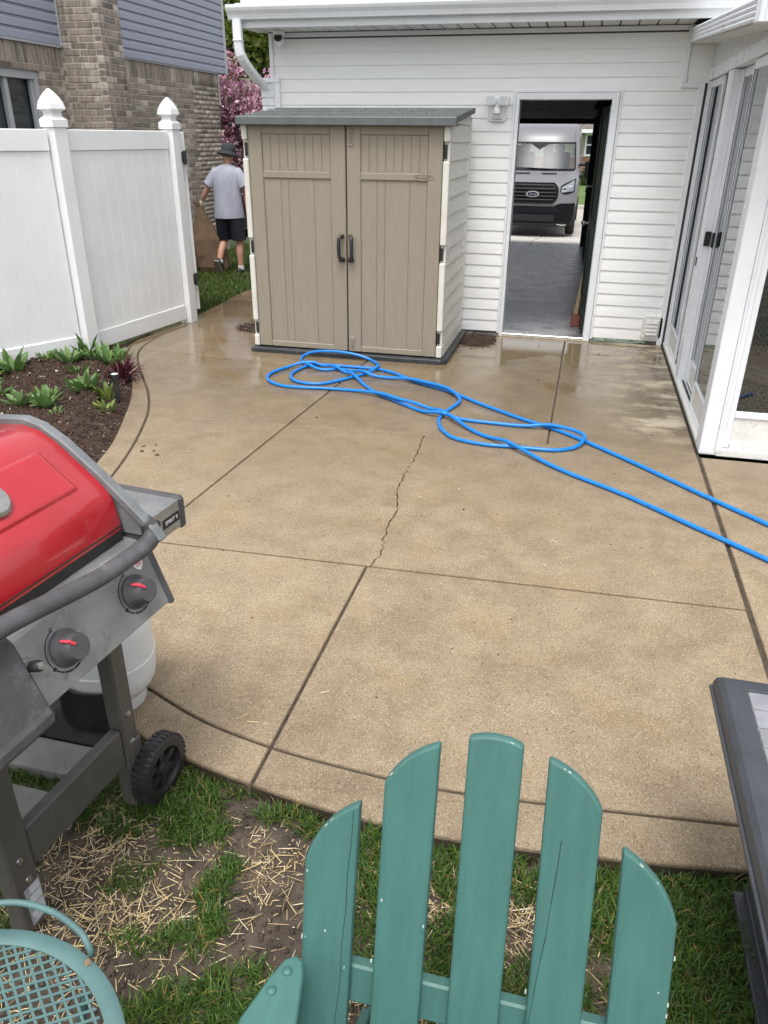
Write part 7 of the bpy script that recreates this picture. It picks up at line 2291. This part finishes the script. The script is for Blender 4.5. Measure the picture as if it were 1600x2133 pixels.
# ================================================================== HOUSES BEYOND
def far_brick(name, c1, c2, mortar, sc):
    mt, nt, b = new_mat(name)
    g = nt.nodes.new('ShaderNodeNewGeometry')
    sx_ = nt.nodes.new('ShaderNodeSeparateXYZ'); nt.links.new(g.outputs['Position'], sx_.inputs[0])
    cb_ = nt.nodes.new('ShaderNodeCombineXYZ'); nt.links.new(mth(nt, 'ADD', sx_.outputs[0], sx_.outputs[1]), cb_.inputs[0]); nt.links.new(sx_.outputs[2], cb_.inputs[1])
    br_ = nt.nodes.new('ShaderNodeTexBrick')
    nt.links.new(cb_.outputs[0], br_.inputs['Vector'])
    br_.inputs['Color1'].default_value = (*c1, 1); br_.inputs['Color2'].default_value = (*c2, 1); br_.inputs['Mortar'].default_value = (*mortar, 1)
    br_.inputs['Scale'].default_value = sc
    br_.inputs['Mortar Size'].default_value = 0.03
    nt.links.new(br_.outputs[0], b.inputs['Base Color'])
    b.inputs['Roughness'].default_value = 0.9
    return mt
M_fbrick = far_brick('red_brown_brickwork', (0.30, 0.125, 0.075), (0.20, 0.075, 0.05), (0.36, 0.30, 0.24), 2.2)
M_fside = mat('tan_siding', (0.46, 0.40, 0.33), 0.7, 0.08, 3)
M_shing = mat('grey_shingles', (0.13, 0.115, 0.10), 0.95, 0.3, 14, 0.6, 40)
M_sash = mat('grey_green_blind', (0.20, 0.25, 0.215), 0.7, 0.1, 3)
M_farglass = mat('far_window_glass', (0.035, 0.045, 0.05), 0.08, 0.3, 2, spec=0.6)
def house(name, x0, x1, y, zg, ze, zbrick, label, win, brick=M_fbrick, upper=M_fside, pane=None, ridge=2.2):
    h = thing(name, ((x0 + x1) / 2, y, zg), label, 'house')
    def b(nm, p0, p1, mt, par=h, bev=0.0): return MB().box(p0, p1).build(nm, mt, par, bevel=bev)
    b('brick_wall', (x0, y, zg - 0.5), (x1, y + 7, zbrick), brick)
    n = int((ze - zbrick) / 0.16)
    b('upper_wall', (x0 + 0.02, y + 0.04, zbrick), (x1 - 0.02, y + 7, ze), upper)
    for i in range(n):
        z = zbrick + 0.16 * i
        MB().prism([(y + 0.04, z), (y + 0.005, z), (y + 0.03, z + 0.158), (y + 0.04, z + 0.158)], 'x', x0, x1).build('siding_board', upper, h)
    for (wx0, wx1, wz0, wz1) in win:
        f = MB()
        f.box((wx0 - 0.09, y - 0.06, wz0 - 0.09), (wx0, y + 0.02, wz1 + 0.09)).box((wx1, y - 0.06, wz0 - 0.09), (wx1 + 0.09, y + 0.02, wz1 + 0.09))
        f.box((wx0, y - 0.06, wz1), (wx1, y + 0.02, wz1 + 0.09)).box((wx0, y - 0.075, wz0 - 0.09), (wx1, y + 0.02, wz0)).box((wx0, y - 0.05, (wz0 + wz1) / 2 - 0.03), (wx1, y + 0.02, (wz0 + wz1) / 2 + 0.03))
        w_ = f.build('window', M_trim, h)
        b('pane', (wx0, y - 0.03, wz0), (wx1, y - 0.02, wz1), pane or M_farglass, w_)
    b('eave', (x0 - 0.4, y - 0.55, ze), (x1 + 0.4, y + 0.05, ze + 0.05), M_soffit)
    b('gutter', (x0 - 0.4, y - 0.68, ze + 0.01), (x1 + 0.4, y - 0.55, ze + 0.15), M_alu)
    MB().prism([(y - 0.60, ze + 0.051), (y - 0.60, ze + 0.16), (y + 3.5, ze + ridge), (y + 7.6, ze + 0.16), (y + 7.6, ze + 0.051)], 'x', x0 - 0.4, x1 + 0.4).build('roof', M_shing, h)
    return h
house('brick_ranch_house', -7.5, 6.5, 40.0, -0.06, 1.97, 0.98, 'low brick and tan-sided house across the street, seen past the grey van', [(-0.28, 0.75, 1.10, 1.88), (-4.5, -3.0, 1.10, 1.88), (2.6, 4.2, 1.10, 1.88)], ridge=2.4)
house('red_brick_house', -14.5, -6.5, 22.5, -0.4, 1.78, 1.42, 'red brick house with a grey roof behind the pink tree and the person', [(-10.35, -9.78, 1.50, 1.74), (-9.3, -8.5, 1.0, 1.7)], brick=far_brick('orange_red_brickwork', (0.33, 0.09, 0.05), (0.24, 0.06, 0.035), (0.30, 0.22, 0.17), 2.2), upper=M_sash, pane=M_sash, ridge=1.6)

# ================================================================== TREES AND SHRUBS
def tube_tree(mb, p, d, L, r, depth, rg, tips, spread=0.6):
    pts, rs_ = [p], [r]
    q = Vector(p); d = Vector(d).normalized()
    n = 4
    for i in range(n):
        d = (d + Vector((rg.uniform(-.18, .18), rg.uniform(-.18, .18), rg.uniform(-.05, .12)))).normalized()
        q = q + d * (L / n)
        pts.append(q.copy()); rs_.append(r * (1 - 0.45 * (i + 1) / n))
    mb.tube(pts, rs_, 7, cap=False)
    tips += pts[1:] if depth <= 1 else pts[3:]
    if depth == 0: return
    for k in range(rg.choice((2, 3, 3))):
        a = rg.uniform(0, 6.283)
        ax = Vector((math.cos(a), math.sin(a), 0))
        nd = (d * (1 - spread * .4) + ax * spread + Vector((0, 0, .15))).normalized()
        tube_tree(mb, pts[rg.choice((2, 3, 4))], nd, L * rg.uniform(.62, .82), rs_[-1] * .85, depth - 1, rg, tips, spread)
M_bark = mat('dark_bark', (0.045, 0.034, 0.028), 0.95, 0.3, 20, 0.7, 60)
def leaf_cloud(tips, n, sig, size, cols, seed, asp=0.6, cup=0.25):
    r = np.random.default_rng(seed)
    T = np.array([tuple(t) for t in tips])
    c = T[r.integers(0, len(T), n)] + r.normal(0, sig, (n, 3))
    s = size * r.uniform(.6, 1.3, n)
    u = r.normal(0, 1, (n, 3)); u /= np.linalg.norm(u, axis=1)[:, None]
    w = r.normal(0, 1, (n, 3)); w -= u * (u * w).sum(1)[:, None]; w /= np.linalg.norm(w, axis=1)[:, None]
    nn = np.cross(u, w)
    V = np.stack([c - u * s[:, None], c + w * (s * asp)[:, None] + nn * (s * cup)[:, None], c + u * s[:, None], c - w * (s * asp)[:, None] + nn * (s * cup)[:, None]], 1)
    F = np.arange(n * 4).reshape(n, 4)
    cl = np.array(cols)[r.integers(0, len(cols), n)] * r.uniform(.7, 1.3, (n, 1))
    return V.reshape(-1, 3), F, np.repeat(cl, 4, axis=0)
M_foliage = leaf_mat('tree_leaf', 0.5, 0.35)
M_petal = leaf_mat('pink_petal', 0.6, 0.4)
def tree(name, base, h, r, depth, seed, label, nleaf, sig, size, cols, mt, spread=0.55, trunks=1, Lf=0.42):
    rg = random.Random(seed)
    t = thing(name, base, label, 'tree')
    mb = MB(); tips = []
    for k in range(trunks):
        a = 6.283 * k / trunks + 0.5
        d0 = (0.25 * math.cos(a) * (trunks > 1), 0.25 * math.sin(a) * (trunks > 1), 1)
        tube_tree(mb, Vector(base) + Vector((0.06 * math.cos(a) * (trunks > 1), 0.06 * math.sin(a) * (trunks > 1), 0)), d0, h * Lf, r, depth, rg, tips, spread)
    mb.build('trunk', M_bark, t, smooth=True)
    V, F, Cc = leaf_cloud(tips, nleaf, sig, size, cols, seed, )
    o = Vector(base)
    me = numpy_mesh('crown', np.asarray(V) - np.array(tuple(o)), F, Cc)
    link('crown', me, mt, t)
    return t
tree('magnolia_tree', (-7.35, 17.0, -0.15), 3.7, 0.055, 4, 5, 'pink flowering magnolia tree between the brick house and the garage', 24000, 0.13, 0.050, [(0.50, 0.26, 0.36), (0.62, 0.40, 0.48), (0.36, 0.15, 0.23), (0.74, 0.55, 0.60), (0.27, 0.11, 0.17), (0.10, 0.10, 0.035)], M_petal, trunks=3, Lf=0.34, spread=0.62)
tree('maple_tree', (-12.6, 30.0, -0.6), 9.5, 0.16, 4, 9, 'tall bright green tree behind the pink flowering tree', 42000, 0.42, 0.11, [(0.10, 0.16, 0.02), (0.14, 0.20, 0.03), (0.07, 0.12, 0.02), (0.17, 0.20, 0.04)], M_foliage, Lf=0.36, spread=0.5)
tree('shade_tree', (3.5, 52.0, 0.2), 10.0, 0.2, 4, 14, 'big green tree far behind the house across the street', 20000, 0.5, 0.22, [(0.06, 0.10, 0.02), (0.08, 0.13, 0.025)], M_foliage, Lf=0.36)
def shrub(c, rx, rz, n, seed, label):
    r = np.random.default_rng(seed)
    t = thing('shrub', (c[0], c[1], c[2]), label, 'shrub')
    a = r.uniform(0, 6.283, n); el_ = np.arcsin(r.uniform(0, 1, n)); q = r.random(n) ** .35
    bump_ = 0.8 + 0.35 * vnoise(a * 2, el_ * 3, 1.5, seed)
    pts_ = np.stack([rx * q * bump_ * np.cos(el_) * np.cos(a), rx * q * bump_ * np.cos(el_) * np.sin(a), rz * q * bump_ * np.sin(el_)], -1)
    V, F, Cc = leaf_cloud([tuple(p) for p in pts_], n * 2, 0.03, 0.05, [(0.05, 0.09, 0.025), (0.08, 0.13, 0.03), (0.04, 0.07, 0.02)], seed)
    link('foliage', numpy_mesh('foliage', V, F, Cc), M_foliage, t)
    MB().cyl(c, (c[0], c[1], c[2] + rz * .7), 0.03, 6).build('stem', M_bark, t)
shrub((-0.05, 38.6, -0.12), 0.75, 0.62, 1500, 3, 'round green shrub under the window of the house across the street')
shrub((1.9, 38.7, -0.12), 0.7, 0.6, 800, 4, 'round green shrub right of the other one across the street')
